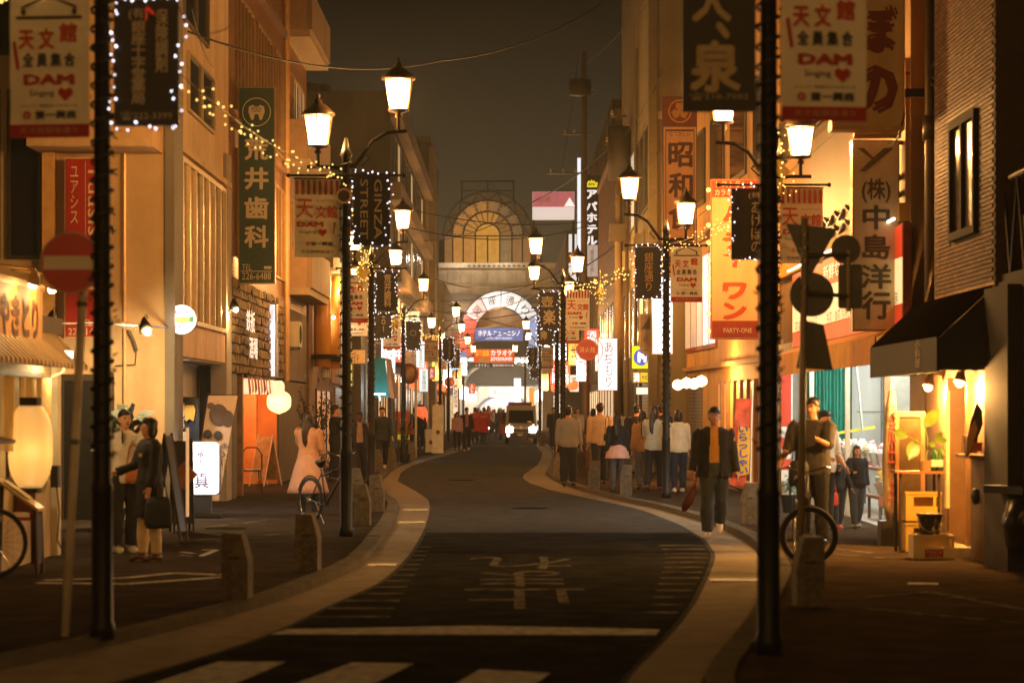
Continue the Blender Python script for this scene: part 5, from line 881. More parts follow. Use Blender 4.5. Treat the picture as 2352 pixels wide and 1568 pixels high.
for k in range(9): part(s, 'edge_bulb', MB().sph((-w/2-.05, -.03, h*(.05+k*.11)), .045, 8, 6), M('ffb860', emit=2.5, ecol=(1, .55, .14)))
s, w, h = qs('showa_sign', 'tall amber restaurant signboard with round leaf crest on top', 'sign', 1522, 1601, 222, 622, 57, M('c07a32', .6, 0, .1, 2, emit=.07, ecol=(1, .5, .14)), .25, M('3a2614', .5)); BR = M('4e2a12', .7)
part(s, 'crest_panel', bb(-w/2+.01, w/2-.01, -.02, -.012, h*.825, h-.02), M('6e2a12', .6)); part(s, 'crest_ring', MB().ring(.24, .28, -.03, -.021, 0, 2*PI, 28, 0, h*.915), M('b07828', .5))
for k in range(3):
    a = PI/2+k*2*PI/3; part(s, 'leaf_emblem', MB().prism([(.0+.15*math.cos(a)*0, 0), (.13*math.cos(a-.9), .13*math.sin(a-.9)), (.21*math.cos(a-.45), .21*math.sin(a-.45)), (.19*math.cos(a), .19*math.sin(a)), (.21*math.cos(a+.45), .21*math.sin(a+.45)), (.13*math.cos(a+.9), .13*math.sin(a+.9))], -.032, -.023), M('b07828', .5)).location = (0, 0, h*.915)
part(s, 'inner_border', MB().bb(-w*.42, -w*.4, -.018, -.013, .03, h*.81).bb(w*.4, w*.42, -.018, -.013, .03, h*.81).bb(-w*.4, w*.4, -.018, -.013, h*.8, h*.81), BR); ft(s, w, h, 'なつかしい', 0, .785, .6, .03, BR)
for c, fz in zip('昭和食堂', (.665, .49, .31, .12)): ft(s, w, h, c, .02, fz, .72, .145, BR, 0, .03)
d = 115; s, w, h = qs('black_hotel_sign', 'black vertical hotel sign with yellow crown logo', 'sign', 1336, 1381, 402, 562, d, M('1c1915', .5), .4); 
part(s, 'crown_logo', MB().prism([(-.26, -.17), (.26, -.17), (.3, .08), (.2, .03), (.14, .15), (.06, .1), (0, .2), (-.06, .1), (-.14, .15), (-.2, .03), (-.3, .08)], -.03, -.02), M('e8d418', .5, emit=.8, ecol=(1, .8, .03))).location = (0, 0, h*.875); text(s, 'APA', 0, h*.865, .34, .13, M('2a2410', .6), y=-.05, bold=.04)
for c, fz in zip('アパホテル', (.72, .55, .39, .22, .06)): ft(s, w, h, c, 0, fz, .6, .13, WTL, 0, .04)
s, w, h = qs('hotel_name_board', 'pale lit board with small column of place name under the black hotel sign', 'sign', 1346, 1374, 562, 636, 114, M('cdb7a8', .6, var=.04, emit=.35, ecol=(1, .85, .75)), .3); ft(s, w, h, vert('〈鹿児島天文館〉'), 0, .5, .3, .9, M('5a4440', .6))
s, w, h = qs('white_edge_board', 'bright white narrow light board edging the black hotel sign', 'sign', 1325, 1335, 362, 600, 118, M('e8f0ff', .5, var=0, emit=1., ecol=(.88, .95, 1)), .3)
d = 134; s, w, h = qs('billboard', 'pink and white lit rooftop billboard behind the wires', 'billboard', 1222, 1320, 440, 506, d, M('eee6e4', .5, var=.05, emit=.6, ecol=(1, .94, .9)), .3); part(s, 'pink_panel', bb(-w/2+.03, w/2-.03, -.03, -.013, h*.46, h-.03), M('d8707c', .5, 0, .2, .8, emit=.32, ecol=(1, .3, .34))); ft(s, w, h, '全館禁煙', -.22, .72, .3, .2, PALE, 0, 0, -.04); part(s, 'logo_triangle', MB().prism([(-.3, 0), (.3, 0), (0, .5)], -.045, -.035), WTL).location = (w*.38, 0, h*.48); part(s, 'stand', MB().bb(-w/2, -w/2+.15, 0, .2, -3, 0).bb(w/2-.15, w/2, 0, .2, -3, 0), DARKM)
s, w, h = qs('hiragana_sign', 'white lit signboard with thin grey brush hiragana', 'sign', 1373, 1419, 776, 897, 71, M('ecebf2', .5, var=0, emit=1.0, ecol=(.97, .96, 1)), .2); ft(s, w, h, vert('あぢもり'), .05, .5, .46, .86, M('9a98a4', .6)); lamp(s, (-.3, -.6, .4), 10, (1, .97, .95), .2)
s, w, h = qs('parking_sign', 'yellow framed parking sign with blue disc and white letter', 'sign', 1450, 1491, 793, 848, 63, M('d8e010', .5, var=0, emit=.8, ecol=(.8, .86, .02)), .2); part(s, 'blue_disc', MB().ring(.001, w*.42, -.02, -.013, 0, 2*PI, 28, w*.04, h*.5, 1, 1.1), M('2a48c0', .5, emit=.6, ecol=(.1, .22, .9))); ft(s, w, h, 'M', .1, .5, .5, .46, WTL, 0, .09, -.028)
s, w, h = qs('parking_status_sign', 'small amber parking status sign under the yellow framed sign', 'sign', 1452, 1491, 853, 880, 63, M('b08a1a', .5, emit=.35, ecol=(1, .6, .06)), .15); ft(s, w, h, '満', -.25, .5, .36, .8, WTL, 0, .04); part(s, 'rate_panel', bb(.0, w/2-.02, -.02, -.013, .03, h-.03), M('d8d020', .5, emit=.5, ecol=(.9, .8, .05))); ft(s, w, h, 'サービス', .26, .5, .4, .4, M('2a48a0', .5), 0, .02, -.03); part(s, 'post', bb(-.04, .04, .02, .1, -1.6, 0), DARKM)
s, w, h = qs('blank_lightbox', 'small blank white lit box below the parking status sign', 'sign', 1460, 1490, 888, 907, 62.6, M('f0e8d8', .5, var=0, emit=1., ecol=(1, .92, .8)), .1)
s, w, h = qs('white_pillar_sign', 'tall blank bright white lit sign behind the gold lettered name plate', 'sign', 1497, 1546, 637, 814, 56, M('eeeef8', .5, var=0, emit=1.1, ecol=(.93, .93, 1)), .3, M('a8895c', .5)); lamp(s, (0, -.3, 1), 12, COOL, .2)
s, w, h = qs('pointed_sign', 'grey pennant shaped hanging sign between the parking sign and the name plate', 'sign', 1469, 1496, 720, 800, 56.5, M('8d7a64', .6), .06, M('c8a468', .5)); part(s, 'point', MB().prism([(-w/2, 0), (w/2, 0), (0, -.2)], .0, .06), M('8d7a64', .6)); part(s, 'triangle_mark', MB().prism([(-.1, 0), (.1, 0), (.1, .3)], -.03, -.014), M('4a4034', .6)).location = (0, 0, h*.55); ft(s, w, h, '本日', 0, .25, .4, .2, M('5a4a38', .6))
s, w, h = qs('trading_company_sign', 'tall cream company signboard with grey characters on a steel pole', 'sign', 1958, 2066, 322, 760, 31.2, M('d8c8a4', .65, 0, .12, 2, .1), .22, M('8a6a3c', .4, .4)); GT = M('4c463a', .7, var=.08)
for c, fz, fw, fh in (('(株)', .735, .62, .13), ('中', .595, .58, .13), ('島', .44, .6, .13), ('洋', .285, .66, .13), ('行', .135, .62, .15)): ft(s, w, h, c, .0, fz, fw, fh, GT, 0, .025)
part(s, 'logo_mark', MB().prism([(-.24, .14), (-.16, .14), (-.04, .02), (.1, .14), (.22, .14), (-.14, -.16), (-.22, -.16), (-.06, 0)], -.03, -.014), GT).location = (0, 0, h*.9); part(s, 'arm', MB().bb(w/2, w/2+.42, .06, .12, h*.98, h).bb(w/2, w/2+.42, .06, .12, h*.03, h*.05), DARKM); part(s, 'top_lamp_tube', MB().tube([(-w/2, -.1, h+.06), (w/2, -.1, h+.06)], .05, 8), M('9a8458', .5))
s, w, h = qs('hiragana_board', 'large cream signboard with rounded brown red hiragana', 'sign', 1910, 2078, -190, 299, 30.2, M('dcb87c', .65, 0, .1, 2, .1), .3, M('c08a48', .5)); BRN = M('7a2410', .6)
for c, fz in zip('つぼの', (.72, .47, .19)): ft(s, w, h, c, .1, fz, .62, .23, BRN, 0, .07)
part(s, 'arm', MB().bb(w/2, w/2+.35, .1, .16, h*.16, h*.2), DARKM); part(s, 'frame', MB().bb(-w/2, w/2, -.03, -.012, 0, .05).bb(w/2-.03, w/2, -.03, -.012, .05, h), M('c99a58', .5))
d = 29.8; solo('sign_pole', MB().tube([(X(2137, d), d, .06), (X(2137, d), d, 10)], .072, 12).tube([(X(2137, d), d, 5.0), (X(2137, d), d, 5.3)], .1, 12), M('5c4830', .5, .4, .2, 3), 'thick brown steel pole carrying the company signboard arms', 'pole', smooth=True)
# traffic sign backs
GB = M('4a4a42', .5, .4, .15, 3); d = 22; s = thing('traffic_sign', 'pole of grey traffic sign backs with triangle and disc', 'traffic sign', (X(1838, d), d, PAVE)); q = d/F; zz = lambda v: Z(v, d)-PAVE; xx = lambda u: X(u, d)-X(1838, d)
part(s, 'post', MB().tube([(0, 0, 0), (xx(1848), 0, zz(500))], .031, 10), M('8a7c66', .5, .3, .2, 3), True)
part(s, 'triangle_plate', MB().prism([(xx(1806), zz(512)), (xx(1925), zz(524)), (xx(1918), zz(535)), (xx(1866), zz(630)), (xx(1855), zz(626))], .045, .06), GB); part(s, 'disc_plate', MB().ring(.001, 51*q, .045, .06, 0, 2*PI, 32, xx(1866), zz(676)), GB); part(s, 'lower_plate', MB().prism([(xx(1850), zz(735)), (xx(1893), zz(745)), (xx(1915), zz(850)), (xx(1830), zz(845))], .045, .06), GB)
part(s, 'small_disc_plate', MB().ring(.001, 34*q, .06, .075, 0, 2*PI, 28, xx(1945), zz(572)), GB); part(s, 'rectangle_plate', MB().prism(rrect(56*q, 102*q, .03, zz(708)), .06, .075), GB).location = (xx(1955), 0, 0); part(s, 'stub_post', MB().tube([(xx(1950), .03, zz(715)), (xx(1950), .03, zz(575))], .025, 8), M('8a7c66', .5, .3)); part(s, 'cross_arm', MB().tube([(xx(1848), .0, zz(586)), (xx(1950), .02, zz(586))], .02, 6).tube([(xx(1848), .0, zz(672)), (xx(1950), .02, zz(680))], .02, 6), GB)
for v in (540, 570, 600, 660): part(s, 'clamp', MB().tube([(xx(1847), 0, zz(v)-.015), (xx(1847), 0, zz(v)+.015)], .04, 10), STEEL)
# ================================================================ lamps on arms, lanterns, things outside the shops
def clamp_lamp(lb, u, v, d, dx, on, sp=60):
    s = thing('arm_lamp', lb, 'lamp', (X(u, d), d, Z(v, d))); part(s, 'shade', MB().tube([(0, 0, .12), (0, 0, .06), (dx*.02, -.02, 0), (dx*.07, -.05, -.08)], [.02, .05, .08, .1], 12), BLACK, True); part(s, 'clip', MB().tube([(0, 0, .12), (.03, 0, .16), (.05, .02, .1)], .008, 6), DARKM)
    if on: part(s, 'bulb', MB().sph((dx*.09, -.07, -.09), .045), M('fff0d0', emit=14, ecol=(1, .8, .45))); lamp(s, (dx*.14, -.14, -.13), sp, (1, .68, .32), .05)
    return s
clamp_lamp('black clamp lamp that hangs dark over the restaurant signboard', 120, 735, 30, -.6, False); clamp_lamp('black clamp lamp with glowing bulb on a bar by the round sign', 331, 748, 33.8, .6, True, 480); clamp_lamp('twin shop lamp glowing next to the stone wall', 537, 700, 43, .5, True, 60)
solo('lamp_bar', MB().tube([(X(60, 26), 26, Z(745, 26)), (X(225, 31.5), 31.5, Z(741, 31.5)), (X(385, 35.6), 35.6, Z(752, 35.6))], .014, 6), DARKM, 'long thin black bar carrying the clamp lamps across the alley', 'rail')
solo('lamp_bar', MB().tube([(-5.05, 43, Z(716, 43)), (X(548, 43), 43, Z(711, 43)), (X(470, 41), 41, Z(716, 41))], .012, 6), M('8a6a3a', .5), 'short brass arm holding the twin shop lamp', 'rail')
s = thing('wall_camera', 'silver camera-like device with cables on the blank alley wall', 'lamp', (X(292, 35.5), 35.5, Z(758, 35.5))); part(s, 'housing', MB().box((0, 0, .06), (.22, .12, .1), ry=.3), M('b09a74', .4, .4)); part(s, 'bracket', MB().tube([(.02, 0, 0), (.08, .05, -.15), (.12, .1, -.3)], .03, 8), STEEL); part(s, 'cable', MB().tube([(.12, .1, -.3), (.1, .12, -.5), (-.2, .14, -.52)], .008, 5), BLACK)  # camera-like device, gives off no light
d = 26.4; s = thing('flood_lamp', 'bright white floodlight on the corner post of the izakaya', 'lamp', (X(156, d), d-.1, Z(820, d))); part(s, 'head', MB().box((0, .04, 0), (.15, .08, .14), ry=.06), M('d8ccb0', .4)); part(s, 'lens', MB().box((0, -.005, 0), (.135, .01, .125), ry=.06), M('ffffff', emit=9, ecol=(1, .96, .85))); part(s, 'arm', MB().tube([(-.02, .08, -.05), (-.05, .1, -.16), (-.18, .1, -.22)], .012, 6), M('c9b48a', .5)); lamp(s, (-.03, -.2, -.05), 40, (1, .72, .34), .06)
d = 24.6; s = thing('shop_signboard', 'lamp lit wooden izakaya signboard with brush lettering', 'sign', (-4.98, 24.4, 2.32)); part(s, 'board', MB().bb(-.04, .03, -1.3, 1.1, 0, .62), M('d99a4c', .6, 0, .2, 5)); part(s, 'top_roll', MB().tube([(.0, -1.35, .64), (.0, 1.15, .64)], .05, 8), M('d8b27a', .6)); text(s, 'やきとり', -.1, .3, 1.9, .42, M('5a2a14', .7), y=.036, face='x', sx=1, bold=.04); part(s, 'fringe', MB().bb(-.03, .04, -1.3, 1.1, -.08, -.005), M('d8bd8a', .7))
for y in (24.0, 25.0): 
    a = thing('sign_lamp', 'arm lamp shining on the izakaya signboard, %s' % ('first from the street end' if y < 24.5 else 'second from the street end'), 'lamp', (-5.0, y, 3.02)); part(a, 'arm', MB().tube([(-.13, -.25, .1), (.25, 0, .06)], .014, 6), M('c99a58', .5)); part(a, 'shade', MB().tube([(.25, 0, .06), (.27, 0, -.02), (.25, .02, -.08)], [.02, .05, .07], 10), M('b08a54', .5)); part(a, 'bulb', MB().sph((.24, .02, -.09), .045), M('fff4e0', emit=12, ecol=(1, .85, .6))); lamp(a, (.23, .0, -.17), 9, (1, .6, .22), .05)
PAPER = lambda c, e, t=.35: MG(c, t, e, lin(c))
def lantern(lb, x, y, z, rx, h, body, n=14, cap=True, E=0, lc=(1, .6, .22), oval=.5):
    s = thing('paper_lantern', lb, 'lantern', (x, y, z)); pr = []
    for i in range(n*2+1):
        t = i/(2*n); a = (t-.5)*2; r = rx*(1-oval*abs(a)**3.2)*(1 if i % 2 == 0 else .975); pr.append((r, h*t))
    part(s, 'paper', MB().lathe(pr, 20), body, True)
    if cap: part(s, 'cap', MB().lathe([(rx*.5, h-.01), (rx*.5, h+.08), (rx*.4, h+.08)], 16), BLACK); part(s, 'bottom_ring', MB().lathe([(rx*.5, -.05), (rx*.5, .01), (rx*.4, .01)], 16), BLACK)
    if E: lamp(s, (0, 0, h*.45), E, lc, rx*.4)
    return s
lantern('huge glowing cream paper lantern hanging outside the izakaya', -4.85, 24.35, Z(1120, 24.35), .225, .83, MG('e8d090', .3, .28, (1, .64, .24)), 18, True, 9)
lantern('round yellow green paper lantern at the orange lit pub', X(646, 52), 51.5, Z(950, 52), .26, .52, MG('e0e090', .3, .95, (.95, .88, .38)), 10, False, 40, (1, .75, .35), .94)
for i in range(8): lantern('small white doorway lantern, %s in the pub lantern row' % ('nearest the alley', 'second from the alley end', 'third from the alley end', 'fourth from the alley end', 'fourth from the round lantern', 'third from the round lantern', 'second from the round lantern', 'right next to the big round lantern')[i].replace('nearest the', 'at the very').replace('right next', 'next'), -5.55+i*.09, 45.9+i*.72, 1.98, .13, .3, MG('f0d8b0', .25, .9, (1, .78, .5)), 6, False, 0)['group'] = 'lantern row in the pub doorway'
lantern('tall glowing red paper lantern beyond the traffic mirror', X(967, 96), 96, Z(975, 96), .26, .72, MG('e84020', .2, .95, (1, .16, .05)), 10, True, 25, (1, .25, .1)); lantern('small orange lantern beside the far red lantern', X(1008, 110), 110, Z(955, 110), .22, .55, MG('d86a20', .2, .5, (1, .35, .08)), 8)
for i, (u, v, d) in enumerate(((1557, 886, 53.6), (1577, 882, 52.6), (1594, 884, 51.6), (1611, 878, 50.6))): lantern('round white globe lantern over the entrance, %s' % ('closest of the four to the shutter', 'second from the shutter', 'second from the orange signboard', 'directly below the orange signboard')[i].replace('closest of the four to', 'the one by'), X(u, d), d, Z(v+10, d), .12, .24, MG('fff0d0', .3, 2.2, (1, .84, .5)), 6, False, 22, (1, .6, .24), .94)['group'] = 'globe lanterns over the entrance'
s = thing('pub_curtain', 'short red and white cloth strips above the pub doorway', 'curtain', (-5.02, 48.5, 1.9)); 
for i in range(9): part(s, 'strip', MB().quad((0, -2.6+i*.56, .4), (0, -2.2+i*.56, .4), (.03, -2.2+i*.56, .08+.05*(i % 3)), (.03, -2.6+i*.56, .06)), M(['a8442c', 'd8b090', '8a2c1c'][i % 3], .8))
part(s, 'rod', MB().tube([(0, -2.8, .41), (0, 2.6, .41)], .012, 6), WOODD)
s = thing('round_backed_chair', 'black wire chair standing in the pub doorway', 'chair', (X(575, 46.5), 46.5, PAVE)); part(s, 'seat', bb(-.2, .2, -.2, .2, .43, .46), BLACK); part(s, 'backrest', MB().tube([(-.2, .2, .44), (-.2, .22, .75), (-.1, .24, .88), (.1, .24, .88), (.2, .22, .75), (.2, .2, .44)], .014, 6), BLACK)
for x in (-.18, .18):
    for y in (-.18, .18): part(s, 'leg', MB().tube([(x, y, .43), (x*1.1, y*1.1, 0)], .012, 6), BLACK)
def shrub(name, lb, x, y, h, w, n, m, pot, ls=.06, seed=1, up=.5):
    s = thing(name, lb, 'plant', (x, y, PAVE)); rg = random.Random(seed); part(s, 'pot', MB().lathe([(.12, 0), (.17, .28), (.15, .28), (.12, .22)], 12), pot)
    st = MB(); mb = MB(); tips = []
    for i in range(max(5, n//14)):
        a = rg.random()*7; r = w*rg.uniform(.2, 1); t = (r*math.cos(a), r*math.sin(a)*.6, .28+(h-.28)*rg.uniform(.55, 1)); m1 = (t[0]*.3, t[1]*.3, .28+(t[2]-.28)*.55); st.tube([(0, 0, .22), m1, t], [.012, .008, .003], 5); tips.append((m1, t))
    for i in range(n):
        p, q = rg.choice(tips); k = rg.random(); c = Vector(p).lerp(Vector(q), k)+Vector((rg.gauss(0, .04), rg.gauss(0, .04), rg.gauss(0, .05))); dv = Vector((rg.gauss(0, 1), rg.gauss(0, 1), rg.gauss(up, .6))).normalized()*ls; sd = dv.orthogonal().normalized()*ls*.28
        mb.add([c, c+dv*.5+sd, c+dv, c+dv*.5-sd], [(0, 1, 2, 3)])
    part(s, 'stem', st, M('3a2a18', .8)); part(s, 'foliage', mb, m); return s
LEAF = M('2c4018', .6, 0, .3, 8); shrub('potted_shrub', 'tall twiggy shrub standing behind the woman in pink', X(722, 45), 45, 2.0, .38, 420, M('2a3018', .7, 0, .3, 5), BLACK, .07, 2); shrub('potted_yucca', 'spiky dark plant behind the dark lamp post', X(262, 33), 33, 1.7, .3, 90, LEAF, BLACK, .3, 4, .2); shrub('potted_shrub', 'small pavement shrub beside the folded clothes rack bicycle'.replace('folded clothes rack ', 'far parked '), X(930, 72), 72, 1.2, .25, 150, LEAF, BLACK, .08, 5)
# izakaya menu stand and box
s = thing('menu_stand', 'wooden menu lectern with sloping top outside the izakaya', 'stand', (X(55, 24), 24.0, PAVE)); part(s, 'sloping_top', MB().hexa([(-.28, -.2, .95), (.18, -.2, .62), (.18, .15, .62), (-.28, .15, .95), (-.28, -.2, .98), (.18, -.2, .65), (.18, .15, .65), (-.28, .15, .98)]), M('c4a468', .5, 0, .2, 4))
for x in (-.24, .14):
    for y in (-.15, .12): part(s, 'leg', MB().tube([(x, y, .9 if x < 0 else .64), (x*1.15, y*1.1, 0)], .022, 6), WOODD)
part(s, 'side_panel', bb(.1, .16, -.16, .14, .1, .6), M('3c1c10', .5, 0, .3)); part(s, 'page', MB().box((-.05, -.03, .835), (.3, .2, .004), ry=.62), M('e0d0a0', .7))
s = thing('red_easel', 'red wooden easel leaning by the huge lantern', 'easel', (X(52, 25), 24.9, PAVE)); part(s, 'frame', MB().tube([(-.2, 0, 0), (0, .1, 1.1)], .02, 6).tube([(.2, 0, 0), (0, .1, 1.1)], .02, 6).tube([(-.1, .05, .5), (.1, .05, .5)], .02, 6), M('a8401c', .5)); part(s, 'board', MB().box((0, 0, .75), (.3, .02, .36), rx=-.1), M('5a2414', .6))
s = thing('menu_box', 'lit menu box under a small dark roof at the izakaya window', 'menu box', (-4.98, 22.4, 1.15)); part(s, 'roof', MB().prism([(-.2, .28), (.28, .22), (.28, .25), (-.2, .36)], -.5, .5, 'y'), WOODD); part(s, 'box', bb(-.1, .15, -.4, .4, -.1, .26), WOODM); part(s, 'lit_pane', MB().bb(-.08, .13, -.41, -.402, -.07, .22), M('ffe0a0', .4, emit=.9, ecol=(1, .7, .3)))
s = thing('wall_outlet', 'small black meter box with a dangling cable on the izakaya corner', 'meter box', (-5.03, 26.6, .95)); part(s, 'box', bb(-.03, .05, -.08, .08, -.12, .12), BLACK); part(s, 'cable', MB().tube([(.02, .0, -.12), (.04, .05, -.4), (.03, -.02, -.7), (.1, .1, -.88)], .008, 5), BLACK)
# bar front
d = 28.4; s = thing('notice_board', 'wooden framed glass notice board beside the bar door', 'notice board', (X(2103, d), d+.4, PAVE)); w = .18; part(s, 'frame', MB().bb(-w, -w+.05, 0, .05, 0, 1.6).bb(w-.05, w, 0, .05, 0, 1.6).bb(-w+.05, w-.05, 0, .05, 1.54, 1.6).bb(-w+.05, w-.05, 0, .05, .5, .56), M('8a5f34', .5, 0, .25, 4)); part(s, 'glass', bb(-w+.05, w-.05, .02, .03, .56, 1.54), M('4a3a24', .12, 0, .3, 3)); part(s, 'lower_panel', bb(-w+.05, w-.05, .02, .03, .02, .5), M('6a4a28', .6, 0, .2, 4))
d = 27.6; ty = d; s = thing('plant_table', 'small wooden board table standing on yellow crates under the plants', 'table', (X(2107, d), d, PAVE)); part(s, 'top', bb(-.27, .27, -.22, .22, .9, .925), M('9a5a2c', .5, 0, .25, 5)); 
for x in (-.22, .22):
    for y in (-.16, .16): part(s, 'leg', MB().tube([(x, y, .9), (x, y, 0)], .018, 6), WOODD)
def crate(name, lb, x, y, z, w, dd, h, m, rz=0):
    s = thing(name, lb, 'crate', (x, y, z), rz); part(s, 'front', MB().bb(-w/2, w/2, -dd/2, -dd/2+.012, 0, h*.52).bb(-w/2, w/2, -dd/2, -dd/2+.012, h*.84, h).bb(-w/2, -w*.28, -dd/2+.001, -dd/2+.012, h*.52, h*.84).bb(w*.28, w*.36, -dd/2+.001, -dd/2+.012, h*.52, h*.84).bb(w*.45, w/2, -dd/2+.001, -dd/2+.012, h*.52, h*.84), m); part(s, 'back', bb(-w/2, w/2, dd/2-.012, dd/2, 0, h), m)
    for sg in (-1, 1): part(s, 'side', bb(sg*w/2, sg*(w/2-.012), -dd/2+.012, dd/2-.012, 0, h), m)
    part(s, 'floor', bb(-w/2, w/2, -dd/2, dd/2, .0, .012), m); part(s, 'rim', MB().bb(-w/2-.008, w/2+.008, -dd/2-.008, -dd/2, h-.025, h), m); return s
YC = M('c9a23c', .5, 0, .12, 4); CC = M('d8bd84', .5, 0, .1, 4, .1)
crate('crate', 'lower yellow crate beneath the plant table', X(2116, d), d, PAVE, .4, .3, .34, YC); crate('crate', 'upper yellow crate beneath the plant table', X(2116, d), d, PAVE+.35, .4, .3, .34, YC)
cy = 26.3; s = crate('beer_crate', 'cream beer crate with red label in front of the plant table', X(2139, cy), cy, PAVE, .445, .34, .27, CC); part(s, 'label_plate', bb(-.1, .1, -.176, -.171, .03, .115), M('a82018', .5)); text(s, 'アサヒビール', 0, .085, .17, .038, PALE, y=-.178, bold=.03); text(s, 'ＢＥＥＲ', 0, .05, .1, .02, PALE, y=-.178)
s = thing('bucket', 'black glossy bucket with wire handle standing on the beer crate', 'bucket', (X(2135, cy), cy, PAVE+.272)); part(s, 'body', MB().lathe([(.1, 0), (.135, .19), (.142, .2), (.142, .22), (.125, .22), (.12, .19), (.09, .02)], 20), M('14120f', .25, 0, .1), True); part(s, 'rim', MB().lathe([(.14, .205), (.15, .21), (.15, .225), (.135, .225)], 20), M('6a5020', .3, .6), True); part(s, 'handle', MB().tube([(-.145*math.cos(a)*1.0, -.1-.05*math.sin(a), .2-.17*math.sin(a)) for a in [PI*i/10 for i in range(11)]], .006, 5), M('b8a888', .4, .5))
s = thing('potted_plant', 'broad leaved plant lit by the bar lamp on the plant table', 'plant', (X(2125, d), d-.05, PAVE+.925)); part(s, 'pot', MB().lathe([(.07, 0), (.09, .12), (.08, .12), (.06, .1)], 12), M('8a6a3a', .6)); LF = M('66792a', .4, 0, .25, 9); part(s, 'stem', MB().tube([(0, 0, .1), (.02, 0, .35), (-.02, 0, .55)], .01, 6).tube([(.0, 0, .25), (-.2, 0, .4)], .007, 5).tube([(.01, 0, .2), (.12, 0, .34)], .007, 5), M('6a6a2c', .6))
def bigleaf(c, L, wd, ang, tilt):
    mb = MB(); vs = []; n = 6
    for i in range(n+1):
        t = i/n; ww = wd*math.sin(PI*min(1, t*1.02+.02))**.8*.5; l = L*t; zc = .05*math.sin(PI*t)
        for sgn in (-1, 0, 1): vs.append((c[0]+math.cos(ang)*l-math.sin(ang)*ww*sgn, c[1]-.1*t*tilt+(.02 if sgn == 0 else 0), c[2]+math.sin(ang)*l+math.cos(ang)*ww*sgn))
    return mb.add(vs, [(i*3+k, i*3+k+1, i*3+4+k, i*3+3+k) for i in range(n) for k in range(2)])
for c, L, wd, a, t in (((-.02, 0, .5), .26, .15, .95, 1), ((-.2, 0, .4), .2, .13, 2.9, 1), ((-.1, 0, .36), .26, .16, 4.3, .5), ((.12, 0, .34), .12, .09, 1.2, 1), ((.12, 0, .34), .11, .08, .1, 1), ((.11, 0, .3), .1, .08, 3.0, 1), ((.1, 0, .25), .12, .08, 4.6, 1), ((.14, 0, .27), .1, .07, 5.4, 1)): part(s, 'leaf', bigleaf(c, L, wd, a, t), LF, True)
for i, (dx, c) in enumerate(((.17, '1c4a22'), (.24, '3a5a2a'))): s = thing('bottle', ['green glass bottle with pale label on the plant table', 'second green bottle tilted at the table edge'][i], 'bottle', (X(2107, d)+dx, d-.1, PAVE+.925)); part(s, 'glass', MB().lathe([(.036, 0), (.038, .16), (.015, .22), (.014, .27), (.0, .27)], 12), M(c, .15), True); part(s, 'paper_label', MB().lathe([(.0385, .05), (.0392, .05), (.0392, .13), (.0385, .13)], 12), PALE)
s = thing('hanging_board', 'dark almond shaped board hanging by the bar door lamp', 'board', (X(2238, 25.9), 25.9, Z(985, 25.9))); part(s, 'board', MB().prism([(.02, .3), (.08, .2), (.09, .05), (.02, -.12), (-.06, -.28), (-.1, -.3), (-.08, -.1), (-.04, .1)], -.02, .02), BLACK); part(s, 'pale_half', MB().prism([(-.06, -.0), (.0, .1), (.03, .0), (-.05, -.25), (-.1, -.28)], -.026, -.021), M('a8804a', .6)); part(s, 'striped_tip', bb(-.02, .08, -.03, -.022, -.24, -.14), M('a84a30', .6))
s = thing('long_name_board', 'narrow white vertical board with small lettering by the bar door', 'sign', (5.02, 27.9, .55)); part(s, 'board', bb(-.02, .02, -.06, .06, 0, 1.35), M('d8c48c', .6)); text(s, vert('スナック茶屋町'), 0, .68, .07, 1.1, M('6a4a24', .7), y=-.024, face='x', sx=-1)
d = 28.9; s = thing('banner_flag', 'furled cream banner flag with red characters before the flower shop', 'flag', (X(2046, d), d, PAVE)); part(s, 'cloth', MB().loft([(0, 0, .3, .05, .05), (.02, 0, .5, .13, .06), (0, 0, 1.0, .09, .05), (0, 0, 1.6, .07, .04), (.01, 0, 1.85, .03, .03)], 10, lambda a, z: .25*math.sin(3*a+z*4)), M('9a8468', .8, 0, .25, 4), True); part(s, 'pole', MB().tube([(0, .06, 0), (.02, .06, 1.95)], .012, 6), M('b0a890', .4)); text(s, vert('大売出し中'), 0, 1.1, .1, 1.3, M('8a2c1c', .7), y=-.1); part(s, 'foot', MB().bb(-.14, .14, -.14, .14, 0, .3), BLACK)
s = thing('festival_flag', 'orange and yellow festival banner flag with blue strokes', 'flag', (X(1706, 40.3), 40.3, PAVE)); d = 40.3; vs = []
for j in range(9):
    for i in range(5): vs.append((-.13+.26*i/4+.015*j-.1, .04*math.sin(i+j*.7), .35+1.45*j/8))
part(s, 'cloth', MB().add(vs, [(j*5+i, j*5+i+1, j*5+i+6, j*5+i+5) for j in range(8) for i in range(4)]), M('c8502a', .8, 0, .4, 5), True); part(s, 'yellow_patch', MB().prism([(-.12, .5), (.1, .55), (.12, 1.3), (-.08, 1.35)], -.07, -.06), M('d8a024', .7)); text(s, vert('いらっしゃい'), .0, .95, .16, .8, M('3a4a8a', .7), y=-.09, bold=.03); part(s, 'pole', MB().tube([(.12, 0, 0), (.16, 0, 1.95)], .011, 6), WT); part(s, 'foot', MB().bb(-.0, .26, -.12, .12, 0, .22), M('2a2822', .7))
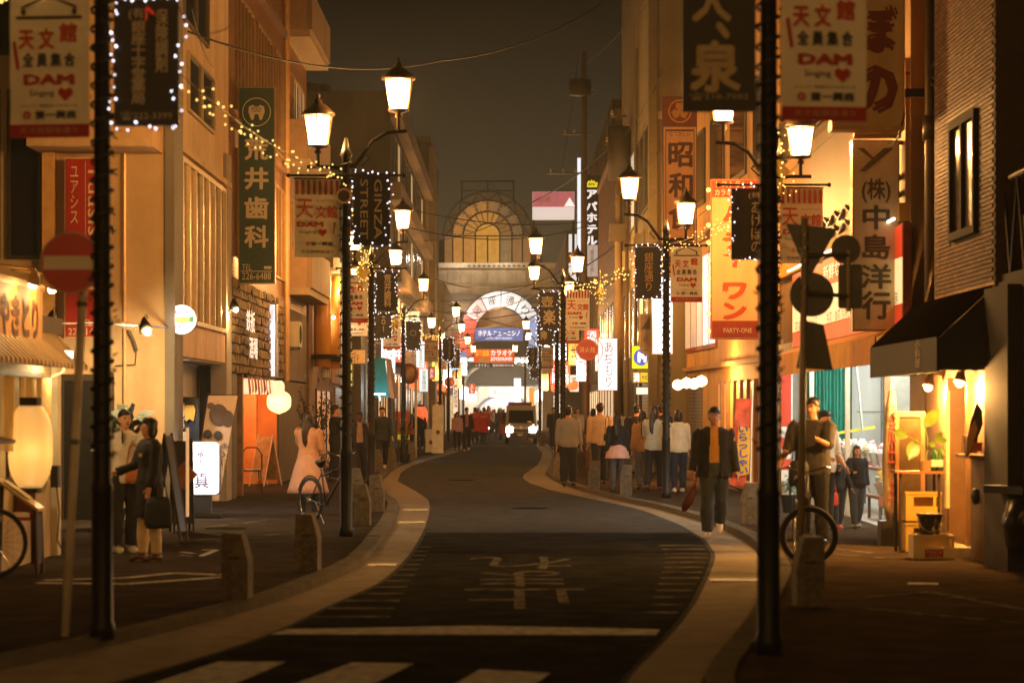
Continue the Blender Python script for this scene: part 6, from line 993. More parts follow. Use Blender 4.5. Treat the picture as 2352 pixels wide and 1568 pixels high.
# flower tables
rg = random.Random(11); FC = [M(c, .7, 0, .2, 9) for c in ('e0d8c8', 'd8a0a0', 'b83c3c', 'd8c050', 'f0e8e0', 'c87890')]; FG = M('3a5a2c', .7, 0, .3, 8)
for ti, (x, y, zt, lb) in enumerate(((5.75, 40.5, .78, 'long flower stall table full of wrapped bouquets inside the shop'), (5.95, 38.0, .72, 'flower stall table with pale bouquets behind the steel post'), (5.5, 35.6, .36, 'low flower stall bench with yellow bunches'))):
    s = thing('flower_table', lb, 'table', (x, y, PAVE)); L, Wd = (2.2, .7) if ti < 2 else (1.2, .4); part(s, 'top', bb(-Wd/2, Wd/2, -L/2, L/2, zt-.04, zt), M('7a4a30', .6)); part(s, 'front_board', bb(-Wd/2, Wd/2, -L/2-.02, -L/2, zt-.14, zt), M('8a4c30', .6, 0, .2, 4))
    for a in (-1, 1):
        for b in (-1, 1): part(s, 'leg', bb(a*(Wd/2-.04)-.02, a*(Wd/2-.04)+.02, b*(L/2-.05)-.02, b*(L/2-.05)+.02, 0, zt-.04), M('4a4a48', .5))
    for k in range(26 if ti < 2 else 10):
        px_, py_ = rg.uniform(-Wd/2+.06, Wd/2-.06), rg.uniform(-L/2+.06, L/2-.06); q = thing('bouquet', 'wrapped flower bouquet standing on '+['the long flower table', 'the table behind the steel post', 'the low bench'][ti], 'flowers', (x+px_, y+py_, PAVE+zt), 0, ['bouquets on the long table', 'bouquets behind the post', 'bunches on the low bench'][ti]); hh = rg.uniform(.2, .34)
        part(q, 'wrap', MB().lathe([(.03, 0), (.05, .08), (.1, hh*.8), (.085, hh*.82)], 8), rg.choice((M('cfd0c8', .4), M('b8c0b4', .4), M('c8b8b0', .4)))); mb = MB()
        for z in range(7): a = rg.random()*7; mb.sph((.06*math.cos(a)*rg.random(), .06*math.sin(a)*rg.random(), hh*.86+rg.uniform(0, .05)), rg.uniform(.02, .04), 5, 4)
        part(q, 'blossom', mb, FC[4 if ti < 2 and rg.random() < .4 else (3 if ti == 2 else rg.randrange(6))])
shrub('potted_flower', 'pot of red and yellow flowers on the pavement at the shop edge', X(1816, 38), 38, .5, .14, 80, FG, BLACK, .07, 8); shrub('potted_plant', 'tall green plant deep in the flower shop', 7.0, 43.5, 1.6, .3, 220, M('3f6a24', .6, 0, .3, 6), BLACK, .14, 9); shrub('potted_plant', 'yellow green plant next to the white cabinet in the flower shop', 6.75, 43.0, .95, .22, 160, M('9aa428', .6, 0, .3, 6), BLACK, .1, 10)
s = thing('striped_banner', 'red and white striped vertical banner at the flower shop corner', 'banner', (X(1806, 44.6), 44.6, PAVE))
for i in range(10): part(s, 'stripe', bb(-.09, .09, -.004, .004, .3+i*.2, .5+i*.2), M('c03a1c' if i % 2 or i > 4 else 'd8d0c8', .7))
part(s, 'pole', MB().tube([(.1, 0, 0), (.1, 0, 2.5)], .015, 6), WT)
# kerbside stone bollards
STON = M('6c6250', .9, 0, .32, 16, .5, grime=.1); bme = []
def bollard_mesh(sg):
    w = .115; p = [(-w, -w, 0), (w, -w, 0), (w, w, 0), (-w, w, 0), (-w, -w, .34), (w, -w, .34), (w, w, .34), (-w, w, .34)]; mb = MB().add(p, [(3, 2, 1, 0), (0, 1, 5, 4), (1, 2, 6, 5), (2, 3, 7, 6), (3, 0, 4, 7)])
    a, b = (-w, w*.45) if sg > 0 else (-w*.45, w); t = [(a, -w*.8, .58), (b, -w*.8, .58), (b, w*.8, .58), (a, w*.8, .58)]; mb.add([p[4], p[5], p[6], p[7]]+t, [(4, 5, 6, 7), (0, 1, 5, 4), (1, 2, 6, 5), (2, 3, 7, 6), (3, 0, 4, 7)]); return mb
def bevelled(me, w):
    import bmesh
    b = bmesh.new(); b.from_mesh(me); bmesh.ops.remove_doubles(b, verts=b.verts, dist=1e-4); bmesh.ops.bevel(b, geom=[e for e in b.edges], offset=w, segments=2, affect='EDGES'); rr = random.Random(2)
    for v in b.verts: v.co += Vector((rr.uniform(-1, 1), rr.uniform(-1, 1), rr.uniform(-1, 1)))*.0025
    b.to_mesh(me); b.free(); return me
bm = {1: bevelled(_mesh(bollard_mesh(1), STON), .008), -1: bevelled(_mesh(bollard_mesh(-1), STON), .008)}; slot = _mesh(bb(-.045, .045, -.1175, -.113, .36, .378), BLACK)
BL = [(545, 1378, 1, 'stone bollard closest to the painted diamond, beside the stop line'), (708, 1312, 1, 'stone bollard just in front of the woman in pink'), (832, 1206, 1, 'stone bollard right behind the bicycle lamp post'), (866, 1175, 1, 'stone bollard at the kerb curve with a bright edge'), (820, 1150, 1, 'orange lit stone bollard behind the bicycle lamp post'), (869, 1083, 1, 'stone bollard beside the shoes of the man in the dark jacket'), (900, 1076, 1, 'stone bollard on the street side of the man in the dark jacket'), (946, 1055, 1, 'stone bollard by the white mirror pole'), (1021, 1030, 1, 'stone bollard beside the folding white sign'), (1856, 1392, -1, 'stone bollard in front of the sign post and bicycle'), (1720, 1203, -1, 'stone bollard beside the man in the open black jacket'), (1438, 1138, -1, 'pale stone bollard standing before the pink skirt'), (1364, 1124, -1, 'stone bollard by the beige sweater walker'), (1356, 1072, -1, 'stone bollard beyond the beige sweater walker'), (1283, 1096, -1, 'orange lit stone bollard at the tip of the pavement bulge'), (1205, 1018, -1, 'far stone bollard at the wheel of the van'), (1245, 1024, -1, 'far stone bollard behind the van side post')]
for u, v, sg, lb in BL:
    d = GD(v, PAVE); s = thing('bollard', lb, 'bollard', (X(u, d), d, PAVE), random.uniform(-.12, .12), 'stone bollards along the kerb'); part(s, 'stone_block', bm[sg]); part(s, 'slot', slot)
for u, v, sg in ((946, 1172, -1), (955, 1201, -1), (955, 1299, -1), (1700, 1334, 1)):
    d = GD(v); x0, x1 = (np.interp(d, *LK)+.05, np.interp(d, *LA)-.03) if sg < 0 else (np.interp(d, *RA)+.03, np.interp(d, *RK)-.05); g = thing('drain_grate', 'slotted drain cover across the gutter, %s' % {1172: 'at the bend past the bicycle post', 1201: 'before the bend by the bicycle post', 1299: 'beside the bollard of the woman in pink', 1334: 'near the large black plate post'}[v], 'drain cover', (x0, d, .014)); n = 12
    part(g, 'frame', bb(0, x1-x0, -.2, .2, -.006, .002), M('5a5850', .5, .5)); 
    for k in range(n): part(g, 'slot', bb((x1-x0)*(k+.3)/n, (x1-x0)*(k+.7)/n, -.17, .17, .002, .004), BLACK)
# ================================================================ poles and overhead cables
def upole(lb, u, vt, d, r, arms_=()):
    s = thing('utility_pole', lb, 'utility pole', (X(u, d), d, PAVE)); zt = Z(vt, d)-PAVE; part(s, 'pole', MB().tube([(0, 0, 0), (0, 0, zt)], [r, r*.75], 12), M('8a7455', .8, 0, .15, 2), True)
    for (a0, a1, v) in arms_:
        z = Z(v, d)-PAVE; k = d/F; part(s, 'cross_arm', MB().tube([(a0*k, 0, z), (a1*k, 0, z)], .04, 6), STEEL)
        for i in range(3): part(s, 'insulator', MB().lathe([(.05, 0), (.07, .06), (.03, .09), (.06, .14), (.0, .16)], 8, (a0*k+(a1-a0)*k*(i+.3)/3.4, 0, z+.04)), M('b8a88c', .4))
    return s
s = upole('grey concrete utility pole rising through the walking group', 1421, 250, 74, .15, ((-30, 25, 330), (-18, 20, 268))); part(s, 'cable_box', bb(-.3, .3, -.3, .3, Z(560, 74), Z(520, 74)), M('5a4c38', .6)); part(s, 'transformer', MB().tube([(.0, -.4, Z(420, 74)), (0, -.4, Z(300, 74))], .34, 14), M('4a4132', .6), True)
s = upole('far utility pole with many cross arms against the sky', 1342, 120, 108, .15, ((-85, 10, 398), (-50, 20, 308), (-12, 30, 214))); part(s, 'transformer', MB().tube([(-.2, -.4, Z(225, 108)), (-.2, -.4, Z(190, 108))], .5, 12), M('3a3428', .6), True)
upole('slim cable post beside the parking sign', 1440, 480, 66, .06)
def cable(lb, pts, r, sag):
    P = [Vector((X(u, d), d, Z(v, d))) for u, v, d in pts]; c = []
    for a, b in zip(P, P[1:]):
        for i in range(13): t = i/12; p = a.lerp(b, t); p.z -= sag*4*t*(1-t); c.append(p)
    L = c[0].copy(); s = thing('overhead_cable', lb, 'cable', tuple(L)); part(s, 'wire', MB().tube([p-L for p in c], r, 5), M('1a1712', .6)); return s
cable('thick black cable swooping across the sky from the plaster building', [(430, 72, 38), (1010, 140, 50), (1420, -20, 62)], .018, .35); cable('black cable rising from the stained glass hall to the grey building', [(960, 552, 120), (1230, 460, 100), (1600, 120, 60)], .022, .5)
cable('thin wire crossing below the stained glass hall', [(900, 470, 100), (1340, 510, 108)], .02, .4); cable('lower thin wire crossing the stained glass hall', [(930, 520, 100), (1390, 505, 108)], .02, .7)
for i, (a, b, sg, lb) in enumerate((((990, 690, 120), (1330, 600, 108), .6, 'uppermost'), ((990, 712, 120), (1420, 560, 74), .9, 'second'), ((990, 735, 120), (1320, 690, 108), .3, 'third'), ((1000, 755, 125), (1240, 720, 117), .3, 'fourth'), ((1010, 790, 130), (1420, 640, 74), .5, 'fifth'), ((1000, 640, 120), (1280, 640, 72), .4, 'slack'), ((1030, 700, 121), (1240, 760, 117), .2, 'lowest'))): cable('%s of the thin wires strung before the arcade arch' % lb, [a, b], .021, sg)
for i, (a, b, lb) in enumerate((((1342, 150, 108), (1480, 10, 62), 'wire climbing from the far utility pole top to the grey building'), ((1421, 330, 74), (1530, 150, 58), 'wire linking the concrete pole and the amber restaurant sign'), ((1380, 480, 74), (1560, 290, 58), 'taut wire running behind the amber restaurant sign'), ((1290, 398, 108), (1330, 120, 108), 'steep guy wire on the far utility pole'), ((1460, 575, 66), (1700, 420, 47), 'wire reaching from the slim cable post to the party sign'), ((2137, 190, 29.8), (2290, 215, 26), 'slack wire from the brown steel pole to the tile building'), ((2137, 175, 29.8), (2290, 150, 25.6), 'rising wire between the brown steel pole and tile building'), ((2137, 160, 29.8), (2200, -40, 28), 'steep wire up from the brown steel pole'), ((2040, 330, 31), (2078, 260, 30), 'thin drop wire across the hiragana board'), ((490, 155, 38), (440, 20, 35), 'short looping wire at the plaster building window'))): cable(lb, [a, b], .012 if i < 9 else .008, .15)

# ---- the crowd of small lit signs and lanterns farther down both sides
FS = [(-4.3, 84, 2.9, .5, 1.3, 'e8ead8', 1.2, '酒', 'white lit sign with one character beyond the traffic mirror'), (-4.2, 90, 3.4, .45, .9, 'd84a20', .8, '串', 'red orange lit sign near the mirror pole'), (-4.0, 97, 4.6, .6, 1.0, 'f0d8a0', .9, '麺', 'cream lit sign above the red paper lantern'), (-3.8, 103, 2.7, .4, 1.5, 'e06028', .9, '居酒屋', 'tall orange lit sign beside the crowd side post'), (-3.9, 109, 4.0, .7, .7, 'e8f0f4', 1.3, '薬', 'square white lit sign over the far left shops'.replace(' left', '')), (-3.6, 116, 3.0, .5, 1.2, 'f0c860', 1.0, '寿司', 'amber lit sign a little before the small hydrant disc'), (-3.7, 123, 4.3, .6, 1.1, 'd83428', .7, '焼肉', 'red lit sign above the small hydrant disc'), (-3.5, 131, 2.8, .5, 1.4, 'f4f0e0', 1.4, 'バー', 'pale lit sign past the small hydrant disc'), (-3.4, 138, 3.9, .7, .8, '50a0d0', .9, '歯', 'light blue lit sign near the arcade on the mirror side'), (-3.3, 147, 2.9, .5, 1.5, 'f0a050', 1.1, '天丼', 'orange lit sign close before the arcade'), (-3.2, 156, 3.8, .6, 1.2, 'f4f4f8', 1.5, '本', 'white lit sign at the last shop before the arcade'),
      (3.2, 86, 3.0, .5, 1.2, 'f0d0a0', .9, '茶', 'cream lit sign behind the pavement bulge post'), (3.1, 94, 4.0, .6, .8, 'e05030', .8, '酒場', 'red lit sign behind the white hiragana sign'), (2.9, 100, 2.8, .5, 1.4, 'f4ece0', 1.2, 'カフェ', 'pale lit sign near the steep guy wire'), (2.8, 108, 3.6, .6, 1.0, 'f0b050', 1.0, '丼', 'amber lit sign ahead of the striped store sign'), (2.6, 118, 2.7, .5, 1.3, 'e87040', .9, '鳥', 'orange lit sign beside the van on the far pavement'), (2.5, 126, 4.2, .7, .9, 'e8f4f8', 1.3, '眼鏡', 'white lit sign over the far dark building shops'), (2.4, 136, 2.9, .5, 1.5, 'd83c30', .8, '拉麺', 'red lit sign by the lit office block'), (2.3, 145, 3.8, .6, 1.0, 'f4f0d8', 1.4, '靴', 'cream white lit sign by the lit office block'), (2.1, 155, 2.8, .5, 1.4, 'f0c070', 1.2, '甘味', 'amber lit sign at the arcade corner')]
for x, y, z, w, h, c, e, t, lb in FS:
    cc = lin(c); s = panel_sign('shop_sign', lb, 'sign', x, y, z, w, h, M(c, .5, var=.08, scale=4, emit=e, ecol=cc), .15); text(s, vert(t) if h > w*1.2 else t, 0, h/2, w*.6, h*.75, DT if cc[1] > .25 else WTL, y=-.02); part(s, 'arm', MB().bb(-w/2-.4 if x < 0 else w/2, -w/2 if x < 0 else w/2+.4, .05, .09, h*.8, h*.84), STEEL); lamp(s, (0, -.35, h*.3), (30 if y < 130 else 60)*e, tuple(.45*q+.5 for q in cc), .15)
rg = random.Random(9)
for k, (x0, y0, dy, n, z, nm) in enumerate(((-4.1, 100, 1.1, 6, 2.5, 'under the crowd side signs'), (-3.7, 124, 1.3, 6, 2.6, 'before the small hydrant disc'), (2.7, 104, 1.2, 6, 2.5, 'ahead of the striped store sign'), (2.3, 128, 1.4, 5, 2.6, 'by the lit office block'))):
    for i in range(n): l = lantern('small glowing red lantern in the row '+nm, x0, y0+i*dy, z, .15, .36, MG('e85828', .2, 1.1, (1, .26, .07)), 5, False, 0); l['group'] = 'red lantern row '+nm
# ================================================================ people
def remesh(mb, vox, smooth=2, name='body', mat=None, wrinkle=0, seed=0, cut=None, push=0):
    me = bpy.data.meshes.new('t'); me.from_pydata(mb.v, [], mb.f); fixn(me)
    ob = bpy.data.objects.new('t', me)
    m = ob.modifiers.new('r', 'REMESH'); m.mode = 'VOXEL'; m.voxel_size = vox
    s = ob.modifiers.new('s', 'SMOOTH'); s.iterations = smooth; s.factor = .5
    r = evaluated_mesh(ob); r.name = name
    bpy.data.objects.remove(ob); bpy.data.meshes.remove(me)
    if wrinkle:
        n = len(r.vertices); co = np.empty(n*3); r.vertices.foreach_get('co', co); co = co.reshape(n, 3); no = np.empty(n*3); r.vertices.foreach_get('normal', no); no = no.reshape(n, 3)
        f = np.array([noise.noise(Vector((p[0]*9+seed, p[1]*9, p[2]*5))) + .6*noise.noise(Vector((p[0]*22, p[1]*22+seed, p[2]*14))) for p in co]); co += no*(f*wrinkle)[:, None]; r.vertices.foreach_set('co', co.ravel())
    if cut:
        import bmesh
        b = bmesh.new(); b.from_mesh(r); bmesh.ops.delete(b, geom=[f for f in b.faces if cut(f.calc_center_median())], context='FACES'); b.to_mesh(r); b.free()
    r.materials.clear(); r.materials.append(mat); r.polygons.foreach_set('use_smooth', [True]*len(r.polygons)); r.update(); return r
SKINM = [M(c, .55, 0, .08, 9) for c in ('c08a64', 'b57d58', 'a8724e', '6a4630')]
HAIRM = M('15110d', .45, 0, .25, 30); HAIRB = M('2c1c12', .45, 0, .25, 30); EYEM = M('120e0b', .3); LIPM = M('8a4a3a', .5)
_pr = random.Random(21)
def rotx(v, a): c, s = math.cos(a), math.sin(a); return Vector((v[0], v[1]*c-v[2]*s, v[1]*s+v[2]*c))
def person(label, x, y, h=1.7, face=0., top='3a3a3a', bottom='22252c', legs=(.25, -.25), knees=(.1, .1), arms=((.1, .12, .25), (-.1, .12, .25)), hair='short', skirt=None, coat=None, shoes='1a1816', sleeve=1., skin=0, fem=False, bag=None, hat=None, vox=None, girth=1., lean=0., group=None, mask=False, topz=.86, collar=None, headturn=0., z=PAVE, wide=1.):
    """face: 0 looks to the camera side; legs/arms: swing angles; arms: (forward swing, outward, elbow bend)"""
    k = h/1.7; d = y; vox = vox or (.0125 if d < 40 else (.017 if d < 70 else .026)); hi = d < 60
    P = thing('person', label, 'person', (x, y, z), face, group); g = girth; sw = (.165 if fem else .19)*wide
    # skeleton
    hip = [Vector((sg*.088, 0, .9)) for sg in (-1, 1)]; J = []
    for i, sg in enumerate((-1, 1)):
        a, b = legs[i], knees[i]; kn = hip[i]+rotx((sg*.012, 0, -.43), -a); an = kn+rotx((0, 0, -.41), -a+b); J.append((hip[i], kn, an, -a+b))
    drop = min(j[2].z for j in J)-.075; S = Vector((0, 0, -drop))
    def T(p): q = Vector(p); return (q+S)*k
    def bend(p):         # lean of the upper body
        q = Vector(p); 
        if lean and q.z > .95: q = rotx(q-Vector((0, 0, .95)), lean)+Vector((0, 0, .95))
        return q
    A = []
    for i, sg in enumerate((-1, 1)):
        f, o, e = arms[i]; sh = bend((sg*sw, .0, 1.395)); R = Matrix.Rotation(-sg*o, 3, 'Y') @ Matrix.Rotation(-f, 3, 'X'); up = R @ Vector((0, 0, -.285)); el = sh+up; fr = R @ (Matrix.Rotation(-e, 3, 'X') @ Vector((0, 0, -.245))); wr = el+fr; A.append((sh, el, wr, fr.normalized(), R))
    hc = bend((0, -.012, 1.585))
    def torso(mb, infl, z0=.82, z1=1.44, neck=True):
        sec = [(.82, .15, .105), (.92, .168, .118), (1.0, .15 if fem else .155, .105), (1.1, .128 if fem else .152, .098), (1.22, .145 if fem else .165, .11), (1.33, .16 if fem else .185, .108), (1.395, .15 if fem else .175, .09), (1.43, .1, .072), (1.455, .062, .06)]; out = []
        for z_, a, b in sec:
            if z_ < z0-.001 or z_ > z1+.02: continue
            p = bend((0, .008, z_)); q = T(p); out.append((q.x, q.y, q.z, (a*g*wide+infl)*k, (b*g+infl)*k))
        mb.loft(out, 16)
    def limb(mb, pts, rad, n=10): mb.tube([T(p) for p in pts], [r*k for r in rad], n)
    def arm(mb, i, infl, upto=1., grow=0.):
        sh, el, wr, fd, R = A[i]; top_ = sh+Vector((-(-1, 1)[i]*.035, 0, .005)); e2 = el.lerp(wr, min(1, max(0, upto*2-1))) if upto > .5 else sh.lerp(el, upto*2)
        if upto > .5: limb(mb, (top_, sh+(el-sh)*.12, el, e2), (.06+infl, .055*g+infl, .042*g+infl+grow*.5, (.03 if upto > .95 else .038)+infl+grow), 10)
        else: limb(mb, (top_, sh+(el-sh)*.12, e2), (.06+infl, .056+infl, .05+infl+grow), 10)
    def leg(mb, i, infl, upto=1., flare=0.):
        hp, kn, an, _ = J[i]; sg = (-1, 1)[i]; pts = [hp+Vector((-sg*.01, 0, .02)), hp.lerp(kn, .3), kn, kn.lerp(an, .35), an+Vector((0, 0, .02))]; rad = [.092*g+infl, .085*g+infl, .058*g+infl, .056*g+infl+flare*.6, .038+infl+flare]; n = max(2, round(len(pts)*upto)); limb(mb, pts[:n], rad[:n], 10)
    # body, one continuous surface
    mb = MB(); torso(mb, 0)
    for i in (0, 1):
        arm(mb, i, 0); leg(mb, i, 0); hp, kn, an, fa = J[i]; ft_ = lambda p: an+rotx(p, fa*.6)
        limb(mb, (ft_((0, .04, -.035)), ft_((0, -.06, -.045)), ft_((0, -.15, -.055))), (.036, .036, .022), 8)
        sh, el, wr, fd, R = A[i]; sg = (-1, 1)[i]; acr = (R @ Vector((0, 1, 0))).normalized(); thn = fd.cross(acr).normalized(); pal = wr+fd*.085
        mb.tube([T(wr-fd*.02), T(wr+fd*.03), T(pal)], [(.026*k, .022*k), (.036*k, .017*k), (.036*k, .014*k)], 8)
        if vox < .015 and d < 36:
            for q in range(4):
                o = acr*(-.028+.0185*q); L = (.06, .072, .068, .054)[q]; b0 = pal+o-fd*.012; b1 = pal+o+fd*L*.55; mb.tube([T(b0), T(b1), T(b1+fd*L*.4+thn*sg*.022)], [.0088*k, .0082*k, .0068*k], 6)
            tb = wr+fd*.03-acr*.03; mb.tube([T(tb), T(tb-acr*.03+fd*.03), T(tb-acr*.036+fd*.06+thn*sg*.012)], [.012*k, .0095*k, .0075*k], 6)
        else: mb.tube([T(pal-fd*.01), T(pal+fd*.05), T(pal+fd*.085+thn*sg*.02)], [(.032*k, .013*k), (.03*k, .012*k), (.02*k, .01*k)], 8)
    limb(mb, (bend((0, .012, 1.4)), bend((0, .0, 1.5)), hc+Vector((0, .01, .02))), (.06, .05 if not fem else .044, .05), 10)
    H = lambda p: T(hc+Matrix.Rotation(headturn, 3, 'Z') @ Vector(p)); e = lambda c, r: mb.sph(tuple(H(c)), [q*k for q in r], 12, 9)
    e((0, .018, .03), (.072, .09, .088)); e((0, -.02, -.02), (.06, .07, .085)); e((0, -.05, -.075), (.034, .036, .03))
    mb.tube([H((0, -.085, .02)), H((0, -.106, -.012)), H((0, -.1, -.022)), H((0, -.08, -.026))], [.008*k, .0125*k, .014*k, .008*k], 6)
    for sg in (-1, 1): e((sg*.074, .01, -.005), (.012, .02, .03))
    part(P, 'body', remesh(mb, vox*k, 1, 'body', SKINM[skin]))
    if hi and abs(face) < 2:
        for sg in (-1, 1): part(P, 'eye', MB().sph(tuple(H((sg*.03, -.083, .012))), (.012*k, .006*k, .006*k), 8, 5), EYEM); part(P, 'eyebrow', MB().tube([H((sg*.014, -.088, .034)), H((sg*.046, -.076, .033))], .0045*k, 5), HAIRM)
        part(P, 'mask' if mask else 'mouth', MB().sph(tuple(H((0, -.075, -.045))), (.05*k, .03*k, .045*k), 12, 8) if mask else MB().sph(tuple(H((0, -.083, -.052))), (.021*k, .006*k, .0055*k), 8, 5), M('d8d4cc', .8) if mask else LIPM)
    # clothes
    def dress(nm, fill, m, w=.007, cut=None, sm=2): mb2 = MB(); fill(mb2); part(P, nm, remesh(mb2, vox*k, sm, nm, m, w*k, _pr.random()*50, cut))
    if bottom:
        def f(mb2):
            torso(mb2, .01, .82, 1.0)
            for i in (0, 1): leg(mb2, i, .012 if fem else .018, 1, .012 if fem else .02)
        dress('trousers', f, M(bottom, .85, 0, .14, 7))
    if skirt:
        z1, z0, r, sc_ = skirt; q = T((0, 0, 0)); sec = []; zz = T((0, 0, .0)).z
        for i in range(7): t = i/6; zc = (1.02+(z0-1.02)*t+S.z)*k; rr = (.15+(r-.15)*t**.8)*k; sec.append((0, .005, zc, rr, rr*.85))
        mb2 = MB().loft(sec, 40, lambda a, zq: .045*math.sin(a*13)*max(0, 1-(zq/k-z0-S.z)/.5)); part(P, 'skirt', mb2, M(sc_, .85, 0, .12, 6), True)
    def ftop(mb2, infl=.012, tz=topz, sl=sleeve, gr=.0, ai=None):
        torso(mb2, infl, .82, 1.44)
        if tz < .82: p0 = T((0, .008, tz)); mb2.loft([(0, .008*k, p0.z, (.18*g*wide+infl+.02)*k, (.13*g+infl+.02)*k), (0, .008*k, T((0, 0, .95)).z, (.165*g*wide+infl)*k, (.115*g+infl)*k)], 16)
        for i in (0, 1): arm(mb2, i, infl if ai is None else ai, sl, gr)
    dress('shirt' if not coat else 'undershirt', lambda m_: ftop(m_, .024 if not coat else .008, topz if not coat else .86, sleeve if not coat else .3), M(top, .85, 0, .12, 8))
    if coat:
        cc, opening, tz = coat
        dress('coat' if tz < .8 else 'jacket', lambda m_: ftop(m_, .03, tz, 1., .008, .014), M(cc, .8, 0, .2, 6), .012, (lambda c: c.y < 0 and abs(c.x) < opening*k*(.6+.5*max(0, min(1, (1.45-c.z/k)))) and c.z/k < 1.47) if opening else None)
    if collar: part(P, 'collar', MB().lathe([(.085*k, 0), (.075*k, .05*k), (.06*k, .05*k), (.07*k, 0)], 14, tuple(T(bend((0, .005, 1.42))))), M(collar, .8))
    for i in (0, 1):
        hp, kn, an, fa = J[i]; ft_ = lambda p: an+rotx(p, fa*.6); mb2 = MB(); mb2.tube([T(ft_((0, .062, -.03))), T(ft_((0, .05, -.03))), T(ft_((0, -.05, -.038))), T(ft_((0, -.14, -.052))), T(ft_((0, -.175, -.058)))], [(.02*k, .02*k), (.045*k, .042*k), (.05*k, .036*k), (.046*k, .024*k), (.022*k, .014*k)], 10); part(P, 'shoe', mb2, M(shoes, .5, 0, .1), True)
    # hair
    if hair:
        mb2 = MB(); s_ = lambda c, r: mb2.sph(tuple(H(c)), [q*k for q in r], 14, 10)
        s_((0, .03, .05), (.082, .092, .085)); s_((0, -.02, .085), (.066, .06, .045)); 
        if hair == 'short': s_((0, .065, .0), (.07, .05, .08))
        if hair == 'bun': s_((0, .065, .0), (.07, .05, .08)); s_((0, .06, .155), (.04, .04, .035))
        if hair == 'bob': s_((0, .06, -.02), (.085, .055, .12)); [s_((sg*.07, .01, -.03), (.025, .05, .1)) for sg in (-1, 1)]
        if hair in ('long', 'tail'):
            L = .34 if hair == 'long' else .2; s_((0, .065, -.0), (.078, .05, .1)); [s_((sg*.068, .02, -.03), (.022, .05, .11)) for sg in (-1, 1)]
            mb2.tube([H((0, .06, .02)), H((0, .095, -.1)), H((0, .125, -.2)), H((0, .13, -.12-L*.75)), H((0, .125, -.12-L))], [(.08*k, .05*k), (.098*k, .045*k), (.1*k, .04*k), (.085*k, .032*k), (.03*k, .016*k)], 12)
        part(P, 'hair', remesh(mb2, min(vox, .014)*k, 1, 'hair', HAIRB if fem and _pr.random() < .3 else HAIRM, .008*k, _pr.random()*9, lambda c: (c-Vector(H((0, -.1, -.02)))).length < .062*k))
    if hat: part(P, 'cap', MB().sph(tuple(H((0, .02, .075))), (.088*k, .1*k, .065*k), 14, 8).box(tuple(H((0, -.12, .065))), (.12*k, .1*k, .012*k), rx=.15), M(hat, .8), True)
    return P, T, A
def bag_(lb, x, y, z, w, h, c, par=None, strap=.3, t=.08, rz=0):
    s = thing('bag', lb, 'bag', (x, y, z), rz); part(s, 'pouch', MB().loft([(0, 0, 0, w*.42, t*.4), (0, 0, h*.15, w*.5, t*.5), (0, 0, h*.75, w*.47, t*.42), (0, 0, h, w*.36, t*.22)], 14), M(c, .7, 0, .12, 8), True); part(s, 'strap', MB().tube([(-w*.33, 0, h*.95), (-w*.2, 0, h+strap*.7), (0, 0, h+strap), (w*.2, 0, h+strap*.7), (w*.33, 0, h*.95)], .008, 5), M(c, .7)); return s
def at(u, v): d = GD(v, PAVE); return X(u, d), d
# --- alley side
x, y = at(286, 1268); person('man in a white t-shirt holding a phone to his face behind the dark lamp post', x, y, 1.6, .5, 'd2c4ac', '1a1815', (.02, -.04), (.0, .02), ((.15, .15, .2), (.75, .05, 2.35)), sleeve=.42, shoes='b8ac98', wide=1.05, skin=0)
bag_('small orange handbag between the two people by the alley', X(308, y), y-.1, .86, .2, .22, 'b8682c', strap=.25)
s = thing('phone', 'dark phone held at the cheek of the man in the white t-shirt', 'phone', (x+.0, y-.14, 1.38)); part(s, 'body', MB().box((0, 0, 0), (.012, .07, .14), rx=.3), BLACK)
x, y = at(343, 1288); person('woman in a long dark navy coat with cream trousers near the menu boards', x, y, 1.52, -1.0, '15171c', 'cbb48c', (.06, -.05), (.02, .02), ((.35, .15, .9), (.1, .12, .2)), 'bob', coat=('0e1015', 0, .52), fem=True, shoes='4a2a18', girth=1.06, skin=0)
s = thing('brooch', 'small gold star brooch on the dark navy coat', 'brooch', (x-.07, y-.16, 1.2)); part(s, 'star', MB().prism([(.03*math.sin(PI*i/5)*(1 if i % 2 == 0 else .42), .03*math.cos(PI*i/5)*(1 if i % 2 == 0 else .42)) for i in range(10)], -.01, .0), M('d8b878', .4, .3))
bag_('dark shopping bag hanging at the knee of the woman in the navy coat', X(370, y), y-.2, .42, .3, .34, '20262c', strap=.28)
x, y = at(708, 1186); person('woman in a pale pink dress with long dark hair seen from behind', x, y, 1.56, PI-.15, 'c08a66', '17161a', (.05, -.05), (.02, .02), ((.2, .14, .5), (.75, .12, 1.9)), 'long', skirt=(1.02, .38, .34, 'c4937a'), fem=True, sleeve=.8, girth=1.02, skin=1)
for a in ((770, 1105, 1.68, 1.9, '191816', '1c1c1e', 'short', 'man in black standing near the parked bicycle row behind the lamp post', 0), ):
    x, y = at(a[0], a[1]); person(a[7], x, y, a[2], a[3], a[4], a[5], (.05, -.05), (.03, .03), ((.5, .1, .9), (.1, .12, .3)), a[6])
x, y = at(826, 1112); person('old man with an open dark vest over a beige shirt between two lamp posts', x, y, 1.56, .1, 'c4a684', '26262a', (.22, -.2), (.1, .25), ((.2, .1, .3), (-.2, .1, .3)), 'short', coat=('2a2c30', .1, .86), skin=3)
x, y = at(878, 1080); person('man in a dark green jacket walking towards the camera past the bollards', x, y, 1.68, .15, '2c3232', '1b1e24', (.3, -.3), (.08, .45), ((-.25, .12, .2), (.25, .12, .35)), 'short', coat=('1f2a2a', 0, .8), shoes='c8c0b0')
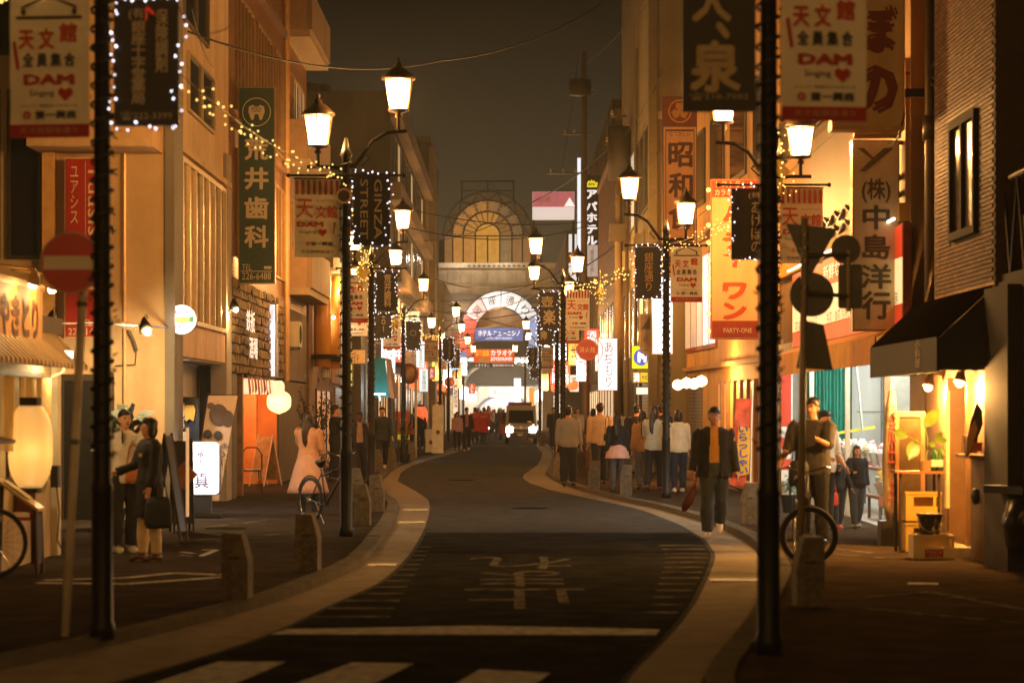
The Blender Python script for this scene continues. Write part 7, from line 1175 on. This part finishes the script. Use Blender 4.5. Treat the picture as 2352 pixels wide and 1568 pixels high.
x, y = at(964, 1032); person('person in loose black clothes walking under the red lantern', x, y, 1.58, 0, '17171a', '19191c', (.25, -.25), (.05, .35), hair='short', girth=1.12, shoes='c8c0b4')
x, y = at(943, 1028); person('small child in an orange coat beside the mirror pole', x, y, 1.12, 2.6, 'c8702c', '2a2a2c', (.1, -.1), (.05, .1), hair='tail', fem=True, girth=1.2)
x, y = at(950, 1024); person('man in a grey cap bending over the stall beside the red lantern', x-.1, y, 1.66, 1.2, '9aa0a4', '3a3c40', (.05, -.05), (.05, .05), ((.9, .1, .5), (.9, .1, .5)), 'short', lean=.3, hat='5c6064')
x, y = at(1050, 1034); person('girl in a pink sweater with a dark print walking beside a man', x, y, 1.5, .1, 'c8928a', '1c1c22', (.25, -.22), (.1, .35), hair='bob', fem=True)
x, y = at(1072, 1033); person('man in a black jacket over a coral shirt walking down the road edge', x, y, 1.72, .1, 'c0705a', '1a1a1e', (.25, -.28), (.08, .4), hair='short', coat=('17181c', .09, .84), shoes='d8b0a8', z=.0)
for i, u in enumerate((1091, 1112)):
    d = 118-4*i; P, T, A_ = person(['person in a red karaoke coat seen from behind, on the kerb side', 'person in a red karaoke coat seen from behind, beside the cyclist'][i], X(u, d), d, 1.72, PI, 'c83018', '2a2a2e', (.15, -.15), (.1, .2), hair='short', coat=('d03014', 0, .55), z=0, group='people in red karaoke coats'); text(P, 'カラオケ', 0, 1.3, .34, .12, WT, y=.19).rotation_euler = (0, 0, PI)
# --- walking group on the other pavement
G_ = [
 (1306, 1116, 1.66, PI-.1, 'man in a grey knitted sweater walking away at the pavement bulge', dict(top='8a8474', bottom='1e2024', legs=(.04, -.1), knees=(.02, .1), girth=1.14)),
 (1378, 1112, 1.74, PI+.1, 'man in a beige sweater with a dark shoulder strap walking away', dict(top='c8a478', bottom='1a1c22', legs=(.2, -.25), knees=(.05, .3), girth=1.08)),
 (1418, 1129, 1.52, PI, 'woman with long hair in a black top and pale pink short skirt', dict(top='1a1a1e', bottom='4a4c4e', hair='long', fem=True, skirt=(1.0, .72, .27, 'e0b4a4'), legs=(.04, -.04), knees=(.0, .02))),
 (1462, 1108, 1.7, PI-.1, 'man in black behind the women of the walking group', dict(top='17171a', bottom='1c1c20', legs=(.1, -.3), knees=(.05, .5))),
 (1476, 1124, 1.56, PI+.15, 'woman in a brown knit with long hair carrying a cloth bag', dict(top='a87c50', bottom='5a5c5c', hair='long', fem=True, legs=(.1, -.12), knees=(.03, .1))),
 (1503, 1128, 1.66, PI-.25, 'woman in a pale blue shirt with long black hair in the walking group', dict(top='b8c4c0', bottom='15161a', hair='long', fem=True, legs=(.14, -.2), knees=(.05, .2), girth=1.12, arms=((.1, .12, .4), (.35, .15, 1.4)))),
 (1558, 1130, 1.58, PI+.1, 'woman in a cream sweater and dark jeans at the end of the walking group', dict(top='e0cfa8', bottom='171c2a', hair='bob', fem=True, legs=(.06, -.08), knees=(.02, .05), girth=1.16, shoes='c8c0b0')),
 (1519, 1098, 1.72, PI, 'man in dark clothes hidden behind the pale blue shirt', dict(top='1c1a18', bottom='1a1a1c')),
 (1271, 1032, 1.68, .2, 'dark dressed man facing the camera at the far kerb post', dict(top='1d1a18', bottom='1a1a1c')),
 (1362, 1060, 1.62, PI, 'dark walker far ahead of the beige sweater', dict(top='24201c', bottom='1d1c1c', hair='bob', fem=True)),
 (1292, 1026, 1.7, PI, 'far walker in a brown coat beyond the grey sweater', dict(top='4a3a2c', bottom='1c1c20')), (1326, 1035, 1.66, .1, 'far walker in a pale top beside the hydrant pole', dict(top='a8907a', bottom='26262a', hair='bob', fem=True))]
for u, v, h, fc, lb, kw in G_:
    x, y = at(u, v); person(lb, x, y, h, fc, **kw)
x, y = at(1470, 1122); bag_('cream cloth tote bag hanging from the brown knit shoulder', x-.03, y-.3, .72, .3, .34, 'bfa07c', strap=.4, t=.1)
x, y = at(1400, 1112); bag_('black cross body bag on the beige sweater', X(1394, y), y-.22, 1.0, .16, .16, '1a1714', strap=.42)
# --- man stepping into the gutter
d = 31.6; P, T, A_ = person('man in an open black jacket and mustard t-shirt walking towards the camera', X(1640, d), d, 1.71, -.02, 'b8863c', '2c3438', (.3, -.26), (.06, .55), ((.14, .16, .12), (-.1, .16, .25)), 'short', coat=('0b0b09', .085, .8), shoes='d4c8b4', skin=2, z=.01, girth=1.06, wide=1.08)
s = thing('bag', 'dark red flat pouch dangling from the hand of the man in the black jacket', 'bag', (X(1585, d), d-.16, .36)); part(s, 'pouch', MB().loft([(-.09, 0, 0, .03, .015), (-.05, 0, .1, .075, .03), (0, 0, .22, .06, .025), (.05, 0, .34, .02, .012)], 12), M('5a2016', .6), True); part(s, 'strap', MB().tube([(.05, 0, .34), (.09, .02, .46)], .008, 5), M('5a2016', .6))
s = thing('rope', 'dark chain sagging from the stone bollard towards the black jacket', 'chain', (X(1700, 35), 35, .5)); part(s, 'links', MB().tube([(-.28, 0, .16), (-.1, 0, .06), (.1, 0, .0)], .014, 6), BLACK)
# --- family by the flower shop
d = 28.6; P, T, A_ = person('tall person in a grey brown shirt leaning on the sign post with a shoulder strap', X(1866, d), d, 1.74, -.5, '38322a', '0b0a09', (.06, -.06), (.05, .05), ((.2, .25, .5), (.6, .2, 1.2)), 'short', sleeve=.6, girth=1.12, skin=2, wide=1.1, shoes='14120f')
bag_('black round bag at the hip of the tall person in grey brown', X(1832, d), d-.15, .78, .26, .3, '0f0e0c', strap=.4, t=.16)
x, y = at(1895, 1216); person('person in a white shirt, dark cap and face mask beside the children', x, y, 1.58, .6, 'c4bba6', '1a1a1c', (.04, -.04), (.0, .0), ((.3, .1, .9), (.1, .12, .5)), 'short', hat='1a1816', mask=True, sleeve=.6, fem=True)
x, y = at(1925, 1214); person('little child with a hair bun in a black top and red shoes', x, y, 1.02, .35, '17181c', '2c3036', (.12, -.1), (.05, .15), ((.7, .1, 1.5), (.2, .15, .4)), 'bun', fem=True, girth=1.25, shoes='b8341c', vox=.011); bag_('orange red bag carried low by the little child', X(1908, y), y-.15, .38, .17, .18, 'd0401c', strap=.16)
x, y = at(1968, 1212); person('older child in a black sweatshirt with a small backpack strap', x, y, 1.12, .25, '15161a', '3a3e42', (.15, -.15), (.05, .2), ((.35, .12, 1.3), (-.1, .14, .3)), 'tail', fem=True, girth=1.18, vox=.011, shoes='5a5448')
# --- distant crowd in the arcade mouth: one thing each
rc = random.Random(4); tops = ['2a2824', '5a4a3c', '8a7a68', '3a3430', 'a89888', '6a5a50', '2c3038', '7a5a4a']
pro = []
for i in range(4): pro.append(person('person', 0, 150, 1.66, (0, PI, .4, PI-.3)[i], tops[i*2], '1e1e22', (.2, -.2), (.05, .25), hair=('short', 'bob')[i % 2], fem=bool(i % 2), z=0)[0])
spots = []
for i in range(30): d = 132+i*2.7+rc.uniform(-1, 1); lo, hi_ = (1082, 1162) if d < 170 else (1088, 1200); u = rc.uniform(lo, hi_); spots.append((X(u, d), d))
col = ['in a brown coat', 'with a bob haircut', 'in a pale jacket', 'in a dark jacket']
for i, (x, y) in enumerate(spots):
    p = pro[i % 4] if i < 4 else dup(pro[i % 4], (0, 0, 0)); p.location = (x, y, .0); p['label'] = 'distant walker %s within the crowd at the arcade mouth' % col[i % 4]; p['group'] = 'crowd at the arcade mouth, walkers '+col[i % 4]
    sc_ = rc.uniform(.93, 1.04); p.scale = (sc_, sc_, sc_)
# ================================================================ vehicles
TYRE = M('12110f', .8, 0, .1); CHROME = M('a8a49a', .25, .9, .1)
def wheel(par, x, z, r, steer=0, n=20, ty=.019):
    w = part(par, 'wheel', MB().lathe([(.022, -.025), (.03, -.02), (.03, .02), (.022, .025)], 10), CHROME); w.location = (x, 0, z); w.rotation_euler = (PI/2, 0, steer)
    def tor(R, q, n1=28, n2=8): return MB().tube([(R*math.cos(2*PI*i/n1), R*math.sin(2*PI*i/n1), 0) for i in range(n1+1)], q, n2, cap=False)
    part(w, 'tyre', tor(r-ty, ty), TYRE, True); part(w, 'rim', tor(r-.042, .009), CHROME, True)
    for i in range(n): a = 2*PI*i/n; part(w, 'spoke', MB().tube([(.02*math.cos(a+.5), .02*math.sin(a+.5), .015*(-1)**i), ((r-.045)*math.cos(a), (r-.045)*math.sin(a), 0)], .0016, 3), CHROME)
    return w
def bicycle(lb, x, y, rz, fr='22221f', r=.33, steer=.0, basket=False, group=None, z=PAVE, ty=.019):
    b = thing('bicycle', lb, 'bicycle', (x, y, z), rz, group); m = M(fr, .4, .3, .15); wheel(b, -.52, r, r); wheel(b, .54, r, r, steer, 20, ty)
    part(b, 'frame', MB().tube([(-.52, 0, r), (-.1, 0, .28), (-.22, 0, .8)], .014, 8).tube([(-.1, 0, .28), (.36, 0, .72)], .018, 8).tube([(-.2, 0, .68), (.35, 0, .82)], .016, 8).tube([(-.52, 0, r), (-.21, 0, .72)], .01, 8), m, True); part(b, 'fork', MB().tube([(.54, 0, r), (.42, 0, .66), (.36, 0, .92)], .014, 8), m, True)
    part(b, 'saddle', MB().loft([(-.24, 0, .8, .02, .02), (-.24, 0, .87, .12, .07), (-.22, 0, .91, .12, .05)], 12), BLACK, True); part(b, 'handlebar', MB().tube([(.22, -.27, 1.0), (.34, -.2, 1.02), (.36, 0, .96), (.34, .2, 1.02), (.22, .27, 1.0)], .012, 8), CHROME, True); part(b, 'crank', MB().tube([(-.1, -.1, .16), (-.1, -.06, .16), (-.1, -.05, .28), (-.1, .05, .28), (-.1, .06, .42), (-.1, .1, .42)], .01, 6).lathe([(.08, -.004), (.08, .004)], 16, (-.1, 0, .28)), BLACK)
    part(b, 'mudguard', MB().tube([(-.52+(r+.02)*math.cos(a), 0, r+(r+.02)*math.sin(a)) for a in [.5+i*.25 for i in range(10)]], .014, 5), m); part(b, 'stand', MB().tube([(-.48, .06, .3), (-.42, .16, .0)], .01, 6), CHROME); part(b, 'lamp', MB().tube([(.44, 0, .72), (.5, 0, .73)], [.02, .03], 10), CHROME)
    if basket:
        mb = MB()
        for i in range(5): z_ = .72+i*.06; q = .12+.012*i; mb.tube([(.42, -q, z_), (.64, -q, z_), (.64, q, z_), (.42, q, z_), (.42, -q, z_)], .004, 4)
        part(b, 'basket', mb, BLACK)
    return b
d = GD(1208, PAVE); bicycle('black bicycle parked on its stand against the lamp post by the woman in pink', X(752, d), d+.35, -.95, '1c1c1a', .33, -.5)
d = GD(1098, PAVE); bicycle('bicycle with basket parked across the pavement near the man in black', X(772, d), d, 1.2, '5a5a54', .32, .2, True)
bicycle('silver rimmed bicycle cut by the picture edge beside the menu lectern', X(-16, 23.2)-.55, 23.2, .25, '2a2824', .34, .2)
d = 25.3; bicycle('dark bicycle with its front wheel turned flat to the view behind the stone bollard', X(1858, d), d+.55, PI/2+PI, '14130f', .31, PI/2-.05, ty=.034)
# light van
d = 113; V = thing('van', 'pale kei van with glowing headlights driving towards the camera', 'van', (X(1197, d), d, 0)); w = 1.46; L = 3.3; PA = M('b0a08a', .35, .1, .06)
prof = [(0, .32), (0, .86), (.12, .95), (.5, 1.62), (.75, 1.82), (L-.1, 1.84), (L, 1.6), (L, .32)]
mb = MB(); vs = []
for xx_, k in ((-w/2, 0), (-w/2+.05, 1), (w/2-.05, 1), (w/2, 0)): vs += [(xx_*(1 if z < 1 else .93), y, z) for y, z in prof]
n = len(prof); fs = [(k*n+i, k*n+(i+1) % n, (k+1)*n+(i+1) % n, (k+1)*n+i) for k in range(3) for i in range(n)]+[tuple(range(n)), tuple(range(4*n-1, 3*n-1, -1))]
part(V, 'body', mb.add(vs, fs), PA); sl = math.atan2(.67, .38)
part(V, 'windscreen', MB().hexa([(-.6, .13, 1.0), (.6, .13, 1.0), (.55, .47, 1.58), (-.55, .47, 1.58), (-.6, .11, 1.02), (.6, .11, 1.02), (.55, .45, 1.6), (-.55, .45, 1.6)]), M('1c1e20', .08, 0, .3)); part(V, 'bumper', bb(-w/2-.01, w/2+.01, -.06, .02, .3, .56), M('3a3a3c', .5)); part(V, 'grille', bb(-.4, .4, -.03, .0, .6, .72), M('2c2c2e', .4)); part(V, 'badge', MB().ring(.03, .07, -.04, -.03, 0, 2*PI, 16, 0, .8), CHROME); part(V, 'number_plate', bb(-.17, .17, -.075, -.06, .4, .52), M('c8c09a', .5)); part(V, 'dash_tag', MB().box((.4, .1, 1.06), (.2, .01, .06), rx=-.5), M('d8a040', .5, emit=.4))
for sg in (-1, 1):
    h = part(V, 'headlight', MB().sph((sg*.54, -.0, .76), (.15, .05, .09), 14, 8), M('ffffff', emit=30, ecol=(1, .95, .82)), True); lamp(h, (sg*.54, -.2, .74), 900, (1, .92, .75), .06, 'SPOT', (math.radians(78), 0, 0), 1.5, .6)
    part(V, 'wing_mirror', MB().box((sg*.83, .25, 1.02), (.16, .06, .2)), BLACK); part(V, 'side_window', bb(sg*(w/2*.93+.004), sg*(w/2*.93-.01), .8, 2.8, 1.05, 1.55), M('1c1e20', .1))
    for y in (.55, 2.7): wq = part(V, 'wheel', MB().tube([(sg*(w/2-.14), y, .28), (sg*(w/2+.01), y, .28)], .28, 20), TYRE); part(wq, 'rim', MB().tube([(sg*(w/2), y, .28), (sg*(w/2+.02), y, .28)], .18, 14), CHROME)
part(V, 'fog_lamp', MB().sph((-.6, -.06, .44), (.07, .02, .07), 10, 6), M('ffffff', emit=9, ecol=(1, .95, .85))); part(V, 'roof_cargo', MB().bb(-.6, .5, 1.2, 2.8, 1.84, 1.98), M('8a3420', .6))
# cyclist coming with a lit lamp
d = 119; b = bicycle('bicycle with a bright front lamp ridden by the woman with long hair', X(1122, d), d, -PI/2, '3a3a3a', .32, 0, False, None, 0); part(b, 'front_bulb', MB().sph((.56, 0, .72), .06), M('ffffff', emit=14, ecol=(.85, 1, 1))); P, T, A_ = person('woman with long hair riding a bicycle towards the camera', X(1122, d), d+.2, 1.6, 0, 'b88a7a', '2c2c30', (1.2, .8), (1.2, 1.1), ((.8, .2, .3), (.8, .2, .3)), 'long', fem=True, z=.33)
d = 128; c = thing('delivery_car', 'dark red car waiting behind the kei van', 'car', (X(1180, d), d, 0)); part(c, 'body', MB().prism([(0, .3), (0, .8), (.9, .95), (1.5, 1.45), (3.2, 1.45), (3.8, .9), (3.9, .35)], -.75, .75, 'x'), M('6a2418', .3, .2)); part(c, 'windscreen', MB().hexa([(-.62, .93, .98), (.62, .93, .98), (.56, 1.46, 1.42), (-.56, 1.46, 1.42), (-.62, .9, 1.0), (.62, .9, 1.0), (.56, 1.43, 1.44), (-.56, 1.43, 1.44)]), DARKGLASS)
for sg in (-1, 1): part(c, 'wheel', MB().tube([(sg*.6, .7, .29), (sg*.77, .7, .29)], .29, 16), TYRE)
# parked silver car in the side garage and scooter at the picture edge
d = 66; c = thing('parked_car', 'pale car parked behind the walking group near the parking sign', 'car', (X(1478, d), d, PAVE), .2); part(c, 'body', MB().prism([(-.75, .3), (-.8, .75), (-.72, .95), (-.6, 1.4), (.6, 1.4), (.72, .95), (.8, .75), (.75, .3)], 0, 3.4, 'y'), M('a8a49c', .3, .3)); part(c, 'rear_window', MB().prism([(-.6, .98), (-.5, 1.34), (.5, 1.34), (.6, .98)], -.02, -.003, 'y'), DARKGLASS); part(c, 'bumper', bb(-.78, .78, -.08, 0, .3, .52), M('8a867e', .4))
for sg in (-1, 1): part(c, 'tail_light', bb(sg*.62, sg*.77, -.03, -.002, .72, .9), M('8a1c14', .3, emit=.3, ecol=(1, .05, .02))); part(c, 'wheel', MB().tube([(sg*.58, .6, .28), (sg*.76, .6, .28)], .28, 14), TYRE)
d = 24.2; sct = thing('scooter', 'dark scooter cut by the picture edge near the bar', 'scooter', (X(2352, d)+.02, d, PAVE), .5)
part(sct, 'body', MB().loft([(0, 0, .25, .2, .2), (.0, 0, .5, .25, .24), (.02, 0, .72, .18, .22), (.05, 0, .78, .12, .18)], 14), M('0f0f0e', .25, .1, .1), True); part(sct, 'front_shield', MB().hexa([(-.25, -.55, .3), (.25, -.55, .3), (.25, -.5, .3), (-.25, -.5, .3), (-.17, -.42, .95), (.17, -.42, .95), (.17, -.37, .95), (-.17, -.37, .95)]), M('121211', .3)); part(sct, 'handlebar', MB().tube([(-.32, -.36, 1.0), (0, -.42, .98), (.32, -.36, 1.0)], .016, 8), CHROME); part(sct, 'headlight', MB().sph((0, -.56, .8), (.09, .04, .07), 12, 8), CHROME, True); part(sct, 'wheel', MB().tube([(-.05, -.75, .22), (.05, -.75, .22)], .22, 16), TYRE); part(sct, 'mirror', MB().sph((-.3, -.4, 1.2), (.06, .015, .05), 10, 6).tube([(-.3, -.4, 1.16), (-.26, -.38, 1.0)], .007, 5), CHROME); part(sct, 'seat', MB().box((0, .2, .82), (.26, .6, .08)), BLACK)
# clothes stall beside the lantern
s = thing('stall_sign', 'red stall board with dark strokes beside the child in orange', 'sign', (X(927, 100), 100, .06)); part(s, 'board', bb(-.25, .25, 0, .05, .3, 1.5), M('b83a1c', .6, emit=.1, ecol=(1, .15, .03))); part(s, 'white_strokes', MB().ring(.05, .16, -.02, -.005, .4, 4.5, 12, 0, 1.1), WT); part(s, 'yellow_strip', bb(-.25, .25, -.02, -.005, .35, .55), M('d8d030', .5, emit=.4)); part(s, 'leg', MB().bb(-.22, -.18, 0, .05, 0, .3).bb(.18, .22, 0, .05, 0, .3), DARKM)
for u, v0, v1, d, lb in ((1006, 930, 1042, 92, 'white folding sign board leaning at the crowd side post'), (990, 985, 1040, 90, 'white poster board beside the folding sign')):
    d = GD(v1, PAVE); s = thing('poster_board', lb, 'sign board', (X(u, d), d, PAVE)); h = Z(v0, d)-PAVE; part(s, 'board', MB().hexa([(-.2, -.2, .03), (.2, -.2, .03), (.2, -.17, .03), (-.2, -.17, .03), (-.2, 0, h), (.2, 0, h), (.2, .03, h), (-.2, .03, h)]), M('c4b8a4', .6)); part(s, 'leg', MB().tube([(0, .25, 0), (0, .02, h*.9)], .015, 6), DARKM); part(s, 'dark_mark', MB().ring(.02, .07, -.17, -.16, 0, 2*PI, 12, 0, h*.45), DT)
# ================================================================ the damp night air
hz = MB().bb(-50, 50, -16, 320, -1.1, 20.5)
o = part(None, 'haze', hz, None, kind='stuff')
hm = bpy.data.materials.new('haze'); hm.use_nodes = True; n = hm.node_tree.nodes
n.remove(n['Principled BSDF']); pv = n.new('ShaderNodeVolumePrincipled'); pv.inputs['Color'].default_value = (.94, .97, .9, 1); pv.inputs['Density'].default_value = .0007; pv.inputs['Anisotropy'].default_value = .2
hm.node_tree.links.new(pv.outputs[0], n['Material Output'].inputs['Volume']); o.data.materials.append(hm)
bpy.data.scenes.remove(TMP)
